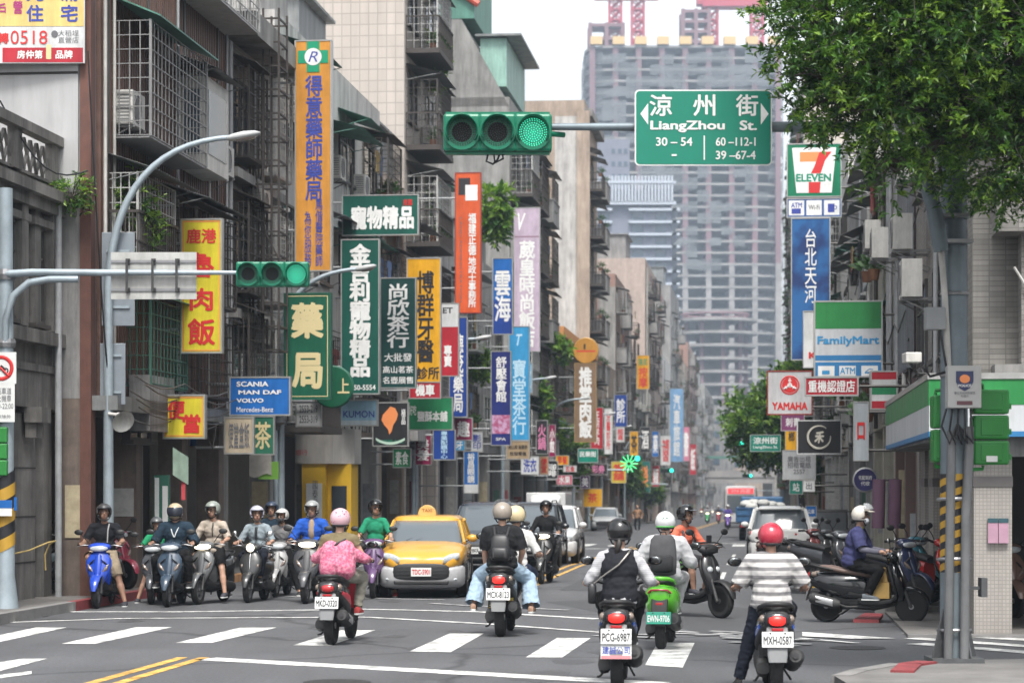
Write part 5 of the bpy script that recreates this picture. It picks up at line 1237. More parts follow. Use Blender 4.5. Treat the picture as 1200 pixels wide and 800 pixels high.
T, J = person('passenger in a black tee and wide pale jeans, taupe helmet with its visor up', o, a, hip=(-.46, 0, .97), lean=.02, feet={1: V3(-.30, .40, .33), -1: V3(-.32, -.38, .30)}, grips={1: V3(-.18, .25, .86), -1: V3(-.16, -.22, .92)}, build=1.1, shirt=fabric('black_tee', (.016, .017, .019)), sleeve=.85, trousers=fabric('pale_denim', (.33, .44, .55), .12), leg=1.98, flare=.065, shoe=M('sandal_tan', (.36, .22, .15), .6), helmet=M('helmet_taupe', (.30, .26, .22), .35, coat=.4, var=.08), visor=clear_visor(), visor_up=True, shirt_loose=.03)
backpack('small black leather backpack on the back of the passenger in the black tee', T, J, M('black_leather', (.022, .022, .024), .42, var=.2), M('black_leather2', (.035, .035, .037), .4), h=.36, w=.26, d=.14, zc=J['Ch'].z-.05, loose=.045)
o = heading_place(722, 808, A0, -.63); a = A0+.02
scooter('black and blue scooter with an advert plate, ridden by the woman in the waistcoat', o, a, paint('black3', (.02, .022, .028)), paint('blue_dark', (.02, .07, .30)), plate='PCG-6987', tail_on=True, extra_plate='建誠公司', group=GRP)
T, J = person('woman rider with a ponytail in a black waistcoat and grey blouse', o, a, sex='f', hip=(-.14, 0, .90), lean=.05, scale=.98, shirt=stripes('grey_blouse', (.40, .40, .42), (.50, .50, .52), .02), sleeve=1.8, vest=fabric('charcoal_vest', (.016, .017, .022), .12), trousers=fabric('black_trousers', (.010, .010, .011)), leg=1.95, shoe=mPLAST, helmet=M('helmet_black', (.008, .008, .009), .12, coat=.6, var=.05), helmet_kind='open', ponytail=True, build=1.04, shirt_loose=.016, grips={1: V3(.27, .36, 1.02), -1: V3(.27, -.36, 1.02)})
B = thing('crossbody_bag', 'small black chain-strap bag at the hip of the woman in the waistcoat', 'bag', o, a)
b = MB(); b.rings([superring((-.20, .27, z), w, d, 4, 14, 'z') for z, w, d in ((.83, .03, .08), (.85, .042, .105), (1.0, .042, .11), (1.03, .03, .09))]); b.build('pouch', M('black_leather', (.02, .02, .02), .4), B, 50)
b = MB(); b.tube([(-.2, .25, 1.03), (-.265, .14, 1.12), (-.275, .0, 1.22), (-.25, -.09, 1.33), (-.16, -.115, 1.37), (-.06, -.10, 1.35)], .0085, 6); b.build('chain_strap', M('chain', (.35, .33, .30), .35, metal=.8), B, 60)
o = heading_place(779, 760, A0+.02, -.63); a = A0-.05
scooter('bright green electric scooter with a green number plate', o, a, paint('lime', (.12, .52, .03)), M('shell_dark', (.04, .04, .04), .5), style='shell', plate='EWN-9706', green=True, group=GRP)
T, J = person('rider in a pale grey hoodie and white and green helmet on the green scooter', o, a, scale=.97, shirt=fabric('pale_hoodie', (.52, .52, .54), .12), sleeve=1.8, trousers=fabric('light_trousers', (.46, .46, .47), .12), leg=1.95, shoe=fabric('grey_shoe', (.2, .2, .2)), helmet=M('helmet_white', (.66, .67, .68), .25, coat=.7, var=.04), helmet2=M('helmet_green', (.10, .42, .10), .35), shirt_loose=.035, build=1.1, hip=(-.16, 0, .92), grips={1: V3(.26, .36, 1.02), -1: V3(.26, -.36, 1.02)})
hm = [x for x in T.children if x.name.startswith('helmet')][0]
c = MB()
for dy, dz in ((.0, .0), (-.022, .012), (.022, .012), (.012, -.018), (.03, -.01)): c.ell(J['H']+V3(-.151, dy-.01, .075+dz), (.005, .011, .009), None, 8, 5)
c.build('helmet_mark', M('mark_green', (.02, .28, .12), .4), hm, 60)
backpack('big dark grey backpack worn by the rider on the green scooter', T, J, fabric('pack_grey', (.085, .085, .09)), fabric('pack_dark', (.04, .04, .043)), h=.52, w=.36, d=.2, zc=J['Ch'].z-.0, loose=.05)
a = radians(-52); o = heading_place(843, 724, a, .66)
scooter('dark grey rugged scooter with twin round lamps turning across the junction', o, a, paint('gunmetal', (.018, .018, .02), .35), mPLAST, style='utility', rimm=M('rim_black', (.03, .03, .03), .4), group=GRP, signal=1, scale=1.05)
T, J = person('rider in an orange top and black straps under a black peaked helmet', o, a, hip=(-.2, 0, .90), feet=board, shirt=fabric('coral_top', (.62, .15, .09), .1), sleeve=1.2, trousers=fabric('dark_shorts', (.03, .03, .035)), leg=.95, shoe=fabric('dark_shoe', (.05, .05, .06)), helmet=M('helmet_black', (.018, .018, .02), .22), helmet_kind='peak', skin=mSKIN2, build=1.05, head_yaw=.35, grips={1: V3(.30, .30, 1.06), -1: V3(.30, -.30, 1.06)})
for sg in (-1, 1): b = MB(); b.tube([(J['N'].x-.10, sg*.09, J['N'].z-.06), (J['N'].x, sg*.09, J['N'].z+.045), (J['N'].x+.11, sg*.10, J['Ch'].z+.10), (J['Ch'].x+.14, sg*.13, J['Ch'].z-.12)], .02, 6); b.build('strap', mINK, T, 60)
o = heading_place(912, 813, A0+.1, -.63); a = A0+.06
scooter('black and blue scooter ridden by the man in the striped shirt', o, a, paint('black2', (.022, .024, .03)), paint('blue_side', (.02, .09, .45)), plate='MXH-0587', tail_on=True, group=GRP)
T, J = person('man in a grey striped shirt and red helmet with one foot down on the road', o, a, feet={1: V3(.05, .34, .0), -1: V3(.18, -.14, .345)}, hip=(-.14, .01, .91), scale=.95, shirt=stripes('grey_stripe', (.50, .49, .48), (.17, .165, .17), .085), sleeve=.98, trousers=fabric('dark_denim', (.013, .016, .026)), leg=1.93, shoe=fabric('black_sneaker', (.03, .03, .03)), helmet=M('helmet_red', (.42, .025, .05), .25, coat=.8, var=.06), build=1.14, shirt_loose=.03, skin=mSKIN2, grips={1: V3(.27, .37, 1.02), -1: V3(.27, -.37, 1.02)})
a = radians(-17); o = heading_place(1070, 730, a, .66)
scooter('glossy black retro scooter with a brown seat and a yellow carton aboard', o, a, paint('gloss_black', (.008, .009, .011), .12, .6), mPLAST, style='classic', group=GRP, scale=.97)
T, J = person('woman in a purple-blue tee with grey sleeves, white helmet and face mask riding side on', o, a, sex='f', hip=(-.22, 0, .90), lean=.08, feet={1: V3(.05, .12, .335), -1: V3(.02, -.15, .335)}, shirt=fabric('violet_tee', (.045, .048, .125), .15), sleeve=.95, trousers=fabric('black_trousers', (.010, .010, .011)), leg=1.93, shoe=fabric('grey_blue_shoe', (.16, .18, .2)), helmet=M('helmet_offwhite', (.62, .58, .52), .3, coat=.5, var=.08), helmet_kind='peak', mask=M('mask_white', (.62, .66, .72), .8), build=1.12, shirt_loose=.03, grips={1: V3(.28, .3, 1.02), -1: V3(.28, -.3, 1.02)}, visor=clear_visor(), visor_up=True, collar=fabric('scarf', (.40, .38, .12)))
for sg in (-1, 1):
    v, f = vox([('c', J['S'][sg].lerp(J['E'][sg], .7), J['E'][sg], .05, .05), ('c', J['E'][sg], J['W'][sg], .05, .038)], .0125, 2); c = MB(); c.add(v, f); c.build('sun_sleeve', fabric('sleeve_grey', (.14, .14, .18)), T, 180)
C = thing('carton', 'yellow-brown carton standing on the footboard of the black retro scooter', 'carton', o, a)
b = MB(); b.box((.09, -.13, .36), (.33, .13, .60)); b.build('box', M('carton_yellow', (.47, .30, .09), .7), C, bevel=.006)
b = MB(); b.prism([(.11, .602), (.31, .602), (.26, .80), (.19, .82)], 'y', -.11, .11); b.build('bag', M('paper_tan', (.42, .27, .09), .8), C, bevel=.01)
b = MB(); b.box((.088, -.02, .36), (.0895, .02, .6)); b.build('tape', M('tape', (.55, .45, .25), .4), C)

D0 = A0+pi
def face(px, py, da=0.): a = D0+da; return heading_place(px, py, a, .66), a
o, a = face(113, 712.5, .10)
scooter('bright blue scooter at the left kerb, ridden by the man in shorts', o, a, paint('bright_blue', (.02, .07, .48)), mPLAST, head_on=False, group=GRP)
T, J = person('man in a black tee, beige shorts and dark helmet on the blue scooter', o, a, feet=ground_feet(True, False), head_yaw=.22, head_pitch=-.05, shirt=fabric('black_tee2', (.013, .014, .018)), sleeve=.8, trousers=fabric('beige_shorts', (.36, .29, .21)), leg=.92, shoe=fabric('dark_shoe', (.05, .05, .06)), helmet=M('helmet_charcoal', (.05, .05, .052), .35, coat=.4), skin=mSKIN2, build=1.12)
b = MB(); b.tube([(J['N'].x+.06, .09, J['N'].z+.03), (J['N'].x+.14, .08, J['Ch'].z+.1), (J['Ch'].x+.16, .07, J['Ch'].z-.1)], .012, 6); b.build('bag_strap', M('strap_grey', (.3, .3, .3), .7), T, 60)
o, a = face(177, 708, .12)
scooter('dark grey scooter half hidden behind the navy one', o, a, paint('smoke', (.07, .075, .085)), group=GRP, scale=.95)
person('small rider in a green tee and grey helmet behind the navy scooter', o, a, feet=ground_feet(True, True), head_yaw=.3, head_pitch=.15, shirt=fabric('green_tee', (.02, .27, .12)), sleeve=.8, trousers=fabric('dark_shorts', (.03, .03, .035)), leg=.8, shoe=fabric('dark_shoe', (.05, .05, .06)), helmet=M('helmet_darkgrey', (.09, .095, .10), .35, coat=.4), scale=.86, sex='f', grips={1: V3(.32, .33, 1.12), -1: V3(.32, -.33, 1.12)})
o, a = face(196, 711, .06)
scooter('navy blue-grey scooter in front of the waiting row', o, a, paint('navy_grey', (.045, .07, .105)), mPLAST, group=GRP)
T, J = person('rider in a navy jacket with white piping and a cream full-face helmet', o, a, feet=ground_feet(False, False) | {1: V3(.10, .26, .30), -1: V3(.10, -.28, .30)}, shirt=fabric('navy_jacket', (.018, .035, .055)), sleeve=1.9, trousers=fabric('black_trousers', (.010, .010, .011)), leg=1.9, shoe=mPLAST, helmet=M('helmet_sand', (.50, .40, .27), .35, coat=.4), helmet_kind='full', visor=mVIS, build=1.18, shirt_loose=.03, grips={1: V3(.28, .35, 1.03), -1: V3(.28, -.35, 1.03)})
for sg in (-1, 1): b = MB(); b.tube([(J['N'].x+.02, sg*.10, J['N'].z+.05), (J['N'].x+.15, sg*.035, J['Ch'].z+.06), (J['Ch'].x+.17, sg*.005, J['Ch'].z-.02)], .009, 6); b.build('piping', M('piping_white', (.6, .62, .64), .6), T, 60)
o, a = face(232, 708, -.12)
scooter('silver-grey scooter with its lamp lit, leaning beside the navy one', o, a, paint('dark_silver', (.12, .125, .13)), mPLAST, head_on=True, group=GRP)
T, J = person('man in a beige tee with glasses and a grey-green helmet, bare leg set down', o, a, feet=ground_feet(True, False) | {1: V3(.16, .30, .10)}, head_yaw=-.25, head_pitch=.08, shirt=fabric('beige_tee', (.43, .37, .31)), sleeve=.95, trousers=fabric('black_trousers', (.010, .010, .011)), leg=.85, shoe=fabric('dark_shoe', (.05, .05, .06)), helmet=M('helmet_sage', (.27, .30, .27), .35, coat=.4), glasses='clear', hip=(-.16, 0, .93), build=1.02)
b = MB(); b.tube([(J['N'].x+.09, .03, J['N'].z), (J['N'].x+.15, .03, J['Ch'].z+.08), (J['Ch'].x+.15, .03, J['Ch'].z-.06)], .010, 6); b.build('camera_strap', mINK, T, 60)
o, a = face(290, 706, -.02)
scooter('black retro scooter with a round lit lamp and chrome mirrors', o, a, paint('satin_black', (.03, .031, .032), .3), mPLAST, style='classic', head_on=True, group=GRP, scale=.95)
T, J = person('man in a grey-blue tee with a pale lilac helmet', o, a, feet=ground_feet(False, False), head_yaw=.3, shirt=fabric('greyblue_tee', (.25, .30, .33)), sleeve=.95, trousers=fabric('dark_denim', (.013, .016, .026)), leg=1.9, shoe=mPLAST, helmet=M('helmet_lilac', (.46, .46, .55), .3, coat=.4), scale=.97)
b = MB(); b.tube([(J['N'].x+.1, 0, J['N'].z-.02), (J['N'].x+.145, 0, J['Ch'].z+.06), (J['Ch'].x+.15, 0, J['Ch'].z-.06)], .024, 6); b.build('scarf_end', mINK, T, 60)
o, a = face(322, 699.5, .02)
scooter('small silver scooter standing behind the dark grey one', o, a, paint('silver', (.30, .30, .30), .3), mPLAST, group=GRP, scale=.93)
person('rider in grey with a white helmet and dark face cloth', o, a, feet=ground_feet(True, False), head_yaw=-.35, shirt=fabric('mid_grey', (.16, .16, .165)), sleeve=1.8, trousers=fabric('black_trousers', (.010, .010, .011)), leg=1.9, shoe=mPLAST, helmet=M('helmet_white2', (.52, .52, .50), .3, coat=.4), mask=M('mask_dark', (.05, .05, .055), .8), scale=.93)
o, a = face(358, 707, .03)
scooter('big dark grey scooter, wide lamp lit, under the man in a blue jacket', o, a, paint('slate', (.06, .062, .068), .35), M('grey_trim', (.09, .09, .095), .5), style='maxi', head_on=True, group=GRP, scale=1.03)
T, J = person('man in an open bright blue jacket with a silver helmet and glasses', o, a, feet=ground_feet(False, False), head_yaw=-.15, head_pitch=.1, shirt=fabric('blue_jacket', (.02, .09, .42)), sleeve=1.8, trousers=fabric('dark_denim', (.013, .016, .026)), leg=1.9, shoe=mPLAST, helmet=M('helmet_steel', (.30, .31, .31), .3, coat=.4), glasses='clear', build=1.08, shirt_loose=.03, hip=(-.14, 0, .94), grips={1: V3(.29, .35, 1.04), -1: V3(.29, -.35, 1.04)})
c = MB(); c.ell(J['Ch']+V3(.085, 0, .04), (.085, .075, .20)); c.build('undershirt', fabric('tan_tee', (.33, .25, .18)), T, 60)
o, a = face(310, 694, .02)
person('rider in dark blue behind the small silver scooter', o, a, feet=board, shirt=fabric('navy_jacket', (.018, .035, .055)), sleeve=1.6, trousers=fabric('black_trousers', (.010, .010, .011)), leg=1.9, shoe=mPLAST, helmet=M('helmet_navy', (.03, .045, .08), .35), size=.02)
scooter('dark scooter hidden behind the waiting row', o, a, paint('smoke', (.07, .075, .085)), group=GRP)
o, a = face(437, 701, .10)
scooter('purple scooter stopped beside the taxi, hidden behind the pink rider', o, a, paint('plum', (.10, .05, .13)), mPLAST, group=GRP)
person('rider in a green tee with sunglasses and a black helmet waiting beside the yellow taxi', o, a, feet=ground_feet(True, False), head_yaw=.4, shirt=fabric('teal_tee', (.02, .24, .13)), sleeve=.9, trousers=fabric('black_trousers', (.010, .010, .011)), leg=1.9, shoe=fabric('red_shoe', (.4, .06, .06)), helmet=M('helmet_black', (.018, .018, .02), .22), glasses='sun', hip=(-.16, 0, .95), sex='f')
o, a = face(634, 684, -.05)
scooter('dark scooter with an amber lamp riding up behind the couple', o, a, paint('satin_black', (.03, .031, .032)), mPLAST, head_on=True, group=GRP)
person('rider in black half hidden behind the couple on the big scooter', o, a, feet=board, shirt=fabric('black_tee', (.016, .017, .019)), sleeve=1.7, trousers=fabric('black_trousers', (.010, .010, .011)), leg=1.9, shoe=mPLAST, helmet=M('helmet_black', (.018, .018, .02), .22), size=.018)
o = heading_place(72, 697, A0+.75, -.63, .15)
scooter('parked white and teal scooter behind the stone pier', o, a-.0, paint('white_teal', (.30, .42, .46)), mPLAST, plate='MTK-2278'.replace('MTK-2278', ' '), group='parked motor scooters'); bpy.context.view_layer.update()
o = heading_place(150, 690, D0+.9, .66, .15)
scooter('parked maroon and white scooter beyond the blue one', o, D0+.9, paint('maroon', (.30, .04, .07)), M('white_trim', (.5, .5, .5), .4), group='parked motor scooters')
for (px, py, da, pm, lab) in ((1078, 712, .75, paint('ink_blue', (.03, .04, .09)), 'parked midnight blue scooter between the retro scooter and the signal mast'), (1120, 711, .6, paint('cherry', (.50, .03, .03)), 'parked red scooter at the foot of the corner column'), (1090, 706, .8, paint('teal', (.06, .20, .25)), 'parked teal scooter behind the red one'),
                             (1190, 724, .2, paint('coffee', (.20, .12, .095)), 'parked coffee brown scooter under the arcade at the right edge'), (984, 687, .9, paint('satin_black', (.03, .031, .032)), 'parked black scooter by the yellow bollard'), (999, 690, .8, paint('smoke', (.07, .075, .085)), 'parked dark grey scooter behind the black retro scooter'), (968, 684, 1.0, paint('maroon2', (.16, .05, .05)), 'parked dark red scooter next to the white car')):
    a = D0+da; scooter(lab, heading_place(px, py, a, .66, .12), a, pm, group='parked motor scooters', steer=.3)
ks = scooter('far green scooter coming down the street left of the bus', G(829, 613.5), D0, paint('far_green', (.05, .35, .12)), head_on=True, group='far riders')
kp, _ = person('far rider on the green scooter left of the bus', G(829, 613.5), D0, feet=board, shirt=fabric('far_grey', (.3, .3, .32)), sleeve=1.5, trousers=fabric('black_trousers', (.010, .010, .011)), leg=1.9, shoe=mPLAST, helmet=M('helmet_white', (.66, .67, .68), .25), size=.025, group='far people')
fars = [(842, 613, (.30, .03, .05), (.05, .05, .06), 'red', 'black'), (853, 620, (.12, .06, .30), (.10, .07, .30), 'violet', 'violet'), (835, 607, (.25, .25, .26), (.5, .5, .5), 'grey', 'white'), (822, 606, (.04, .04, .05), (.35, .12, .10), 'black', 'rust'),
        (846, 604, (.3, .3, .3), (.05, .15, .4), 'silver', 'blue'), (815, 601, (.05, .05, .05), (.4, .4, .1), 'dark', 'olive'), (858, 601, (.4, .4, .4), (.3, .3, .3), 'pale', 'grey')]
def slot(o, m):
    if o.type == 'MESH' and len(o.material_slots): o.material_slots[0].link = 'OBJECT'; o.material_slots[0].material = m
for px, py, c1, c2, n1, n2 in fars:
    s_ = copy_tree(ks, location=G(px, py)); s_['label'] = f'far {n1} scooter in the distant traffic, its rider in {n2}'
    p_ = copy_tree(kp, location=G(px, py)); p_['label'] = f'far rider dressed in {n2} in the distant traffic'
    for ch in s_.children:
        if ch.name.split('.')[0] in ('front_apron', 'rear_body', 'front_mudguard', 'handlebar_cowl', 'apron_blade'): slot(ch, paint('far_'+n1, c1))
    for ch in p_.children:
        if ch.name.startswith('shirt'): slot(ch, fabric('far_'+n2, c2))
T, J = person('far walker in a tan jacket by the left kerb beyond the silver car', G(747, 622), D0, hip=(0, 0, .88), lean=.02, feet={1: V3(.1, .1, 0), -1: V3(-.12, -.1, 0)}, grips={1: V3(.1, .28, .82), -1: V3(.05, -.28, .82)}, shirt=fabric('tan_jacket', (.30, .17, .10)), sleeve=1.9, trousers=fabric('black_trousers', (.010, .010, .011)), leg=1.95, shoe=mPLAST, size=.022)
def face_mat(name, c, rough=.4): return M('sign_'+name, c, rough, var=.16, scale=2.2, spec=.4, streak=.24)
WH = mINKW; BK = mINK
def col(name, c): return M('letter_'+name, c, .5, var=.05)
def shop_sign(label, box, t, face, texts=(), frame=None, depth=.16, name='shop_sign', bands=(), bracket=True, rz=RZ, group=None, Y=None, disc=False, border=None):
    x0, y0, x1, y1 = box; pc = (x0+x1)/2
    if Y is None: s = s_of(pc, t); Y = W(s, t).y
    k = Y/FPX; w, h = (x1-x0)*k, (y1-y0)*k; p = at(pc, (y0+y1)/2, Y); t = ST(p)[1]
    S = thing(name, label, 'sign', p, rz, group); e = .03 if w > .5 else .02
    b = MB()
    if disc: b.lathe([(0, 0), (w/2, 0), (w/2, depth), (0, depth)], (0, 0, 0), (0, 1, 0), 40); b.build('face', face, S, 40)
    else: b.box((-w/2+e, 0, -h/2+e), (w/2-e, depth-.01, h/2-e)); b.build('face', face, S)
    f = MB()
    if disc: f.torus((0, depth/2, 0), (0, 1, 0), w/2, .035, 40, 8)
    else:
        for a, c in (((-w/2, -.012, -h/2), (-w/2+e, depth, h/2)), ((w/2-e, -.012, -h/2), (w/2, depth, h/2)), ((-w/2+e, -.012, -h/2), (w/2-e, depth, -h/2+e)), ((-w/2+e, -.012, h/2-e), (w/2-e, depth, h/2))): f.box(a, c)
    f.build('frame', frame or mFRAME, S)
    for (a0, b0, a1, b1, m) in bands:
        c = MB(); c.box((-w/2+e+(w-2*e)*a0, -.004, h/2-e-(h-2*e)*b1), (-w/2+e+(w-2*e)*a1, .004, h/2-e-(h-2*e)*b0)); c.build('colour_panel', m, S)
    if border:
        c = MB(); q = .06*min(w, h); g_ = .018
        for a, d in (((-w/2+q, -.006, -h/2+q), (-w/2+q+g_, .0, h/2-q)), ((w/2-q-g_, -.006, -h/2+q), (w/2-q, .0, h/2-q)), ((-w/2+q, -.006, -h/2+q), (w/2-q, .0, -h/2+q+g_)), ((-w/2+q, -.006, h/2-q-g_), (w/2-q, .0, h/2-q))): c.box(a, d)
        c.build('border', border, S)
    for tx in texts:
        st, cx, cy, tw, th, m = tx[:6]; o_ = tx[6] if len(tx) > 6 else {}
        me = text_mesh(st, m, w=tw*w if tw else None, h=th*h if th else None, bold=o_.get('b', .02), vert=o_.get('v', False), shear=o_.get('sh', 0))
        if me: put('lettering', me, S, (-w/2+w*cx, -.0075, h/2-h*cy))
    if bracket:
        left = t < -4; tw = abs((TL if left else TR)-t)-w/2
        for z in ((-h*.32, h*.32) if h > .5 else (0,)) if tw > .05 else ():
            xx = (-w/2, -w/2-tw) if left else (w/2, w/2+tw); b = MB(); b.tube([(xx[0], depth/2, z), (xx[1], depth/2, z)], .03, 6); b.build('bracket', mFRAMED if not left else mPIPE, S, 50)
    return S, w, h
VB = {'v': True, 'b': .025}
cYEL = face_mat('yellow', (.66, .56, .035)); cORG = face_mat('orange', (.60, .27, .045)); cGRN = face_mat('bottle_green', (.004, .085, .062)); cDGN = face_mat('deep_green', (.008, .055, .050)); cAMB = face_mat('amber', (.72, .36, .012))
cBLU = face_mat('blue', (.012, .13, .44)); cLBL = face_mat('light_blue', (.10, .40, .66)); cNAVY = face_mat('navy', (.015, .025, .16)); cVER = face_mat('vermilion', (.60, .095, .025)); cLIL = face_mat('lilac', (.50, .40, .50)); cSKY = face_mat('sky', (.04, .30, .58))
cWHT = face_mat('white', (.62, .63, .63)); cRED = face_mat('red', (.42, .02, .035)); cMAR = face_mat('maroon', (.24, .012, .07)); cBLK = face_mat('black', (.022, .022, .024)); cSGN = face_mat('street_green', (.0, .20, .135)); cGRN2 = face_mat('leaf_green', (.02, .22, .09)); cROY = face_mat('royal', (.012, .05, .26))
lRED = col('red', (.55, .02, .02)); lBLU = col('blue', (.035, .055, .30)); lCRM = col('cream', (.62, .52, .28)); lGRY = col('grey', (.12, .12, .13)); lORG = col('orange', (.75, .25, .08)); lGRN = col('green', (.0, .22, .13)); lPAL = col('pale_blue', (.45, .66, .80)); lSKY = col('sky', (.03, .26, .52)); lPNK = col('pink', (.6, .2, .35))
LBL = shop_sign
LBL('yellow vertical sign with big red characters between the lamp pole and the left traffic light', (211, 256, 261, 414), -10.5, cYEL, [('鹿港', .5, .13, .72, .11, lRED, {'b': .03}), ('魯', .5, .345, .62, .19, lRED, {'b': .03}), ('肉', .5, .60, .56, .17, lRED, {'b': .03}), ('飯', .5, .84, .66, .20, lRED, {'b': .03})], border=lORG)
S, w, h = LBL('tall orange vertical sign with blue characters and a green cross at its top', (345, 47, 389, 318), -10.3, cORG, [('得意藥師藥局', .52, .425, .47, .545, lBLU, VB), ('馬偕醫院藥師', .66, .835, .20, .29, lBLU, {'v': True, 'b': .01}), ('為您服務', .36, .86, .19, .24, lBLU, {'v': True, 'b': .01}), ('R', .5, .073, .26, .045, lBLU, {'sh': .3, 'b': .0})], depth=.22)
b = MB(); q = w*.17; z = h/2-h*.073
b.box((-q, -.012, z-q*2.4), (q, -.0035, z+q*2.4)); b.box((-q*2.4, -.0115, z-q), (-q, -.0035, z+q)); b.box((q, -.0115, z-q), (q*2.4, -.0035, z+q)); b.build('green_cross', col('cross', (.0, .26, .13)), S)
b = MB(); b.lathe([(0, 0), (q*1.35, 0), (q*1.35, .004), (0, .004)], (0, -.017, z), (0, 1, 0), 30); b.build('white_disc', WH, S)
for ch in S.children:
    if ch.name.startswith('lettering') and abs(ch.location.z-z) < .05: ch.location.y = -.0195
LBL('wide dark green sign with four white characters above the tall green sign', (400, 228, 491, 276), -9.9, cGRN, [('寵物精品', .53, .56, .82, .58, WH, {'b': .05}), ('推薦', .86, .2, .12, .16, lRED)])
LBL('tall dark green sign with a column of seven white characters', (399, 280, 445, 462), -9.95, cGRN, [('金吉利寵物精品', .5, .46, .56, .86, WH, {'v': True, 'b': .05}), ('50-5554', .62, .955, .56, .035, WH, {'b': .03})])
LBL('green sign with two large cream characters and a cream border line', (332, 343, 388, 468), -10.2, face_mat('pharmacy_green', (.006, .10, .055)), [('藥', .5, .26, .70, .34, lCRM, {'b': .045}), ('局', .5, .73, .66, .34, lCRM, {'b': .045})], frame=M('green_frame', (.01, .10, .06), .5), border=lCRM, depth=.22)
LBL('round dark green sign tucked behind the two-character green sign', (366, 427, 413, 479), -9.9, face_mat('disc_green', (.006, .10, .05)), [('上', .78, .48, .3, .34, lCRM, {'b': .02})], disc=True, frame=M('green_frame', (.01, .10, .06), .5))
LBL('dark green tea shop sign with four white characters over three small lines', (445, 325, 488, 455), -9.7, cDGN, [('尚欣茶行', .5, .345, .62, .58, WH, VB), ('大批發', .5, .72, .76, .075, WH, {'b': .02}), ('高山茗茶', .5, .83, .84, .065, WH, {'b': .02}), ('名壺展售', .5, .925, .84, .065, WH, {'b': .02})])
LBL('amber vertical sign with black brush characters', (476, 302, 517, 452), -9.5, cAMB, [('博群牙醫', .55, .46, .5, .72, BK, VB), ('診所', .62, .90, .66, .10, BK, {'b': .03})])
LBL('blue board listing truck makes in white letters', (268, 441, 341, 487), -10.2, cBLU, [('SCANIA', .38, .19, .52, .13, WH, {'b': .04}), ('MAN DAF', .5, .40, .70, .11, WH, {'b': .04}), ('VOLVO', .34, .61, .44, .11, WH, {'b': .04}), ('Mercedes-Benz', .42, .84, .60, .13, WH, {'b': .01})])
LBL('pale blue sign with dark blue capital letters under the tall green sign', (398, 468, 443, 499), -10.1, face_mat('pale_cyan', (.30, .50, .64)), [('KUMON', .5, .55, .82, .26, lBLU, {'b': .02})], bands=[(0, .82, 1, 1, face_mat('pale_white', (.5, .58, .62)))])
S, w, h = LBL('black square sign with an orange island shape and a green ribbon', (436, 471, 479, 523), -9.9, cBLK, [('極品', .86, .33, .12, .35, WH, {'v': True}), ('古早味小吃', .5, .885, .72, .08, lGRN, {'b': .02})])
b = MB(); isl_ = [(.0, .34), (.10, .30), (.16, .16), (.13, .02), (.06, -.10), (.03, -.24), (-.02, -.33), (-.05, -.20), (-.13, -.10), (-.19, .02), (-.16, .14), (-.08, .24)]
b.prism([(x*w*1.3, z*h*.95+h*.08) for x, z in isl_], 'y', -.012, -.003); b.build('island_shape', lORG, S)
b = MB(); b.rings([[Vector((x*w, -.014, -h*.36-h*.10*(1-(x/.4)**2)+dz)) for dz in (0, .07)] for x in np.linspace(-.4, .4, 9)], False, False, False); b.build('ribbon', col('ribbon', (.45, .6, .5)), S, fixn=False)
LBL('green sign with white lettering behind a lamp pole', (477, 465, 531, 504), -9.6, cGRN2, [('鹽酥本舖', .55, .58, .66, .32, WH, {'b': .04}), ('好吃', .12, .4, .16, .3, WH)])
LBL('red sign with a white character half hidden under the amber sign', (479, 447, 517, 467), -9.4, cRED, [('機車', .5, .5, .6, .7, WH, {'b': .04})])
LBL('yellow lunch-box sign with two red characters beside a blue sign', (190, 462, 241, 514), -10.6, cYEL, [('便', .32, .35, .42, .44, lRED, {'b': .04}), ('當', .68, .66, .42, .44, lRED, {'b': .04})], border=lORG)
LBL('plain blue sign behind the yellow lunch-box sign', (221, 466, 251, 524), -10.6, cBLU, [('自助餐', .7, .4, .25, .5, WH, {'v': True})], Y=52)
LBL('white and red sign to the right of the amber sign', (514, 355, 538, 441), -9.6, cRED, [('ET', .45, .10, .5, .08, BK, {'b': .03}), ('專賣', .45, .72, .4, .3, WH, {'v': True, 'b': .04})], bands=[(0, 0, 1, .32, cWHT)])
LBL('royal blue vertical sign with white characters left of the orange one', (526, 371, 548, 489), -9.6, cROY, [('德茂藥局', .5, .56, .55, .78, WH, VB)])
S, w, h = LBL('vermilion vertical sign with white characters and a black and white mark on top', (533, 202, 564, 367), -9.4, cVER, [('福建正德', .66, .44, .30, .30, WH, VB), ('地政士事務所', .66, .78, .30, .36, WH, VB), ('LAND ADMINISTRATION', .22, .63, .09, .62, lGRY, {})], frame=M('sign_frame_red', (.25, .03, .02), .5))
for ch in list(S.children):
    if ch.name.startswith('lettering') and ch.location.x < -w*.2:
        bpy.data.objects.remove(ch)
me = text_mesh('LAND ADMINISTRATION', lGRY, w=h*.6, h=w*.09); o_ = put('lettering', me, S, (-w*.28, -.0075, -h*.12)); o_.rotation_euler = (0, pi/2, 0)
b = MB(); b.box((-w*.36, -.006, h*.34), (w*.08, -.002, h*.46)); b.build('black_mark', BK, S); b = MB(); b.box((-w*.1, -.009, h*.30), (w*.36, -.003, h*.41)); b.build('white_mark', WH, S)
LBL('blue vertical sign with two large white characters', (577, 302, 601, 392), -9.2, cBLU, [('雲海', .5, .5, .8, .66, WH, VB)], bands=[(0, .55, 1, 1, cROY)])
LBL('lilac vertical sign with a long column of white characters', (602, 243, 633, 412), -9.6, cLIL, [('葳皇時尚飯店', .5, .60, .62, .74, WH, {'v': True, 'b': .035}), ('V', .3, .1, .3, .12, WH, {'sh': .3})], bands=[(0, .195, 1, .205, col('mauve', (.25, .15, .2)))])
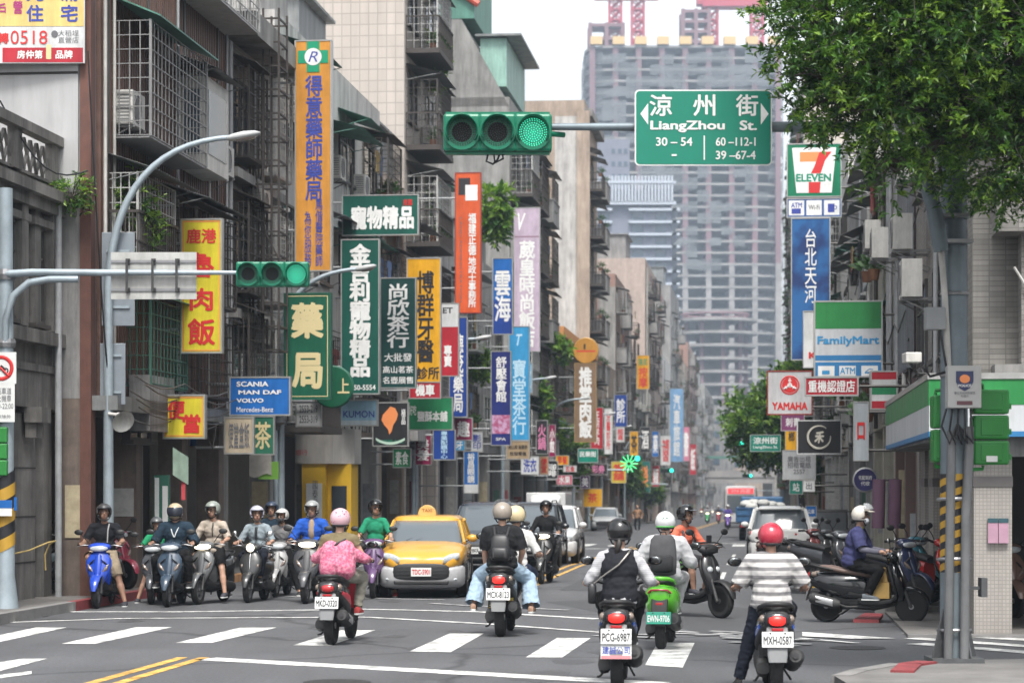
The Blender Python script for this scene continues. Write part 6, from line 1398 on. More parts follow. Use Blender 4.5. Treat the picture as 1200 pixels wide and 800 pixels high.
LBL('sky blue vertical sign with pale characters behind the navy spa sign', (596, 382, 621, 516), -9.3, cSKY, [('寶堂茶行', .5, .62, .66, .66, lPAL, {'v': True}), ('T', .5, .12, .3, .1, lPAL, {'sh': .3})])
LBL('small beige board with dark lines below the sky blue sign', (593, 516, 621, 538), -9.3, face_mat('kraft', (.38, .28, .17)), [('高山茶 烏龍茶', .5, .35, .8, .22, BK), ('批發零售', .5, .7, .7, .22, BK)])
S, w, h = LBL('navy vertical spa sign with white characters over a pink picture', (575, 411, 599, 522), -9.2, cNAVY, [('舒壓會館', .52, .30, .55, .48, WH, VB), ('SPA', .5, .93, .5, .03, WH)], bands=[(.02, .68, .98, .88, blotch('pink_picture', (.35, .07, .16), (.5, .32, .48), 5))])
LBL('small maroon sign with one white character', (532, 489, 554, 516), -9.5, cMAR, [('趣', .5, .5, .7, .7, WH, {'b': .04})])
LBL('navy board with a white column below the green white-lettered sign', (507, 503, 534, 539), -9.8, cROY, [('專業配鏡中心', .5, .5, .3, .9, lPAL, {'v': True, 'b': .02})])
LBL('small blue vertical eyeglass sign beside the white column', (543, 528, 561, 578), -9.6, cBLU, [('裕昌眼鏡', .5, .40, .5, .7, WH, VB)], bands=[(0, .8, 1, 1, cWHT)])
S, w, h = LBL('round orange and gold sign on top of the long gold grill sign', (672, 396, 701, 425), -9.4, face_mat('dull_orange', (.50, .24, .04)), [('I', .45, .35, .08, .22, BK)], disc=True, bands=[(.1, .5, .9, .56, lRED)], frame=M('gold_rim', (.42, .27, .10), .4, metal=.3))
LBL('long gold edged vertical grill sign with four white characters', (673, 425, 699, 518), -9.4, face_mat('tan', (.23, .145, .085)), [('推堂肉飯', .5, .5, .6, .9, WH, {'v': True, 'b': .05})], frame=MATS['gold_rim'])
LBL('red vertical banner sign right of the gold grill sign', (692, 477, 707, 526), -9.3, cRED, [('正宗羊肉', .5, .5, .4, .8, WH, {'v': True})])
LBL('white vertical sign next to the red one up the street', (708, 478, 718, 532), -9.3, cWHT, [('牙醫診所', .5, .5, .5, .8, lRED, {'v': True})])
LBL('yellow massage sign with red characters on the brick block', (746, 416, 761, 456), -10, cAMB, [('按摩', .5, .65, .7, .6, lRED, VB), ('腳底', .5, .2, .7, .2, lGRN)])
LBL('tall pale blue sign with white characters far up the left row', (785, 455, 801, 541), -9.5, face_mat('far_blue', (.20, .38, .62)), [('汽車旅館', .5, .5, .5, .85, WH, VB)])
LBL('green street name sign on the far left mast', (677, 525, 701, 542), -7.5, cSGN, [('民樂街', .5, .4, .8, .4, WH)], depth=.05, bracket=False, name='street_sign')
LBL('yellow cup shaped banner sign tilted over the far left pavement', (683, 572, 706, 594), -9.2, cAMB, [('茶', .5, .5, .5, .5, lRED)]); 
bpy.context.view_layer.update()
xs = [(610, 534, 632, 556, cWHT, '洗衣', lBLU, 'white laundry sign below the sky blue sign'), (632, 534, 643, 556, face_mat('peach', (.6, .35, .2)), '便宜', lRED, 'peach sign attached to the white laundry sign'), (628, 492, 642, 532, cBLK, '火鍋', lPNK, 'black hotpot sign with pink characters'),
      (643, 497, 651, 535, cMAR, '小館', WH, 'narrow maroon sign left of the gold grill sign'), (651, 533, 667, 545, cAMB, '早餐', lRED, 'small amber sign under the narrow maroon sign'), (641, 540, 654, 561, cBLK, '咖啡', WH, 'small black coffee sign left of the rose red sign'), (652, 556, 671, 568, face_mat('rose', (.6, .14, .2)), '水果', WH, 'small rose red sign over the far pavement'),
      (680, 557, 691, 572, face_mat('plum', (.10, .03, .12)), '美', WH, 'small plum sign over the far pavement beside the rose red one'), (690, 543, 712, 556, cBLK, '彩券', lPNK, 'black lottery sign with coloured lights'), (716, 540, 734, 566, face_mat('mustard', (.6, .45, .06)), '當舖', lRED, 'mustard sign in the far row'),
      (748, 540, 762, 577, face_mat('teal', (.02, .16, .15)), '樂', lORG, 'teal sign with an orange corner'), (720, 462, 735, 500, cROY, '診所', WH, 'royal blue sign high in the far row'), (722, 500, 732, 518, cWHT, '超商', lRED, 'small white sign beneath the royal blue one'),
      (750, 500, 762, 530, cBLK, '酒', WH, 'dark sign before the beige block'), (764, 505, 772, 535, cBLU, '藥', WH, 'small blue sign before the beige block'), (774, 510, 786, 545, cWHT, '補習', lRED, 'white cram school sign far up the street'), (800, 500, 808, 540, face_mat('pink2', (.6, .2, .3)), '書', WH, 'pink sign far up the street'),
      (808, 520, 816, 556, cRED, '飯', WH, 'red sign farthest up the left row'), (764, 545, 773, 570, cRED, '麵', WH, 'little red sign near the far crossing'), (738, 505, 748, 535, cAMB, '茶', BK, 'amber sign between the far lamp arms'), (700, 500, 716, 512, cSGN, '停', WH, 'small green parking sign in the far row'),
      (612, 425, 624, 460, face_mat('cyan2', (.25, .45, .6)), '飲', WH, 'pale cyan sign behind the lilac sign'), (660, 545, 676, 553, cWHT, '五金', lRED, 'small white hardware sign')]
for x0, y0, x1, y1, m, tx, lm, lab in xs:
    v = (y1-y0) > 1.3*(x1-x0); LBL(lab, (x0, y0, x1, y1), -9.6, m, [(tx, .5, .5, .7, .75, lm, {'v': v, 'b': .03})], depth=.12)
for x0, y0, x1, y1, m, tx, lm, lab in ((262, 488, 298, 532, face_mat('beige2', (.45, .38, .28)), '便當盒飯', lGRY, 'beige menu board under the blue truck board'), (294, 487, 322, 533, face_mat('green3', (.03, .16, .10)), '茶', lCRM, 'dark green board beside the menu board'), (346, 470, 377, 500, cWHT, '2553-219\n2553-319', lGRY, 'white board with phone numbers under the cream lettered green sign'), (530, 515, 545, 528, cSKY, '牙', WH, 'little sky blue sign beside the small maroon one'),
                                           (486, 508, 506, 545, cMAR, '美髮', WH, 'maroon sign behind the lamp pole with the globe'), (460, 525, 482, 548, cGRN2, '素食', WH, 'green sign below the island sign'), (552, 505, 566, 530, cWHT, '影印', lBLU, 'white copy shop sign above the eyeglass sign')):
    LBL(lab, (x0, y0, x1, y1), -10.5, m, [(tx, .5, .5, .7, .7, lm, {'v': (y1-y0) > 1.3*(x1-x0) and '\n' not in tx})], depth=.1)
S, w, h = LBL('square convenience store sign with a red and orange seven on white', (922, 168, 986, 231), 1.5, face_mat('seven_green', (.0, .17, .08)), [('ELEVEN', .49, .64, .64, .15, lGRN, {'b': .05})], depth=.25)
b = MB(); b.prism([(-.40*w, .42*h), (.40*w, .42*h), (.32*w, -.42*h), (-.32*w, -.42*h)], 'y', -.005, -.001); b.build('white_field', WH, S)
b = MB(); b.prism([(-.26*w, .34*h), (.10*w, .34*h), (.10*w, .16*h), (-.26*w, .16*h)], 'y', -.009, -.004); b.build('orange_bar', lORG, S)
b = MB(); b.prism([(.10*w, .34*h), (.32*w, .34*h), (.20*w, .18*h), (.12*w, -.06*h), (-.06*w, -.06*h), (.0*w, .06*h)], 'y', -.0095, -.004); b.prism([(-.10*w, -.22*h), (.12*w, -.22*h), (.10*w, -.42*h), (-.10*w, -.42*h)], 'y', -.0095, -.004); b.build('red_stroke', lRED, S)
S, w, h = LBL('strip with cash, wireless and coffee symbols under the seven sign', (922, 232, 986, 255), 1.5, face_mat('strip_blue', (.03, .10, .32)), [('ATM', .18, .36, .20, .26, lBLU, {'b': .03}), ('Wi-Fi', .5, .48, .2, .24, lGRY)], depth=.25)
for x in (.18, .5, .82): b = MB(); b.box((w*(x-.5)-w*.14, -.004, -h*.38), (w*(x-.5)+w*.14, -.001, h*.38)); b.build('white_tile', WH, S)
b = MB(); b.box((-w*.41, -.007, -h*.3), (-w*.24, -.003, -h*.03)); b.box((w*.25, -.007, -h*.24), (w*.37, -.003, h*.2)); b.torus((w*.38, -.005, 0), (0, 1, 0), .05, .012, 12, 5); b.build('symbol', lBLU, S)
LBL('tall deep blue sign with four white characters on a white post', (927, 255, 973, 422), 1.35, blotch('deep_blue', (.012, .035, .13), (.02, .11, .30), 1.2), [('台北天河', .5, .34, .30, .52, WH, {'v': True, 'b': .01})], frame=mFRAME)
b_ = thing('sign_post', 'white post at the edge of the tall deep blue sign', 'post', W(s_of(921, 1.35), .55+.2), RZ); b = MB(); zb, zt = 2.2, 8.6; b.box((-.06, .2, .0), (.06, .32, 8.4)); b.build('post', mACW, b_)
LBL('white and red sign half hidden behind the green and white store sign', (941, 364, 960, 431), 1.3, cWHT, [('K', .6, .78, .5, .12, lRED, {'b': .05})], Y=60)
S, w, h = LBL('green, white and blue store sign with blue letters over a row of symbols', (954, 352, 1034, 442), 1.7, mFWHT, [('FamilyMart', .5, .53, .90, .135, lSKY, {'b': .035}), ('ATM', .49, .915, .22, .085, lSKY)], bands=[(0, 0, 1, .36, mFGRN), (0, .72, 1, .79, mFBLU), (0, .815, 1, 1, mFBLU)], depth=.3)
for x in (.18, .49, .81): b = MB(); b.box((w*(x-.5)-w*.12, -.007, -h*.485), (w*(x-.5)+w*.12, -.0035, -h*.35)); b.build('white_tile', WH, S)
for ch in S.children:
    if ch.name.startswith('lettering') and ch.location.z < -h*.3: ch.location.y = -.012
b = MB(); b.box((-w*.38, -.0105, -h*.46), (-w*.27, -.0065, -h*.41)); b.box((w*.24, -.0105, -h*.45), (w*.38, -.0065, -h*.43)); b.tube([(w*.25, -.008, -h*.43), (w*.31, -.008, -h*.39), (w*.36, -.008, -h*.40)], .008, 5); b.build('symbol', lSKY, S)
S, w, h = LBL('light grey sign with a red wheel emblem and red capital letters', (899, 434, 952, 486), 1.0, face_mat('pale_grey', (.50, .50, .51)), [('YAMAHA', .5, .80, .78, .18, lRED, {'b': .05})], frame=M('sign_frame_red', (.25, .03, .02), .5), Y=60)
b = MB(); R_ = h*.20; c0 = (0, -.006, h*.17); b.torus(c0, (0, 1, 0), R_, R_*.09, 30, 5, .3); b.lathe([(0, 0), (R_*.86, 0), (R_*.86, .003), (0, .003)], (0, -.006, h*.17), (0, 1, 0), 30); b.build('emblem_disc', lRED, S)
b = MB()
for q in range(3):
    a = pi/2+2*pi*q/3; b.tube([(0, -.010, h*.17), (cos(a)*R_*.8, -.010, h*.17+sin(a)*R_*.8)], [R_*.05, R_*.11], 5)
    for da in (-.35, .35): b.tube([(cos(a+da)*R_*.5, -.010, h*.17+sin(a+da)*R_*.5), (cos(a)*R_*.55, -.010, h*.17+sin(a)*R_*.55)], R_*.07, 5)
b.torus((0, -.010, h*.17), (0, 1, 0), R_*.2, R_*.07, 16, 5, .3); b.build('tuning_forks', WH, S)
LBL('red sign with five white characters under the store sign', (943, 441, 1006, 464), 1.7, cRED, [('重機認證店', .5, .5, .86, .62, WH, {'b': .02})], frame=mFRAME, Y=44)
S, w, h = LBL('black sign with a white brushed ring', (934, 492, 986, 532), 1.6, cBLK, [('禾', .5, .5, .22, .36, col('ivory', (.55, .52, .45)), {'b': .05, 'sh': .2})], frame=cWHT)
b = MB(); rr = h*.33; pts = [(cos(a)*rr, -.008, sin(a)*rr) for a in np.linspace(.9, 6.4, 30)]; b.tube(pts, [.012+.026*sin(pi*i/29) for i in range(30)], 5); b.build('brush_ring', MATS['letter_ivory'], S)
LBL('grey notice board with rows of small characters', (917, 527, 956, 562), 1.2, face_mat('notice', (.40, .41, .42)), [('廣告出租\n招租電話\n2557', .5, .5, .7, .6, lGRY)])
LBL('purple sign behind the light grey wheel emblem sign', (915, 484, 943, 505), 1.0, face_mat('violet', (.20, .05, .14)), [('刺青', .5, .5, .6, .5, WH)], Y=85)
LBL('yellow sign behind the black ring sign', (920, 470, 935, 529), .9, cAMB, [('檳榔', .5, .6, .5, .4, BK, {'v': True})], Y=90)
LBL('small green stop sign under the grey notice board', (925, 562, 941, 579), 1.3, cSGN, [('站', .5, .5, .5, .6, WH)], depth=.05); LBL('small white sign right of the green stop sign', (941, 562, 955, 576), 1.3, cWHT, [('出', .5, .5, .5, .6, lGRY)], depth=.05)
LBL('round dark purple sign hanging before the brown pier', (1001, 549, 1027, 575), 2.1, face_mat('disc_purple', (.035, .03, .13)), [('宅配到府', .5, .4, .6, .2, WH), ('代收', .5, .66, .4, .2, WH)], disc=True, depth=.08)
LBL('glass lightbox with a red mark high on the right row', (1000, 470, 1018, 540), 1.9, face_mat('lightbox', (.40, .44, .47)), [('口', .5, .5, .5, .3, lRED, {'b': .05})], Y=46)
S, w, h = LBL('red, white and green striped awning sign above the lightbox', (1020, 434, 1052, 480), 2.0, cWHT, [], bands=[(0, .0, 1, .2, cRED), (0, .4, 1, .62, cGRN2), (0, .8, 1, 1, cRED)], Y=47, depth=.5)
LBL('green street name sign beyond the second tree', (879, 509, 915, 529), -1.0, cSGN, [('涼州街', .5, .35, .8, .4, WH), ('LiangZhou St.', .5, .75, .8, .2, WH)], depth=.05, bracket=False, name='street_sign', Y=105)
LBL('white and blue bus stop sign by the street cabinet', (944, 592, 957, 628), 1.5, cWHT, [('公車', .5, .2, .6, .15, WH)], bands=[(0, 0, 1, .35, cBLU)], depth=.05)

Yb = W(sl(103), TL).y-.03; kb = Yb/FPX
x0, y0, x1, y1 = -60, -46, 99, 74; p = at((x0+x1)/2, (y0+y1)/2, Yb-.14)
BN = thing('wall_banner', 'big white and yellow estate agency banner with red figures on a blank wall', 'banner', p, RZ*.0)
w, h = (x1-x0)*kb, (y1-y0)*kb
b = MB(); b.box((-w/2, 0, -h/2), (w/2, .05, h/2)); b.build('sheet', cWHT, BN)
def pan(nm, a0, b0, a1, b1, m):
    b = MB(); X = lambda px: (px-(x0+x1)/2)*kb; Z = lambda py: ((y0+y1)/2-py)*kb; b.box((X(a0), -.006, Z(b1)), (X(a1), -.001, Z(b0))); b.build(nm, m, BN)
def bt(txt, cx, cy, w_, h_, m, **k): put('lettering', text_mesh(txt, m, w=w_*kb, h=h_*kb, bold=k.get('b', .03)), BN, ((cx-(x0+x1)/2)*kb, -.011, ((y0+y1)/2-cy)*kb))
pan('yellow_panel', -60, -46, 98, 31, face_mat('banner_yellow', (.68, .50, .18))); pan('red_band', 3, 56, 97, 73, cRED)
bt('住', 41, 16, 20, 20, lBLU); bt('宅', 81, 16, 20, 20, lBLU); bt('營', 21, 9, 11, 16, col('magenta', (.35, .03, .15))); bt('戶', 2, 12, 10, 16, MATS['letter_magenta']); bt('0518', 34, 44, 43, 16, lRED, b=.0); bt('轉', 4, 45, 13, 13, lRED); bt('大稻埕', 80, 39, 24, 7, lGRY, b=.0); bt('直營店', 80, 47, 24, 7, lGRY, b=.0); bt('房仲第', 35, 64, 30, 10, WH); bt('1', 57, 61, 6, 17, lCRM); bt('品牌', 75, 64, 20, 10, WH)
bt('滿', 81, -6, 20, 16, lBLU); bt('月', 41, -6, 20, 16, lBLU)
b = MB(); b.lathe([(0, 0), (4*kb, 0), (4*kb, .004), (0, .004)], ((64-(x0+x1)/2)*kb, -.010, ((y0+y1)/2-40)*kb), (0, 1, 0), 20); b.build('round_mark', lGRY, BN)

Yc = W(s_of(310, -10.9), -10.9).y; kc = Yc/FPX; SCF = thing('sign_scaffold', 'rusty black steel lattice scaffold carrying the tall orange sign', 'scaffold', at(312, 300, Yc), RZ)
b = MB(); xl, xr_, zt, zb = -46*kc, 15*kc, 290*kc, -110*kc
for x in (xl, xl+.5, xr_-.35, xr_, (xl+xr_)/2):
    for y in (0, .9): b.box((x-.022, y-.022, zb), (x+.022, y+.022, zt if x > xl+.6 else zt-1.3))
z = zb
i = 0
while z < zt:
    for y in (0, .9): b.box((xl, y-.018, z-.018), (xr_, y+.02, z+.02))
    for x in (xl, xr_): b.box((x-.019, 0, z-.019), (x+.019, .9, z+.019))
    z += .52
b.tube([(xl, -.03, zb), (xr_-.3, -.03, zb+2.6), (xl+.3, -.03, zt-1.6)], .02, 5); b.tube([(xr_, -.03, zb+2), (xl, -.03, zb+4.2)], .02, 5); b.tube([(xl+.6, -.05, zb+.2), (xl+1.0, -.05, zb+2.4), (xr_-.2, -.05, zt-.4)], .015, 5)
b.build('lattice', mIRONB, SCF)
mGALV = M('galvanised_steel', (.17, .21, .235), .5, metal=.25, var=.2, scale=3, streak=.15); mSIGG = M('signal_green', (.0, .155, .085), .4, var=.12); mSIGB = M('signal_backgreen', (.02, .20, .035), .4, var=.12)
mHZY = M('hazard_yellow', (.48, .28, .03), .6, var=.2, streak=.2); mLENS = M('lens_dark', (.012, .014, .014), .5, spec=.2); mLEDG = glow('led_green', (.05, .75, .45), .8); mLEDB = glow('lens_green', (.01, .30, .19), .2); mLEDO = M('led_off', (.035, .038, .038), .5)
def signal_head(S, xs, z, R, lit, depth=.22, name='signal_lamp'):
    """one row of round lamps with hoods, facing -Y"""
    for i, x in enumerate(xs):
        b = MB(); q = R*1.22; b.box((x-q, 0, z-q), (x+q, depth, z+q)); h = b.build('housing', mSIGG, S, bevel=.03)
        b = MB(); b.lathe([(R*1.12, .0), (R*1.12, -.03), (R*1.0, -.03), (R*1.0, 0)], (x, 0, z), (0, 1, 0), 28)
        n = 18; pr = []                          # hood: a tube cut open below
        for k in range(n+1):
            a = radians(-35)+radians(250)*k/n; pr.append((cos(a), sin(a), .20 if 0 < k < n else .06))
        vs = [(x+c*R*1.06, -.0, z+s_*R*1.06) for c, s_, d in pr]+[(x+c*R*1.06, -d*(.55+.45*max(s_, 0)), z+s_*R*1.06) for c, s_, d in pr]
        b.add(vs, [(k, k+1, n+2+k, n+1+k) for k in range(n)]); o = b.build('hood', mSIGG, h, 60, fixn=False); md = o.modifiers.new('t', 'SOLIDIFY'); md.thickness = .012
        b = MB(); b.lathe([(0, -.006), (R*.6, -.005), (R*.98, 0), (R*.98, .01), (0, .01)], (x, -.004, z), (0, 1, 0), 28); b.build('lens', mLEDB if i == lit else mLENS, h, 60)
        b = MB()
        rings_ = (0, .16, .32, .48, .64, .80, .92)
        for rr in rings_:
            m_ = max(1, int(rr*38))
            for k in range(m_): a = 2*pi*k/m_+rr; b.ell((x+cos(a)*rr*R*.95, -.010+.004*rr, z+sin(a)*rr*R*.95), (R*.05,)*3, None, 6, 3)
        b.build('led_dots', mLEDG if i == lit else mLEDO, h)
PX, PY, PYb = 1118, 26.0, .10
MS = thing('signal_mast', 'stout grey steel mast with hazard stripes and a police box, its arm over the road', 'traffic mast', (at(PX, HORY, PY).x, PY, PYb)); k = PY/FPX
zz_ = lambda py: HCAM+(HORY-py)*k-PYb; xx_ = lambda px: (px-PX)*k
b = MB(); b.tube([(0, 0, 0), (0, 0, 2.1), (0, 0, 7.4)], [.155, .15, .135], 20); b.build('pole', mGALV, MS, 50)
b = MB(); b.box((-.28, -.28, 0), (.28, .28, .05))
for a in range(4): R_ = Matrix.Rotation(a*pi/2+.5, 3, 'Z'); b.add([R_@Vector(p) for p in ((.13, -.01, .05), (.30, -.01, .05), (.14, -.01, .62), (.13, .01, .05), (.30, .01, .05), (.14, .01, .62))], [(0, 1, 2), (3, 5, 4), (0, 3, 4, 1), (1, 4, 5, 2), (2, 5, 3, 0)])
b.build('base_flange', M('dark_steel', (.10, .105, .11), .6, metal=.3, var=.3), MS)
b = MB(); zs_ = [zz_(y) for y in (670, 555)]; n = 24
nb_ = 7; dz = (zs_[1]-zs_[0])/nb_
for i in range(-2, nb_*1):
    vs = []; rr = .154
    for kx in range(n+1):
        a = 2*pi*kx/n; zl = zs_[0]+i*dz*1.0+kx/n*dz*2
        vs += [(cos(a)*rr, sin(a)*rr, min(max(zl, zs_[0]), zs_[1])), (cos(a)*rr, sin(a)*rr, min(max(zl+dz*.5, zs_[0]), zs_[1]))]
    b.mat(0).add(vs, [(2*q, 2*q+2, 2*q+3, 2*q+1) for q in range(n)])
for i in range(-2, nb_):
    vs = []; rr = .154
    for kx in range(n+1):
        a = 2*pi*kx/n; zl = zs_[0]+i*dz+dz*.5+kx/n*dz*2
        vs += [(cos(a)*rr, sin(a)*rr, min(max(zl, zs_[0]), zs_[1])), (cos(a)*rr, sin(a)*rr, min(max(zl+dz*.5, zs_[0]), zs_[1]))]
    b.mat(1).add(vs, [(2*q, 2*q+2, 2*q+3, 2*q+1) for q in range(n)])
b.build('hazard_wrap', [mHZY, mINK], MS, 60, fixn=False)
za = zz_(153); ye = -.26
b = MB(); b.tube([(xx_(1098), ye, zz_(297)), (xx_(1090), ye, zz_(250)), (xx_(1078), ye, zz_(205)), (xx_(1058), ye, zz_(172)), (xx_(1025), ye, zz_(157)), (xx_(985), ye, za), (xx_(905), ye, za), (xx_(745), ye, za), (xx_(640), ye, za)], [.085, .085, .08, .075, .07, .062, .056, .046, .036], 14); b.build('arm', mGALV, MS, 60)
for y in (285, 255): b = MB(); b.box((xx_(1088), ye-.02, zz_(y)-.02), (.16, .04, zz_(y)+.02)); b.build('arm_clamp', mALU, MS)
b = MB()
b.tube([(-.10, -.20, 0), (-.075, -.19, zz_(600)), (-.06, -.18, zz_(505))], .05, 10); b.build('conduit', M('dull_conduit', (.15, .155, .16), .5, var=.25, streak=.2), MS, 60); b = MB(); b.tube([(.07, -.22, 0), (.09, -.20, zz_(600)), (.13, -.18, zz_(530)), (.13, -.18, zz_(500))], .052, 10); b.build('conduit', M('dull_conduit', (.15, .155, .16), .5, var=.25, streak=.2), MS, 60)
b = MB(); b.tube([(xx_(1100), -.16, zz_(296)), (xx_(1104), -.17, zz_(350)), (xx_(1108), -.17, zz_(430))], .035, 8); b.build('conduit', mACW, MS, 60)
for y in (738, 655, 585, 440, 345): b = MB(); b.torus((0, -.02, zz_(y)), (0, .05, 1), .185 if y > 500 else .15, .012, 20, 5, 1.6); b.build('strap', mALU, MS)
b = MB(); b.box((xx_(1104), -.34, zz_(479)), (xx_(1143), -.17, zz_(430))); pb = b.build('police_box', M('box_grey', (.40, .40, .39), .5, var=.12), MS, bevel=.008)
b = MB(); c = (xx_(1123.5), zz_(447)); s_ = 10*k; b.prism([(c[0]-s_, c[1]+s_*1.05), (c[0]+s_, c[1]+s_*1.05), (c[0]+s_, c[1]-s_*.2), (c[0]+s_*.6, c[1]-s_*.9), (c[0], c[1]-s_*1.25), (c[0]-s_*.6, c[1]-s_*.9), (c[0]-s_, c[1]-s_*.2)], 'y', -.348, -.342); b.build('badge', M('badge_navy', (.02, .03, .10), .4), pb)
b = MB(); b.ell((c[0], -.349, c[1]+s_*.15), (s_*.6, .004, s_*.5)); b.build('badge_bird', lORG, pb)
put('lettering', text_mesh('POLICE', mINKW, w=s_*1.5, h=s_*.3, bold=.03), pb, (c[0], -.353, c[1]-s_*.62)); put('lettering', text_mesh('臺北市政府警察局\n守護中', lGRY, w=24*k, h=7*k), pb, (c[0], -.345, zz_(463.5))); b = MB(); b.box((c[0]-9*k, -.3445, zz_(475.5)), (c[0]+9*k, -.341, zz_(471))); b.build('tag', M('tag_maroon', (.12, .05, .06), .5), pb)
b = MB(); b.box((xx_(1080), -.28, zz_(388)), (xx_(1103), -.12, zz_(362))); b.build('junction_box', M('junction_grey', (.26, .27, .28), .5), MS, bevel=.01)
for i in range(5):
    b = MB(); x = xx_(1104+i*7); b.tube([(x, -.25, zz_(480)), (x-.06+.02*i, -.30, zz_(500+5*i)), (x+.03, -.28, zz_(520)), (.0, -.2, zz_(497))], .012, 5); b.build('cable', mINK, MS, 60)
b = MB(); b.tube([(xx_(1098), -.2, zz_(388)), (xx_(1101), -.22, zz_(410)), (xx_(1105), -.2, zz_(432))], .013, 5); b.tube([(xx_(1080), -.2, zz_(432)), (xx_(1086), -.2, zz_(442)), (xx_(1104), -.2, zz_(437))], .016, 5); b.build('cable', mINK, MS, 60)
b = MB(); b.box((xx_(1145), -.25, zz_(698)), (xx_(1152), -.05, zz_(676))); b.box((.12, -.16, zz_(690)), (xx_(1146), -.13, zz_(686))); b.build('button_box', M('dark_steel', (.1, .1, .1), .5), MS)
def side_signal(label, x0, y0, x1, y1, yy):
    S = thing('traffic_light', label, 'traffic light', (at((x0+x1)/2, HORY, PY).x, PY+yy, 0)); w = (x1-x0)*k/2; z0, z1 = HCAM+(HORY-y1)*k, HCAM+(HORY-y0)*k; n = 3 if x1-x0 > 25 else 2
    for i in range(n):
        a, c = z0+(z1-z0)*i/n, z0+(z1-z0)*(i+1)/n; b = MB(); b.box((-w, -.0, a+.006), (w, .26, c-.006)); h = b.build('housing', mSIGB, S, bevel=.025)
        b = MB(); b.box((-w*.6, -.012, a+.05), (w*.6, .0, c-.05)); b.build('back_door', mSIGB, h, bevel=.008)
        b = MB(); b.box((w, .02, a+.06), (w+.025, .06, a+.12)); b.box((-w-.02, .02, c-.12), (-w, .06, c-.06)); b.build('hinge', mSIGB, h)
    b = MB(); b.tube([(-w*.4, .1, z1), (-w*.4, .1, z1+.05), (-w-.1 if x0 > PX else w+.1, .05, z1+.06)], .022, 6); b.tube([(-w*.4, .1, z0), (-w*.4, .1, z0-.04), (-w-.1 if x0 > PX else w+.1, .05, z0-.05)], .022, 6); b.build('bracket', mSIGB, S, 50)
    return S
S = side_signal('bright green traffic light seen from behind, before the store fascia', 1140, 456, 1182, 545, -.05); b = MB(); b.box((-.06, -.02, HCAM+(HORY-541)*k), (.06, -.013, HCAM+(HORY-534)*k)); b.build('sticker', mPLW, S)
side_signal('narrow green pedestrian light seen from behind, behind the pale conduits', 1095, 462, 1109, 542, .05)
S = thing('traffic_light', 'large green three-lamp traffic light beside the overhead street name sign', 'traffic light', at(583, 155, PY+ye-.12)); signal_head(S, [-.382, 0, .382], 0, .165, 2)
b = MB(); 
for z in (-.215, .215): b.box((-.56, .06, z-.012), (.56, .16, z+.012))
b.tube([(.56, .11, 0), (.72, .2, .0)], .03, 8); b.build('mount_rail', mSIGG, S); b = MB(); b.tube([(-.1, .1, -.2), (-.12, .1, -.30), (-.05, .1, -.33), (.0, .1, -.28), (.03, .1, -.2)], .012, 5); b.tube([(-.04, .1, -.2), (-.03, .1, -.32), (.06, .1, -.27), (.05, .1, -.2)], .012, 5); b.build('cable', mINK, S, 60)
x0, y0, x1, y1 = 745, 106, 903.5, 193.5; S = thing('street_sign', 'big green overhead street name sign with white arrows and house numbers', 'street sign', at((x0+x1)/2, (y0+y1)/2, PY+ye-.13)); w, h = (x1-x0)*k, (y1-y0)*k
def rrect(w, h, r, n=6): return [(sx*(w/2-r)+r*cos(a0+pi/2*i/n), sz*(h/2-r)+r*sin(a0+pi/2*i/n)) for sx, sz, a0 in ((1, 1, 0), (-1, 1, pi/2), (-1, -1, pi), (1, -1, 3*pi/2)) for i in range(n+1)]
b = MB(); b.prism(rrect(w, h, .05), 'y', 0, .012); b.build('white_edge', mINKW, S); b = MB(); b.prism(rrect(w-.03, h-.03, .04), 'y', -.004, .001); b.build('panel', M('street_sign_green', (.0, .19, .125), .45, var=.06), S)
X = lambda px: (px-(x0+x1)/2)*k; Z = lambda py: ((y0+y1)/2-py)*k
for ch, px in (('涼', 775), ('州', 825), ('街', 874.5)): put('lettering', text_mesh(ch, WH, w=26*k, h=25*k, bold=.02), S, (X(px), -.0085, Z(124)))
put('lettering', text_mesh('LiangZhou', WH, w=86*k, h=13.5*k, bold=.035), S, (X(806), -.0085, Z(148.5))); put('lettering', text_mesh('St.', WH, w=20*k, h=11.5*k, bold=.035), S, (X(876), -.0085, Z(147.2)))
for tx, px, py, w_ in (('30 – 54', 790.5, 166, 42), ('–', 790.5, 181.5, 6), ('60 –112-1', 861.5, 166, 46), ('39 –67-4', 861.5, 181.5, 46)): put('lettering', text_mesh(tx, WH, w=w_*k, h=(10*k if len(tx) > 2 else 2.2*k), bold=.022), S, (X(px), -.0085, Z(py)))
b = MB(); b.box((X(824.5), -.008, Z(187)), (X(826), -.0045, Z(159))); b.build('divider', WH, S)
for sg, px in ((-1, 751.5), (1, 899.5)): b = MB(); b.prism([(X(px), Z(134)), (X(px-sg*9), Z(121.5)), (X(px-sg*9), Z(146.5))], 'y', -.008, -.0045); b.build('arrow', WH, S)
b = MB()
for px in (775, 875): b.box((X(px)-.02, .013, -h*.4), (X(px)+.02, .05, h*.4))
b.build('back_rail', mALU, S)
Y2 = 36.4; k2 = Y2/FPX; LM = thing('signal_mast', 'pale steel mast with a curved brace and a no motorcycles sign', 'traffic mast', (at(6, HORY, Y2).x, Y2, .14)); x2 = lambda px: (px-6)*k2; z2 = lambda py: HCAM+(HORY-py)*k2-.14
mGAL2 = M('pale_steel', (.33, .39, .43), .5, metal=.25, var=.2, streak=.15)
b = MB(); b.tube([(0, 0, 0), (0, 0, .5), (0, 0, 2), (0, 0, 6.4)], [.21, .15, .135, .115], 16); b.build('pole', mGAL2, LM, 50)
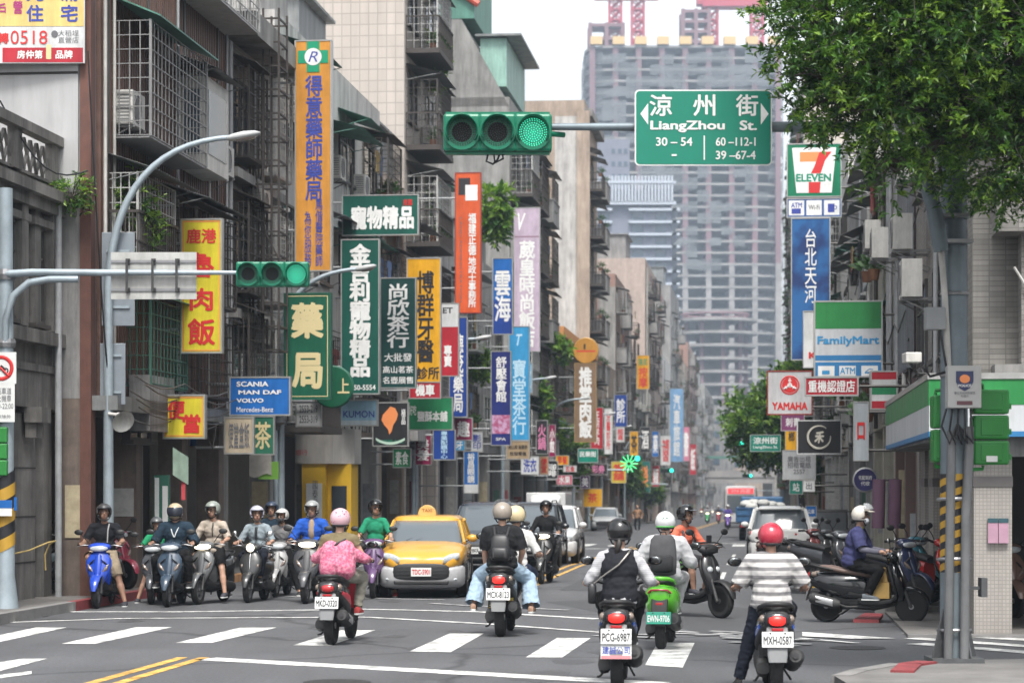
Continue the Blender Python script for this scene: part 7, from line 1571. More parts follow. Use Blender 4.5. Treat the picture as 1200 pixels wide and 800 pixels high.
b = MB(); b.tube([(0, -.1, z2(322)), (x2(40), -.15, z2(320)), (x2(130), -.15, z2(320.5)), (x2(228), -.15, z2(320.5)), (x2(280), -.15, z2(320.5))], [.06, .055, .05, .04, .03], 12); b.build('arm', mGAL2, LM, 60)
b = MB(); b.tube([(.02, -.1, z2(404)), (x2(9), -.15, z2(375)), (x2(18), -.15, z2(347)), (x2(36), -.15, z2(332)), (x2(60), -.15, z2(328)), (x2(94), -.15, z2(328))], .055, 12); b.build('brace', mGAL2, LM, 60)
b = MB(); b.torus((0, 0, z2(322)), (0, 0, 1), .14, .03, 16, 6, 3); b.torus((0, 0, z2(402)), (0, 0, 1), .14, .025, 16, 6, 3); b.build('clamp', mALU, LM)
b = MB()
for i in range(6): z = z2(642)+i*.19; b.mat(i % 2).rings([[Vector((cos(a)*.153, sin(a)*.153, z+sin(a+1)*.08+dz)) for a in np.linspace(0, 2*pi, 20, endpoint=False)] for dz in (0, .19)], False, False)
b.build('hazard_wrap', [mHZY, mINK], LM, 60, fixn=False)
S = thing('traffic_light', 'smaller green three-lamp traffic light beside the blank white sign', 'traffic light', at(319, 321, Y2-.15)); signal_head(S, [-.365, 0, .365], 0, .155, 2)
x0, y0, x1, y1 = 131, 296, 231, 351; S = thing('road_sign', 'blank white rectangular sign seen from behind on the mast arm, with three brackets', 'sign', at(181, 323.5, Y2+.0)); w, h = (x1-x0)*k2, (y1-y0)*k2
b = MB(); b.box((-w/2, -.07, -h/2), (w/2, -.055, h/2)); b.build('plate', M('bare_aluminium', (.46, .46, .44), .5, var=.2, metal=.1, streak=.25), S)
b = MB(); 
for z in (-h*.3, h*.3): b.box((-w/2, -.09, z-.02), (w/2, -.071, z+.02))
b.build('rail', mALU, S)
for x in (-.30*w, -.0, .28*w):
    b = MB(); b.box((x-.035, -.10, h*.22), (x+.035, -.091, h*.36)); b.box((x-.035, -.10, -h*.36), (x+.035, -.091, -h*.26)); b.box((x-.018, -.215, -h*.36), (x+.018, -.20, h*.34)); b.box((x-.018, -.2, h*.30), (x+.018, -.1, h*.33)); b.box((x-.018, -.2, -h*.35), (x+.018, -.1, -h*.32)); b.build('bracket', mENG, S)
S = thing('road_sign', 'round red-rimmed no motorcycles sign on the pale mast', 'road sign', at(2, 431, Y2-.2)); b = MB(); b.box((-.24, 0, -.24), (.22, .012, .24)); b.build('plate', mPLW, S); b = MB(); b.torus((-.01, -.006, 0), (0, 1, 0), .165, .028, 30, 6, .3); b.tube([(-.13, -.008, .11), (.11, -.008, -.12)], .018, 6); b.build('red_ring', lRED, S)
b = MB(); b.torus((-.07, -.004, -.04), (0, 1, 0), .035, .01, 14, 4, .3); b.torus((.06, -.004, -.04), (0, 1, 0), .035, .01, 14, 4, .3); b.tube([(-.07, -.004, -.03), (0, -.004, .03), (.06, -.004, -.03)], .018, 5); b.build('motorcycle_symbol', mINK, S)
S = thing('notice_plate', 'white plates with small black writing under the no motorcycles sign', 'sign', at(4, 471, Y2-.2)); b = MB(); b.box((-.24, 0, -.30), (.17, .012, .28)); b.build('plate', mPLW, S); put('lettering', text_mesh('外側車道\n禁止機車\n07:00-22:00', lGRY, w=.36, h=.32), S, (-.03, -.004, .06)); put('lettering', text_mesh('公車除外', lGRY, w=.3, h=.06), S, (-.03, -.004, -.22))
S = thing('traffic_light', 'green traffic light box on the pale mast below the white plates', 'traffic light', at(2, 528, Y2-.1)); 
for i in range(3): b = MB(); b.box((-.2, -.1, -.38+.25*i), (.10, .14, -.14+.25*i)); b.build('housing', mSIGB, S, bevel=.02)
S = thing('small_sign', 'small blue and white plates strapped round the pale striped mast', 'sign', at(7, 595, Y2-.22)); b = MB(); b.box((-.15, 0, -.12), (.09, .01, .12)); b.build('plate', mPLW, S); b = MB(); b.box((-.15, -.004, .0), (.09, .001, .12)); b.build('blue_band', cBLU, S)
S = thing('small_sign', 'small blue sign beside the plates on the pale mast', 'sign', at(12, 590, Y2-.05)); b = MB(); b.box((-.05, 0, -.1), (.1, .01, .1)); b.build('plate', cBLU, S)
RP = thing('rope', 'frayed yellow rope tied from the pale mast to the stone pillar', 'rope', at(10, 650, Y2-.1)); b = MB(); e = at(57, 635, 38.4)-at(10, 650, Y2-.1); b.tube([(0, 0, 0), e*.5+Vector((0, 0, -.03)), e, e+Vector((.1, .05, .02)), e+Vector((.0, .05, -.04)), e+Vector((-.05, -.05, -.2)), e+Vector((-.04, -.05, -.45))], .014, 6); b.build('strand', M('rope_yellow', (.45, .33, .12), .8, var=.3), RP, 60)
mLAMP = M('lamp_head', (.44, .45, .45), .4, var=.1)
def street_lamp(label, px, t, tip, zmid, r=.075, Y=None):
    s = s_of(px, t); base = W(s, t, .14); Yl = base.y; tp = at(*tip, Yl)-base
    S = thing('street_lamp', label, 'street lamp', base, 0, 'street lamps along the left kerb'); zt = tp.z
    pts = [Vector((0, 0, 0)), Vector((0, 0, zmid*.6)), Vector((.0, 0, zmid))]
    for i in range(1, 15):
        f = i/14; pts.append(Vector((2*f*(1-f)*tp.x*.05+f*f*tp.x*.83, 0, (1-f)**2*zmid+2*f*(1-f)*(zt-.12)+f*f*(zt-.04))))
    b = MB(); b.tube(pts, [r*1.3, r*1.1, r]+[r*(1-.03*i) for i in range(1, 15)], 12); b.build('pole', mGAL2, S, 60)
    b = MB(); d = tp.x*.22; b.rings([superring((tp.x*.78+q*d, 0, zt-.06+q*.09), w_, h_, 2.3, 12, 'x') for q, w_, h_ in ((0, .05, .035), (.15, .10, .06), (.5, .15, .075), (.85, .12, .055), (1.0, .04, .02))]); b.build('lamp_head', mLAMP, S, 60)
    b = MB(); b.rings([superring((tp.x*.78+q*d, 0, zt-.12+q*.09), w_, h_, 2.3, 12, 'x') for q, w_, h_ in ((.3, .08, .02), (.55, .12, .035), (.85, .06, .015))]); b.build('lamp_glass', mCLR, S, 60); return S
L1 = street_lamp('tall street lamp with a long curved arm in front of the brown block', 127, -11.08, (305, 158), 5.3)
for (a, c, e, f, lab) in ((-8, 272, 31, 382, 'large grey sign seen from behind on the first lamp pole'), (-10, 402, 20, 474, 'small grey sign seen from behind lower on the first lamp pole')):
    kk = L1.location.y/FPX; S = thing('road_sign', lab, 'sign', at(127+(a+e)/2, (c+f)/2, L1.location.y+.14)); w, h = (e-a)*kk, (f-c)*kk; b = MB(); b.box((-w/2, 0, -h/2), (w/2, .02, h/2)); b.build('plate', M('sign_back_grey', (.22, .25, .28), .5, metal=.2, var=.15), S, bevel=.008); b = MB()
    for z in (-h*.3, h*.3): b.box((-w*.35, -.03, z-.02), (w*.35, -.003, z+.02))
    b.build('rail', mGAL2, S)
S = thing('loudspeaker', 'grey horn loudspeaker strapped to the first lamp pole', 'loudspeaker', at(138, 486, L1.location.y-.1)); b = MB(); b.lathe([(.05, 0), (.08, .08), (.19, .24), (.2, .25), (.17, .22), (.04, .02)], (0, 0, 0), (.4, -.6, -.4), 18); b.cyl((-.16, 0, .02), (0, 0, 0), .03); b.build('horn', mACW, S, 50)
for px, tip, zm, lab in ((329, (441, 313), 5.2, 'second street lamp, its arm passing in front of the tall green sign'), (487, (576, 395), 5.2, 'third street lamp rising behind the green white-lettered sign'), (589, (652, 442), 5.4, 'fourth street lamp, arm before the sky blue sign'), (640, (692, 466), 5.6, 'fifth street lamp, arm crossing the gold grill sign'), (672, (722, 484), 5.6, 'sixth street lamp up the left kerb'), (705, (741, 499), 5.6, 'seventh street lamp up the left kerb'), (732, (760, 510), 5.6, 'eighth street lamp, near the far crossing'), (757, (781, 521), 5.6, 'farthest street lamp of the left kerb')):
    street_lamp(lab, px, -11.0, tip, zm)
for px, t, lab in ((190+133, -11.05, 'short post with a bell shaped lantern beside the dark green board'), (484, -10.9, 'short post with a globe lantern by the shops behind the taxi')):
    s = s_of(px, t); S = thing('lantern_post', lab, 'lantern', W(s, t, .14)); b = MB(); b.tube([(0, 0, 0), (0, 0, 3.2)], [.07, .05], 10); b.build('post', mGAL2, S, 50); b = MB(); b.lathe([(.02, .45), (.16, .36), (.19, .2), (.25, .12), (.12, .05), (.1, -.05), (.03, -.06)], (0, 0, 3.2), (0, 0, 1), 18); b.build('lantern', M('lantern_dark', (.08, .08, .085), .5), S, 50)
def far_mast(label, px, t, arm_px, py, Y=None, dirn=1, lab2=''):
    s = s_of(px, t); base = W(s, t, .1); kf = base.y/FPX; S = thing('far_mast', label, 'traffic mast', base, 0, 'far signal masts'); b = MB(); zt = HCAM+(HORY-py)*kf; b.tube([(0, 0, 0), (0, 0, zt)], .11, 8); b.tube([(0, 0, zt-.1), ((arm_px-px)*kf, 0, zt-.1)], .06, 8); b.build('pole', mGAL2, S, 50)
    H = thing('far_signal', lab2, 'traffic light', at(arm_px, py+2, base.y-.12), 0, 'far traffic lights'); b = MB(); b.box((-.6, 0, -.2), (.6, .2, .2)); b.build('housing', mSIGG, H, bevel=.03)
    b = MB(); b.lathe([(0, 0), (.16, 0), (.16, .01), (0, .01)], (.38, -.02, 0), (0, 1, 0), 16); b.build('lens', mLEDG2, H); b = MB(); b.box((-.56, -.012, -.17), (.2, -.002, .17)); b.build('dark_lens', mLENS, H)
mLEDG2 = glow('led_green_far', (.03, .9, .60), 1.8)
far_mast('signal mast on the far left corner of the next crossing', 690, -11.2, 740, 535, lab2='green traffic light over the left lanes of the next crossing'); far_mast('signal mast farther up the left kerb', 745, -11.2, 782, 549, lab2='green traffic light up the left side beyond the next crossing')
far_mast('signal mast on the right of the next crossing', 937, 2.2, 862, 518, lab2='green traffic light under the second tree'); far_mast('signal mast far up the right kerb', 917, 2.2, 876, 555, lab2='small far green traffic light below the second tree')
GX = thing('green_light_star', 'green neon palm-leaf lamp hanging over the next crossing', 'neon lamp', at(737, 543, 100)); b = MB()
for q in range(11): a = 2*pi*q/11; b.tube([(cos(a)*.08, 0, sin(a)*.08), (cos(a)*.38, 0, sin(a)*.38)], .022, 5)
b.build('tubes', glow('neon_green', (.08, .75, .25), .9), GX)
S = thing('utility_pole', 'concrete utility pole on the left pavement beyond the round sign', 'pole', W(s_of(694, -11.1), -11.1, .1)); b = MB(); b.tube([(0, 0, 0), (0, 0, 9)], [.16, .11], 12); b.build('pole', mCONC, S, 50); b = MB(); b.box((-.17, -.17, .6), (.17, .17, 2.2)); b.build('hazard_wrap', mHZY, S)
S = thing('hanging_flag', 'small green and white flag hanging before the dark arcade', 'flag', at(209, 540, 43)); b = MB(); b.add([(x*.28-.1, .02*sin(x*9), .25-z*.5-x*.18) for z in np.linspace(0, 1, 6) for x in np.linspace(0, 1, 6)], [(r*6+c, r*6+c+1, r*6+c+7, r*6+c+6) for r in range(5) for c in range(5)]); b.build('cloth', M('flag_green', (.22, .30, .24), .8, var=.3), S, 180); b = MB(); b.add([(x*.07+.05, .03, -.35-z*.35) for z in np.linspace(0, 1, 5) for x in (0, 1)], [(2*r, 2*r+1, 2*r+3, 2*r+2) for r in range(4)]); b.build('tail', M('flag_red', (.45, .05, .06), .8, var=.3), S)
S = thing('phone_booth_sign', 'tall green and white lit column at the arcade behind the riders', 'sign column', at(189, 620, 44)); b = MB(); b.box((-.14, 0, -1.0), (.14, .2, 1.0)); b.build('column', M('column_green', (.02, .12, .08), .4), S); b = MB(); b.box((-.12, -.01, -.9), (-.04, .0, .95)); b.box((.02, -.01, -.5), (.12, 0, .8)); b.build('panel', mPLW, S)
S = thing('lime_board', 'lime green board hanging over the pavement behind the lantern', 'sign', at(313, 552, 54)); b = MB(); b.box((-.2, 0, -.18), (.26, .06, .22)); b.build('board', M('lime_board', (.14, .32, .04), .5), S); b = MB(); b.add([(x*.5-.4, -.03, .5-z*.6-.05*sin(x*6)) for z in np.linspace(0, 1, 4) for x in np.linspace(0, 1, 6)], [(r*6+c, r*6+c+1, r*6+c+7, r*6+c+6) for r in range(3) for c in range(5)]); b.build('cloth', M('flag_grey', (.35, .33, .30), .8, var=.3), S, 180)
Ys = 60.; ks_ = Ys/FPX; S = thing('corner_shop', 'yellow framed shop front under a white corner fascia', 'shop front', at(378, HORY, Ys)-Vector((0, 0, HCAM-.15)), RZ)
zz3 = lambda py: HCAM+(HORY-py)*ks_-.15; X3 = lambda px: (px-378)*ks_
b = MB(); b.box((X3(346), 0, zz3(543)), (X3(390), 1.5, zz3(502))); b.prism([(X3(390), 0), (X3(412), .5), (X3(412), 1.5), (X3(390), 1.5)], 'z', zz3(543), zz3(502)); b.build('fascia', face_mat('dirty_white', (.48, .46, .43)), S)
b = MB(); b.box((X3(353), .05, 0), (X3(381), 1.4, zz3(543)-.003)); b.box((X3(381)+.003, .35, 0), (X3(409), 1.4, zz3(543)-.003)); b.build('yellow_frame', M('shop_yellow', (.66, .40, .02), .5, var=.12), S)
b = MB(); b.box((X3(358), .03, .9), (X3(377), .048, zz3(566))); b.build('poster', mPLW, S); put('lettering', text_mesh('國泰世華', lGRY, w=.14, h=.9, vert=True), S, (X3(369), .022, 1.55)); b = MB(); b.box((X3(386), .32, .1), (X3(404), .347, zz3(569))); b.build('door_glass', mGLASS, S)
put('lettering', text_mesh('銀行', lRED, w=.3, h=.14), S, (X3(353), -.006, zz3(530)))
for i, (p0, p1) in enumerate((((103, 60, 40), (130, 480, 40.7)), ((0, 118, 38), (103, 200, 39.9)), ((445, 300, 75), (560, 330, 100)))):
    a, c = at(*p0), at(*p1); S = thing('overhead_cable', ('black cable drooping down the corner of the brown block', 'black cable slung across the blank end wall', 'black cable strung between the signs of the left row', 'pale cable looped from the corner store wall', 'black cable hanging before the brown tiled house')[i], 'cable', a)
    b = MB(); b.tube([(c-a)*f-Vector((0, 0, .5*sin(pi*f))) for f in np.linspace(0, 1, 9)], .014, 5); b.build('line', mINK, S, 60)
S = thing('street_cabinet', 'grey street cabinet behind the parked motorcycles', 'cabinet', W(s_of(972, 2.3), 2.3, .12), RZ); b = MB(); b.box((-.55, 0, 0), (.6, .6, 1.25)); b.build('body', M('cabinet_grey', (.15, .16, .17), .5, var=.2), S, bevel=.02); b = MB(); b.box((-.58, -.03, 1.25), (.63, .63, 1.3)); b.build('lid', mENG, S)
for px, py, lab in ((953, 688, 'yellow bollard at the right kerb by the white car'), (956, 676, 'second yellow bollard behind the first one')):
    S = thing('bollard', lab, 'bollard', G(px, py, .12), 0, 'yellow bollards'); b = MB(); b.lathe([(0, 0), (.08, 0), (.08, .75), (.06, .8), (0, .81)], (0, 0, 0), (0, 0, 1), 16); b.build('post', mHZY, S, 50); b = MB(); b.lathe([(.083, .5), (.083, .6)], (0, 0, 0), (0, 0, 1), 16); b.build('band', mINK, S)
S = thing('security_camera', 'white security camera on a bracket above the store fascia', 'camera', at(1068, 420, 33)); b = MB(); b.box((-.1, -.16, -.06), (.12, .2, .08)); b.build('housing', mACW, S, bevel=.015); b = MB(); b.tube([(0, .1, -.05), (.1, .15, -.2), (.3, .2, -.2)], .02, 6); b.build('bracket', mENG, S)
for dz in (0, .45):
    S = thing('roll_canopy', 'rolled purple awning bundle on the brown pier, %s of two' % ('left' if dz == 0 else 'right'), 'awning', at(1029+dz*42, 590, 44)); b = MB(); b.tube([(0, 0, -.45), (.02, 0, .45)], .12, 10); b.build('roll', M('mauve_cloth', (.12, .06, .10), .8), S, 50)
mCGLS = glass('car_glass', (.10, .12, .135), .1); mCBLK = M('car_black', (.011, .011, .012), .45); mHUB = M('hub_alloy', (.32, .32, .33), .35, metal=.8, var=.1)
CARW = {}
def car_wheel(r):
    if r not in CARW:
        t = MB(); t.lathe([(r*.64, -.10), (r*.9, -.105), (r, -.075), (r, .075), (r*.9, .105), (r*.64, .10)], (0, 0, 0), (0, 1, 0), 28); h = MB(); h.lathe([(0, .06), (r*.62, .045), (r*.65, .085), (r*.65, -.09), (0, -.09)], (0, 0, 0), (0, 1, 0), 24)
        for q in range(7): a = 2*pi*q/7; h.tube([(cos(a)*r*.1, .075, sin(a)*r*.1), (cos(a)*r*.6, .08, sin(a)*r*.6)], [.03, .022], 5); h.tube([(cos(a)*r*.1, -.095, sin(a)*r*.1), (cos(a)*r*.6, -.098, sin(a)*r*.6)], [.03, .022], 5)
        CARW[r] = (t.mesh('wheel', mTYRE, 40), h.mesh('hub', mHUB, 40))
    return CARW[r]
def car(label, loc, heading, pm, low=None, L=4.5, Wd=1.72, H=1.55, kind='suv', plate=None, lights=False, front=True, rear=True, group='cars in the street', cat='car', grille=None, belt=.95, logo=False):
    S = thing('car', label, cat, loc, heading, group); hw = Wd/2; hl = L/2; low = low or pm; r = .32
    nose = hl; bonnet = .98 if kind != 'sedan' else .92
    st = [(-hl, .46, hw*.72, .14), (-hl+.06, .43, hw*.88, .2), (-hl+.25, .42, hw*.975, .24), (-hl*.5, .41, hw, .25), (hl*.5, .41, hw, .25), (hl-.30, .41, hw*.975, .24), (hl-.10, .42, hw*.88, .2), (hl-.02, .44, hw*.74, .14), (hl, .44, hw*.6, .1)]
    b = MB(); b.rings([superring((x, 0, z), w, h, 5, 24, 'x') for x, z, w, h in st]); b.build('lower_body', low, S, 40)
    zt = belt; ws = hl-1.15 if kind != 'van' else hl-.55
    st = [(x, (.55+T_)/2, w, (T_-.55)/2) for x, T_, w in ((-hl+.015, belt-.06, hw*.80), (-hl+.10, belt, hw*.93), (-hl*.6, belt+.02, hw*.99), (0, belt+.01, hw*.995), (ws, belt+.01, hw*.985), (hl-.62, belt-.075, hw*.95), (hl-.27, belt-.155, hw*.89), (hl-.07, belt-.24, hw*.76), (hl-.01, belt-.31, hw*.6))]
    b = MB(); b.rings([superring((x, 0, z), w, h, 4, 24, 'x') for x, z, w, h in st]); b.build('upper_body', pm, S, 40)
    xb0, xb1 = -hl+(.12 if kind != 'sedan' else .75), ws+.1
    xt0, xt1 = -hl+(.42 if kind != 'sedan' else 1.3), ws-.75
    if kind == 'van': xt1 = ws-.35; xt0 = -hl+.15
    def gr(z, f, gro=0): x0, x1 = xb0+(xt0-xb0)*f, xb1+(xt1-xb1)*f; return superring(((x0+x1)/2, 0, z), hw*(.955-.165*f)+gro, (x1-x0)/2+gro, 7, 32, 'z')
    b = MB(); b.rings([gr(zt-.05, 0), gr(zt+(H-.09-zt)*.5, .48), gr(H-.09, .97)]); b.build('windows', mCGLS, S, 40)
    b = MB(); b.rings([gr(H-.13, .95, .008), gr(H-.06, 1.0, .006), gr(H-.015, 1.0, -.06), gr(H, 1.0, -.25)]); b.build('roof', pm, S, 40)
    for sg in (-1, 1):
        b = MB(); w0, w1 = hw*.955-.02, hw*.79-.015
        b.tube([(xb1-.10, sg*(w0-.0), zt-.03), ((xb1+xt1)/2-.12, sg*(w0+w1)/2, (zt+H-.1)/2+.0), (xt1-.12, sg*w1, H-.10)], .033, 6); b.build('pillar', pm, S, 50); b = MB()
        b.tube([(xb0+.12, sg*w0, zt-.03), (xt0+.14, sg*w1, H-.10)], .06, 6); b.build('pillar', pm, S, 50)
        for f in (.36, .66): b = MB(); x = xb0+(xb1-xb0)*f; b.tube([(x, sg*(w0+.012), zt-.03), (x+.05, sg*(w1+.012), H-.10)], .028, 6); b.build('pillar', pm, S, 50)
        b = MB(); b.ell((xb1-.32, sg*(hw+.09), zt+.06), (.07, .11, .075)); b.build('mirror', pm if kind != 'black' else mCBLK, S, 60); b = MB(); b.tube([(xb1-.30, sg*(hw-.06), zt+.0), (xb1-.32, sg*(hw+.05), zt+.04)], .025, 6); b.build('mirror_arm', mCBLK, S, 50)
        b = MB(); b.box((-hl*.55, sg*hw*.997-.006, .74), (hl*.35, sg*hw*.997+.006, .752)); b.box((xb0+1.0, sg*hw*.99-.006, .45), (xb0+1.012, sg*hw*.99+.012, .9)); b.box((xb0+2.0, sg*hw*.99-.006, .45), (xb0+2.012, sg*hw*.99+.012, .9)); b.build('door_seam', mCBLK, S)
        for x in (xb0+1.1, xb0+2.1): b = MB(); b.box((x, sg*hw-.01*sg, .80), (x+.16, sg*(hw+.018), .83)) if sg > 0 else b.box((x, sg*(hw+.018), .80), (x+.16, sg*hw+.01, .83)); b.build('door_handle', mCHROME, S)
    for x in (hl-.85, -hl+.8):
        for sg in (-1, 1):
            b = MB(); b.lathe([(0, 0), (r+.06, 0), (r+.045, .012), (0, .012)], (x, sg*(hw+.001)-(.0 if sg > 0 else .0), r+.01), (0, sg, 0), 26); b.build('wheel_arch', mCBLK, S)
            t, h = car_wheel(r); o = put('wheel', t, S, (x, sg*(hw-.085), r)); put('hub', h, o)
    if front:
        g_ = grille or mCBLK
        b = MB(); b.rings([superring((hl-.03+dx, 0, .50), w, h, 4, 20, 'x') for dx, w, h in ((-.1, hw*.66, .17), (.035, hw*.64, .155), (.045, hw*.60, .14))]); b.build('grille', g_, S, 50)
        b = MB()
        for q in range(4): b.box((hl+.010, -hw*.56, .40+.06*q), (hl+.022, hw*.56, .41+.06*q))
        b.build('grille_bars', mENG, S)
        b = MB(); b.box((hl-.05, -hw*.62, .26), (hl+.022, hw*.62, .335)); b.build('lower_intake', mCBLK, S, bevel=.02)
        for sg in (-1, 1):
            b = MB(); b.rings([superring((hl-.19+.17*(1-f), sg*(hw*.50+f*hw*.36), belt-.335+.09*f), .06, .036+.052*sin(pi*(.15+.75*f)), 2.4, 10, 'y') for f in np.linspace(0, 1, 7)]); b.build('headlight', mHEAD_ON if lights else mHEAD, S, 50)
            b = MB(); b.ell((hl-.07, sg*hw*.72, .36), (.05, .085, .04)); b.build('fog_light', mHEAD, S, 60)
            b = MB(); b.tube([(ws-.02, sg*.1-.25, zt+.02), (ws-.30, sg*.1+.15, zt+.16)], .01, 5); b.build('wiper', mCBLK, S)
        if plate: b = MB(); b.box((hl+.05, -.19, .42), (hl+.06, .19, .58)); P = b.build('license_plate', mPLW, S); o = put('lettering', text_mesh(plate, lRED if logo else mINK, w=.34, h=.095, bold=.03), P, (hl+.0625, 0, .50), pi/2)
        if logo: b = MB(); b.torus((hl-.045, 0, .70), (1, 0, .3), .055, .009, 20, 5); b.torus((hl-.04, 0, .70), (1, 0, .3), .028, .008, 16, 5); b.build('emblem', mCHROME, S)
    if rear:
        for sg in (-1, 1):
            b = MB(); b.rings([superring((-hl+.05+.09*f, sg*(hw*.45+f*hw*.48), .80+.02*f), .05, .035+.03*f, 3, 10, 'y') for f in np.linspace(0, 1, 6)]); b.build('tail_light', mRED, S, 50)
        b = MB(); b.box((-hl-.004, -.20, .60), (-hl+.05, .20, .76)); P = b.build('license_plate', mPLW, S)
        if plate and not front: put('lettering', text_mesh(plate, mINK, w=.34, h=.095, bold=.03), P, (-hl-.0065, 0, .68), -pi/2)
        b = MB(); b.box((-hl-.01, -hw*.7, .26), (-hl+.12, hw*.7, .40)); b.build('bumper_insert', mCBLK, S, bevel=.02); b = MB(); b.box((-hl+.28, -hw*.66, H-.09), (-hl+.55, hw*.66, H-.05)); b.build('spoiler', pm, S, bevel=.015)
    if kind == 'suv':
        for sg in (-1, 1): b = MB(); b.tube([(xt0+.1, sg*hw*.66, H-.03), (xt0+.2, sg*hw*.66, H+.04), (xt1-.3, sg*hw*.66, H+.04), (xt1-.2, sg*hw*.66, H-.03)], .018, 6); b.build('roof_rail', mCBLK, S)
    return S
def car_at(px, py, a, dx): p = G(px, py); return p-Vector((cos(a), sin(a), 0))*dx
a = D0+.09
TX = car('yellow taxi with a silver lower bumper and a round roof lamp', car_at(496, 699, a, 1.45), a, paint('taxi_yellow', (.62, .32, .035), .3), paint('taxi_silver', (.40, .40, .41), .35), L=4.55, Wd=1.66, H=1.52, kind='mpv', belt=1.04, plate='TDC-5901', cat='taxi', logo=True); TX.scale = (.95, .95, .96)
b = MB(); b.lathe([(0, -.06), (.17, -.06), (.19, 0), (.17, .06), (0, .06)], (.0, 0, 1.54), (1, 0, 0), 28); b.build('roof_lamp', M('lamp_amber', (.70, .42, .14), .4), TX, 50); put('lettering', text_mesh('TAXI', M('letter_brown', (.3, .12, .03), .5), w=.2, h=.065, bold=.03), TX, (.064, 0, 1.62), pi/2)
a = D0+.02
car('dark blue-grey car waiting right behind the taxi', car_at(566, 668, a, 1.45), a, paint('dark_slate', (.035, .042, .055)), H=1.62, kind='suv', plate='BKR-7720', lights=False)
car('black car with a glossy bonnet just behind the couple on the big scooter', car_at(616, 664, a, 1.45), a, paint('black_car', (.02, .022, .026)), H=1.6, kind='suv', plate='AXB-6307')
car('white compact car in the queue beside the box truck', car_at(640, 660, a, 1.45), a, paint('white_car', (.60, .60, .60)), L=4.2, Wd=1.68, H=1.52, kind='hatch', plate='BDF-2816')
car('silver car parked at the left kerb beyond the box truck', car_at(709, 622, a, 1.45), a, paint('silver_car', (.38, .39, .40)), L=4.5, H=1.5, kind='sedan')
car('white car behind the silver one at the left kerb', car_at(718, 616, a, 1.45), a, paint('white_car2', (.50, .51, .52)), L=4.4, H=1.55, kind='hatch')
a = A0
car('white off-roader with red tail lamps driving away on the right', car_at(914, 661, a, -1.45), a, paint('pearl_white', (.60, .60, .59)), L=4.4, Wd=1.68, H=1.52, kind='suv', plate='RDJ-3950', front=False)
for px, py, c, lab in ((880, 602, (.05, .05, .06), 'dark far car ahead of the bus'), (790, 601, (.6, .3, .03), 'yellow far taxi up the left lane'), (806, 595, (.5, .5, .5), 'pale far car up the left lane'), (768, 606, (.25, .25, .27), 'grey far car parked at the left kerb'), (752, 612, (.45, .45, .46), 'light grey far car parked behind the grey one')):
    d = A0 if px > 850 else D0; car(lab, car_at(px, py, d, 1.4), d, M('paint_far%d' % px, c, .3, coat=.5), kind='hatch', L=4.3, H=1.5, group='far cars')
def box_truck(label, loc, heading):
    S = thing('box_truck', label, 'truck', loc, heading, 'trucks'); b = MB(); b.box((-3.2, -1.0, .75), (.95, 1.0, 2.75)); b.build('cargo_box', paint('box_white', (.55, .56, .56), .45), S, bevel=.04)
    b = MB(); b.rings([superring((x, 0, z), w, h, 6, 20, 'x') for x, z, w, h in ((1.0, 1.2, .88, .75), (1.8, 1.2, .88, .75), (2.25, 1.05, .86, .60), (2.4, .85, .82, .40))]); b.build('cab', paint('cab_white', (.58, .58, .58)), S, 40)
    b = MB(); b.add([(2.30, -.76, 1.35), (2.30, .76, 1.35), (1.93, .70, 1.90), (1.93, -.70, 1.90)], [(0, 1, 2, 3)]); b.build('windscreen', mCGLS, S)
    b = MB(); b.rings([superring((x, 0, z), w, h, 4, 16, 'x') for x, z, w, h in ((.95, 2.35, .8, .32), (1.5, 2.2, .74, .22), (1.9, 2.02, .6, .06))]); b.build('wind_deflector', MATS['paint_cab_white'], S, 40)
    for sg in (-1, 1): 
        b = MB(); b.box((2.33, sg*.62-.16, .72), (2.43, sg*.62+.16, .92)); b.build('headlight', mHEAD, S, bevel=.02); b = MB(); b.box((1.95, sg*1.06-.08, 1.3), (2.0, sg*1.06+.08, 1.7)); b.build('mirror', mCBLK, S)
        for x in (1.6, -2.0): t, h = car_wheel(.32); o = put('wheel', t, S, (x, sg*.80, .32), 0); put('hub', h, o)
    b = MB(); b.box((-3.1, -.5, .45), (1.9, .5, .75)); b.build('chassis', mCBLK, S); b = MB(); b.box((2.36, -.84, .38), (2.47, .84, .62)); b.build('bumper', mENG, S); return S
box_truck('white box truck standing in the left lane', car_at(637, 641, D0, 1.6), D0).scale = (.74, .74, .74)
Bl = thing('dump_lorry', 'blue lorry heaped with white sacks beside the bus', 'truck', car_at(893, 633, A0, -1.8), A0, 'trucks'); Bl.scale = (1, 1, .86); mBL = M('lorry_blue', (.04, .13, .27), .55, var=.25, streak=.2)
b = MB(); b.box((-2.6, -1.12, .95), (2.0, 1.12, 1.0)); b.box((-2.6, -1.15, 1.0), (-2.54, 1.15, 1.75)); b.box((-2.54, -1.15, 1.0), (2.0, -1.09, 1.75)); b.box((-2.54, 1.09, 1.0), (2.0, 1.15, 1.75)); b.build('cargo_bed', mBL, Bl)
b = MB()
for q in range(5): y = -1.15+.575*q; b.box((-2.65, y-.035, 1.0), (-2.602, y+.035, 1.75))
for z in (1.02, 1.36, 1.70): b.box((-2.64, -1.1, z-.03), (-2.603, 1.1, z+.03))
b.build('tailgate_ribs', M('lorry_blue_dark', (.03, .09, .2), .55), Bl)
b = MB(); b.box((2.1, -1.0, .6), (3.6, 1.0, 2.3)); b.build('cab', mBL, Bl, bevel=.08); b = MB(); b.box((-2.4, -.45, .5), (3.2, .45, .95)); b.build('chassis', mCBLK, Bl)
for x in (2.7, -1.6):
    for sg in (-1, 1): t, h = car_wheel(.32); o = put('wheel', t, Bl, (x, sg*.9, .42)); o.scale = (1.3, 1.3, 1.3); put('hub', h, o)
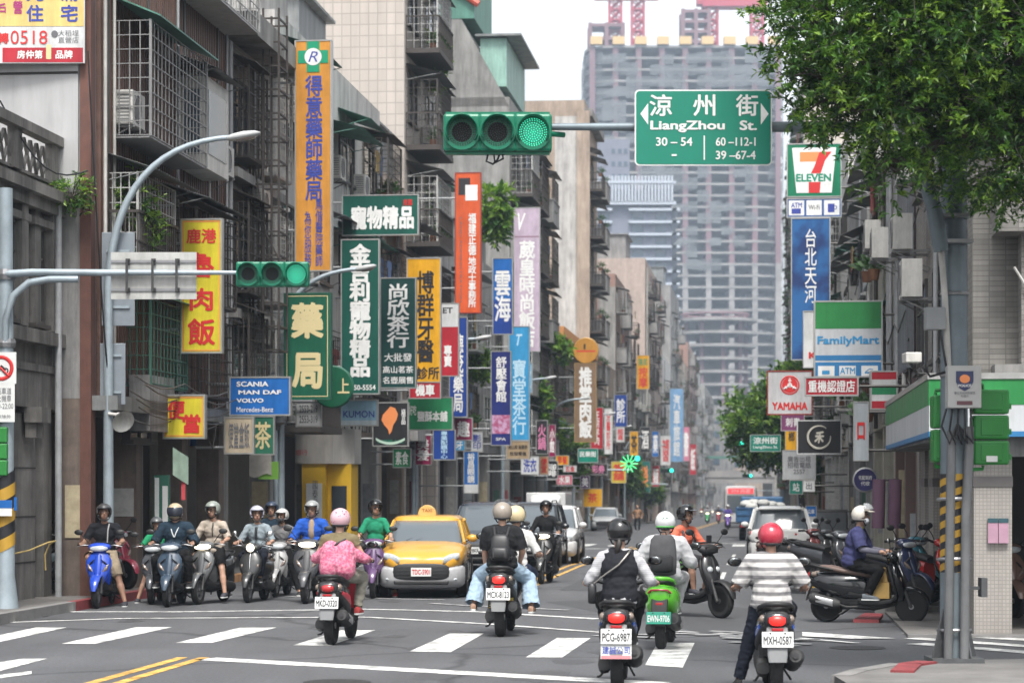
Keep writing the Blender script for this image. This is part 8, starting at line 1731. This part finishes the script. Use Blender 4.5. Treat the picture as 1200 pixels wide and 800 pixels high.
for sg in (-1, 1): b = MB(); b.box((-2.62, sg*.85-.12, .72), (-2.56, sg*.85+.12, .85)); b.build('tail_light', mRED, Bl)
r8 = random.Random(5)
for q in range(14): 
    K = thing('sack', 'white sack heaped on the blue lorry', 'sack', Bl.location, A0, 'sacks on the lorry'); b = MB(); cx, cy, cz = r8.uniform(-2.2, 1.6), r8.uniform(-.8, .8), 1.50+r8.uniform(0, .2); b.rings([superring((cx+dx, cy, cz), w, h, 2.6, 10, 'x') for dx, w, h in ((-.42, .1, .06), (-.3, .26, .15), (0, .3, .19), (.3, .26, .15), (.42, .1, .06))]); b.build('cloth', M('sack_white', (.50, .50, .48), .8, var=.2, bump=.4), K, 60)
Bs = thing('city_bus', 'white city bus with a red lit destination board, seen far up the right lane', 'bus', car_at(868, 618, D0, 4.5), D0); b = MB(); b.rings([superring((x, 0, 1.75), w, h, 9, 24, 'x') for x, w, h in ((-5, 1.18, 1.38), (-4.8, 1.22, 1.42), (4.6, 1.22, 1.42), (4.95, 1.18, 1.38), (5.05, 1.1, 1.3))]); b.build('body', paint('bus_white', (.60, .60, .60)), Bs, 40)
b = MB(); b.box((5.06, -1.02, 1.15), (5.08, 1.02, 2.45)); b.build('windscreen', mCGLS, Bs); b = MB(); b.box((5.06, -.95, 2.58), (5.09, .95, 2.95)); b.build('destination_board', glow('led_board_red', (.75, .05, .06), 1.0), Bs); put('lettering', text_mesh('274 西園', mINKW, w=1.4, h=.24), Bs, (5.096, 0, 2.76), pi/2)
for sg in (-1, 1):
    b = MB(); b.box((-4.5, sg*1.225-.008, 1.4), (4.3, sg*1.225+.008, 2.5)); b.build('side_windows', mCGLS, Bs); b = MB(); b.ell((5.05, sg*.85, .78), (.05, .16, .12)); b.build('headlight', mHEAD, Bs, 60)
    for x in (3.2, -3.0): t, h = car_wheel(.32); o = put('wheel', t, Bs, (x, sg*1.08, .46)); o.scale = (1.45, 1, 1.45); put('hub', h, o)
b = MB(); b.box((-4.6, -.9, .35), (4.6, .9, .5)); b.build('chassis', mCBLK, Bs)
def leaf_mat(name, col, tr=.35):
    if name in MATS: return MATS[name]
    m, nt, b = new_mat(name); N = nt.nodes.new; L = nt.links.new
    b.inputs['Base Color'].default_value = (*col, 1); b.inputs['Roughness'].default_value = .42; b.inputs['Specular IOR Level'].default_value = .45
    t = N('ShaderNodeBsdfTranslucent'); t.inputs['Color'].default_value = (col[0]*1.5, col[1]*1.5, col[2]*.8, 1)
    mx = N('ShaderNodeMixShader'); mx.inputs[0].default_value = tr
    out = nt.nodes['Material Output']; L(b.outputs[0], mx.inputs[1]); L(t.outputs[0], mx.inputs[2]); L(mx.outputs[0], out.inputs['Surface'])
    MATS[name] = m; return m
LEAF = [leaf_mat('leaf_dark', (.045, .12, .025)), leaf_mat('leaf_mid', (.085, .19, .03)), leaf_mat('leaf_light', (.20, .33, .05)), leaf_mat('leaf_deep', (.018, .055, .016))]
mBARK = M('bark', (.07, .06, .05), .9, var=.4, bump=.6, scale=8)
def leaf_cloud(lobes, n_twigs, leaves, size, seed, twig_len=.45, weights=(4, 5, 3, 3), droop=.25):
    """crown of separate leaves set on short twigs through the volume of ellipsoid lobes"""
    r = random.Random(seed); V_, F_, MI = [], [], []
    vol = [l[1][0]*l[1][1]*l[1][2] for l in lobes]
    twigs = []
    for _ in range(n_twigs):
        c, rad = r.choices(lobes, vol)[0]
        d = Vector((r.gauss(0, 1), r.gauss(0, 1), r.gauss(0, 1))).normalized()
        q = r.uniform(.25, 1)**.45; q *= 1+.12*sin(d.x*7+c[0]*3)*cos(d.z*6+d.y*5)
        p = Vector(c)+Vector((d.x*rad[0], d.y*rad[1], d.z*rad[2]))*q
        od = (d+Vector((r.gauss(0, .5), r.gauss(0, .5), r.gauss(0, .5)-droop))).normalized()
        tip = q > .8
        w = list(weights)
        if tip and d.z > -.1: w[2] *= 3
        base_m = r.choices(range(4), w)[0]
        twigs.append((p, p+od*twig_len))
        for i in range(leaves):
            f = r.random(); lp = p+od*twig_len*f
            a = Vector((r.gauss(0, 1), r.gauss(0, 1), r.gauss(0, .7)+.1)).normalized()
            a = (a+od*.6).normalized()
            s = size*r.uniform(.5, 1.4); wd = s*r.uniform(.32, .45)
            side = a.cross(Vector((r.gauss(0, .5), r.gauss(0, .5), 1))).normalized(); up = side.cross(a)*s*.12
            o = len(V_); lp = lp+side*r.uniform(-.04, .04)*size*6*.3
            V_ += [lp, lp+a*s*.5+side*wd*.5+up, lp+a*s, lp+a*s*.5-side*wd*.5+up]
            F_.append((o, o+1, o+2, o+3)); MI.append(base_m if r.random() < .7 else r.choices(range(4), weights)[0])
    return V_, F_, MI, twigs
def make_tree(name, label, base, trunk_top, r0, lobes, n_twigs, leaves, size, seed, group=None, twig_len=.45, fork=None):
    T = thing(name, label, 'tree', base, 0, group); base = Vector(base)
    L_ = [(Vector(c)-base, r) for c, r in lobes]
    V_, F_, MI, twigs = leaf_cloud(L_, n_twigs, leaves, size, seed, twig_len)
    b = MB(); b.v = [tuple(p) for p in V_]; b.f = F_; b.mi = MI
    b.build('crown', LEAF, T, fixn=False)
    top = Vector(trunk_top)-base; b = MB(); r = random.Random(seed)
    b.tube([(0, 0, -.05), top*.3+Vector((.05, .03, 0)), top*.65+Vector((-.06, .04, 0)), top], [r0*1.35, r0, r0*.85, r0*.7], 10)
    for c, rad in L_:
        mid = (top+c)/2+Vector((r.uniform(-.2, .2), r.uniform(-.2, .2), r.uniform(0, .2)))
        b.tube([top*.9, mid, c], [r0*.5, r0*.3, r0*.14], 7)
        for _ in range(5):
            e = c+Vector((r.uniform(-1, 1)*rad[0], r.uniform(-1, 1)*rad[1], r.uniform(-.6, 1)*rad[2]))*.75
            b.tube([c+(mid-c)*r.uniform(0, .4), (c+e)/2+Vector((0, 0, .1)), e], [r0*.13, r0*.08, .008], 5)
    b.build('trunk', mBARK, T, 50)
    b = MB()
    for p, q in twigs[::3]: b.tube([p-(q-p)*.5, q], [.006 if size < .1 else .012, .003], 3, False)
    b.build('twigs', mBARK, T)
    return T
def lob(px, py, Y, rx, ry, rz): return (at(px, py, Y), (rx*Y/FPX, ry, rz*Y/FPX))
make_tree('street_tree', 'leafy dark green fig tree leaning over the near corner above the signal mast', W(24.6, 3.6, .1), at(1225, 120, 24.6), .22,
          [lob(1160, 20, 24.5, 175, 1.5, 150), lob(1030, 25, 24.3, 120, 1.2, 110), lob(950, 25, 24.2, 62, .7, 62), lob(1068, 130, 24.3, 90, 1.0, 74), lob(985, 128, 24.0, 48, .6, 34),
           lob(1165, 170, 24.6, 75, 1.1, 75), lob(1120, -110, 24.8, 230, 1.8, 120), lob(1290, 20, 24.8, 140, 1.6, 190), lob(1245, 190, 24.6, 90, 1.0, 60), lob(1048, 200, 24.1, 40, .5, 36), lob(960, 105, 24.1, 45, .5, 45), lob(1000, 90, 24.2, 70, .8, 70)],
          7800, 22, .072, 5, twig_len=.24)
def tree2(name, label, s, t, h, lobes, seed, n=2100, size=.26):
    base = W(s, t, .1); ls = [(W(s+ds, t+dt, z), (rx, rx, rz)) for ds, dt, z, rx, rz in lobes]
    make_tree(name, label, base, W(s, t, h), .16, ls, n, 16, size, seed, twig_len=.6)
tree2('street_tree', 'bright green tree arching over the road behind the green street sign', 118, 1.9, 3.6,
      [(0, .2, 6.6, 2.4, 1.7), (-1, -1.8, 5.2, 1.7, 1.7), (1, -2.6, 6.2, 1.1, .9), (0, .6, 4.2, 1.6, 1.2), (-1, -.6, 7.5, 1.2, .9), (1, 1.6, 7.2, 1.2, 1.0), (0, .9, 3.1, 1.0, .7)], 8)
for i, (px, t, z, h, lab) in enumerate(((757, -11.0, 0, 4.4, 'small dark street tree by the left kerb up the street'), (733, -11.0, 0, 5.2, 'thin tree by the left kerb behind the parked silver car'), (655, -11.2, 0, 5.8, 'thin leafy tree between the tea signs and the round sign'))):
    s = s_of(px, t); tree2('street_tree', lab, s, t, h*.55, [(0, 0, h*.8, 1.2, h*.2), (.3, .5, h*.65, .9, h*.18)], 20+i, 260, .3)
def plant(name, label, loc, lobes, n, size, seed, parent=None):
    T = thing(name, label, 'plant', loc); V_, F_, MI, tw = leaf_cloud(lobes, n, 12, size, seed, .3, (3, 5, 4, 1), .5)
    b = MB(); b.v = [tuple(p) for p in V_]; b.f = F_; b.mi = MI; b.build('leaves', LEAF, T, fixn=False)
    b = MB()
    for p, q in tw: b.tube([Vector((0, 0, 0)), (p+q)/2*.6, q], .006, 3, False)
    b.build('stems', MATS['bark'], T); return T
plant('hanging_plant', 'bushy plant spilling over the balcony under the curved lamp arm', at(158, 232, 42), [(Vector((0, 0, 0)), (.25, .4, .35)), (Vector((.1, .2, -.5)), (.2, .3, .4))], 110, .12, 31)
plant('hanging_plant', 'tall bright shrub growing beside the orange vertical sign', at(579, 246, 92), [(Vector((0, 0, 0)), (.55, .6, .9)), (Vector((.1, 0, -.7)), (.4, .5, .5))], 150, .3, 32)
plant('hanging_plant', 'small shrub on the stone parapet', at(85, 232, 40.3), [(Vector((0, 0, .1)), (.2, .25, .18))], 50, .1, 33)
plant('hanging_plant', 'leafy vines hanging from the high balcony of the cream block', at(512, 62, 80), [(Vector((0, 0, 0)), (.2, .5, .7)), (Vector((0, 0, -.9)), (.12, .3, .6))], 90, .2, 34)
plant('hanging_plant', 'pale shrub on a roof ledge beside the round sign', at(648, 410, 120), [(Vector((0, 0, 0)), (.8, .6, .7))], 90, .3, 35)
plant('hanging_plant', 'leafy creeper on the frame below the lilac sign', at(627, 470, 112), [(Vector((0, 0, 0)), (.6, .6, 1.2)), (Vector((.2, 0, -1.6)), (.5, .5, .8))], 150, .3, 36)
plant('hanging_plant', 'green bush on a balcony between the blue signs', at(560, 425, 92), [(Vector((0, 0, 0)), (.5, .5, .6))], 80, .25, 37)

hz = MB(); hz.box((-500, -60, -4.2), (700, 1150, 215)); m = bpy.data.materials.new('haze'); m.use_nodes = True; nt_ = m.node_tree; nt_.nodes.clear()
pv = nt_.nodes.new('ShaderNodeVolumePrincipled'); pv.inputs['Color'].default_value = (.70, .84, 1, 1); pv.inputs['Density'].default_value = .00036; pv.inputs['Anisotropy'].default_value = .2
om = nt_.nodes.new('ShaderNodeOutputMaterial'); nt_.links.new(pv.outputs[0], om.inputs['Volume'])
tag(hz.build('haze', m), kind='stuff')

bpy.data.scenes.remove(TMP)
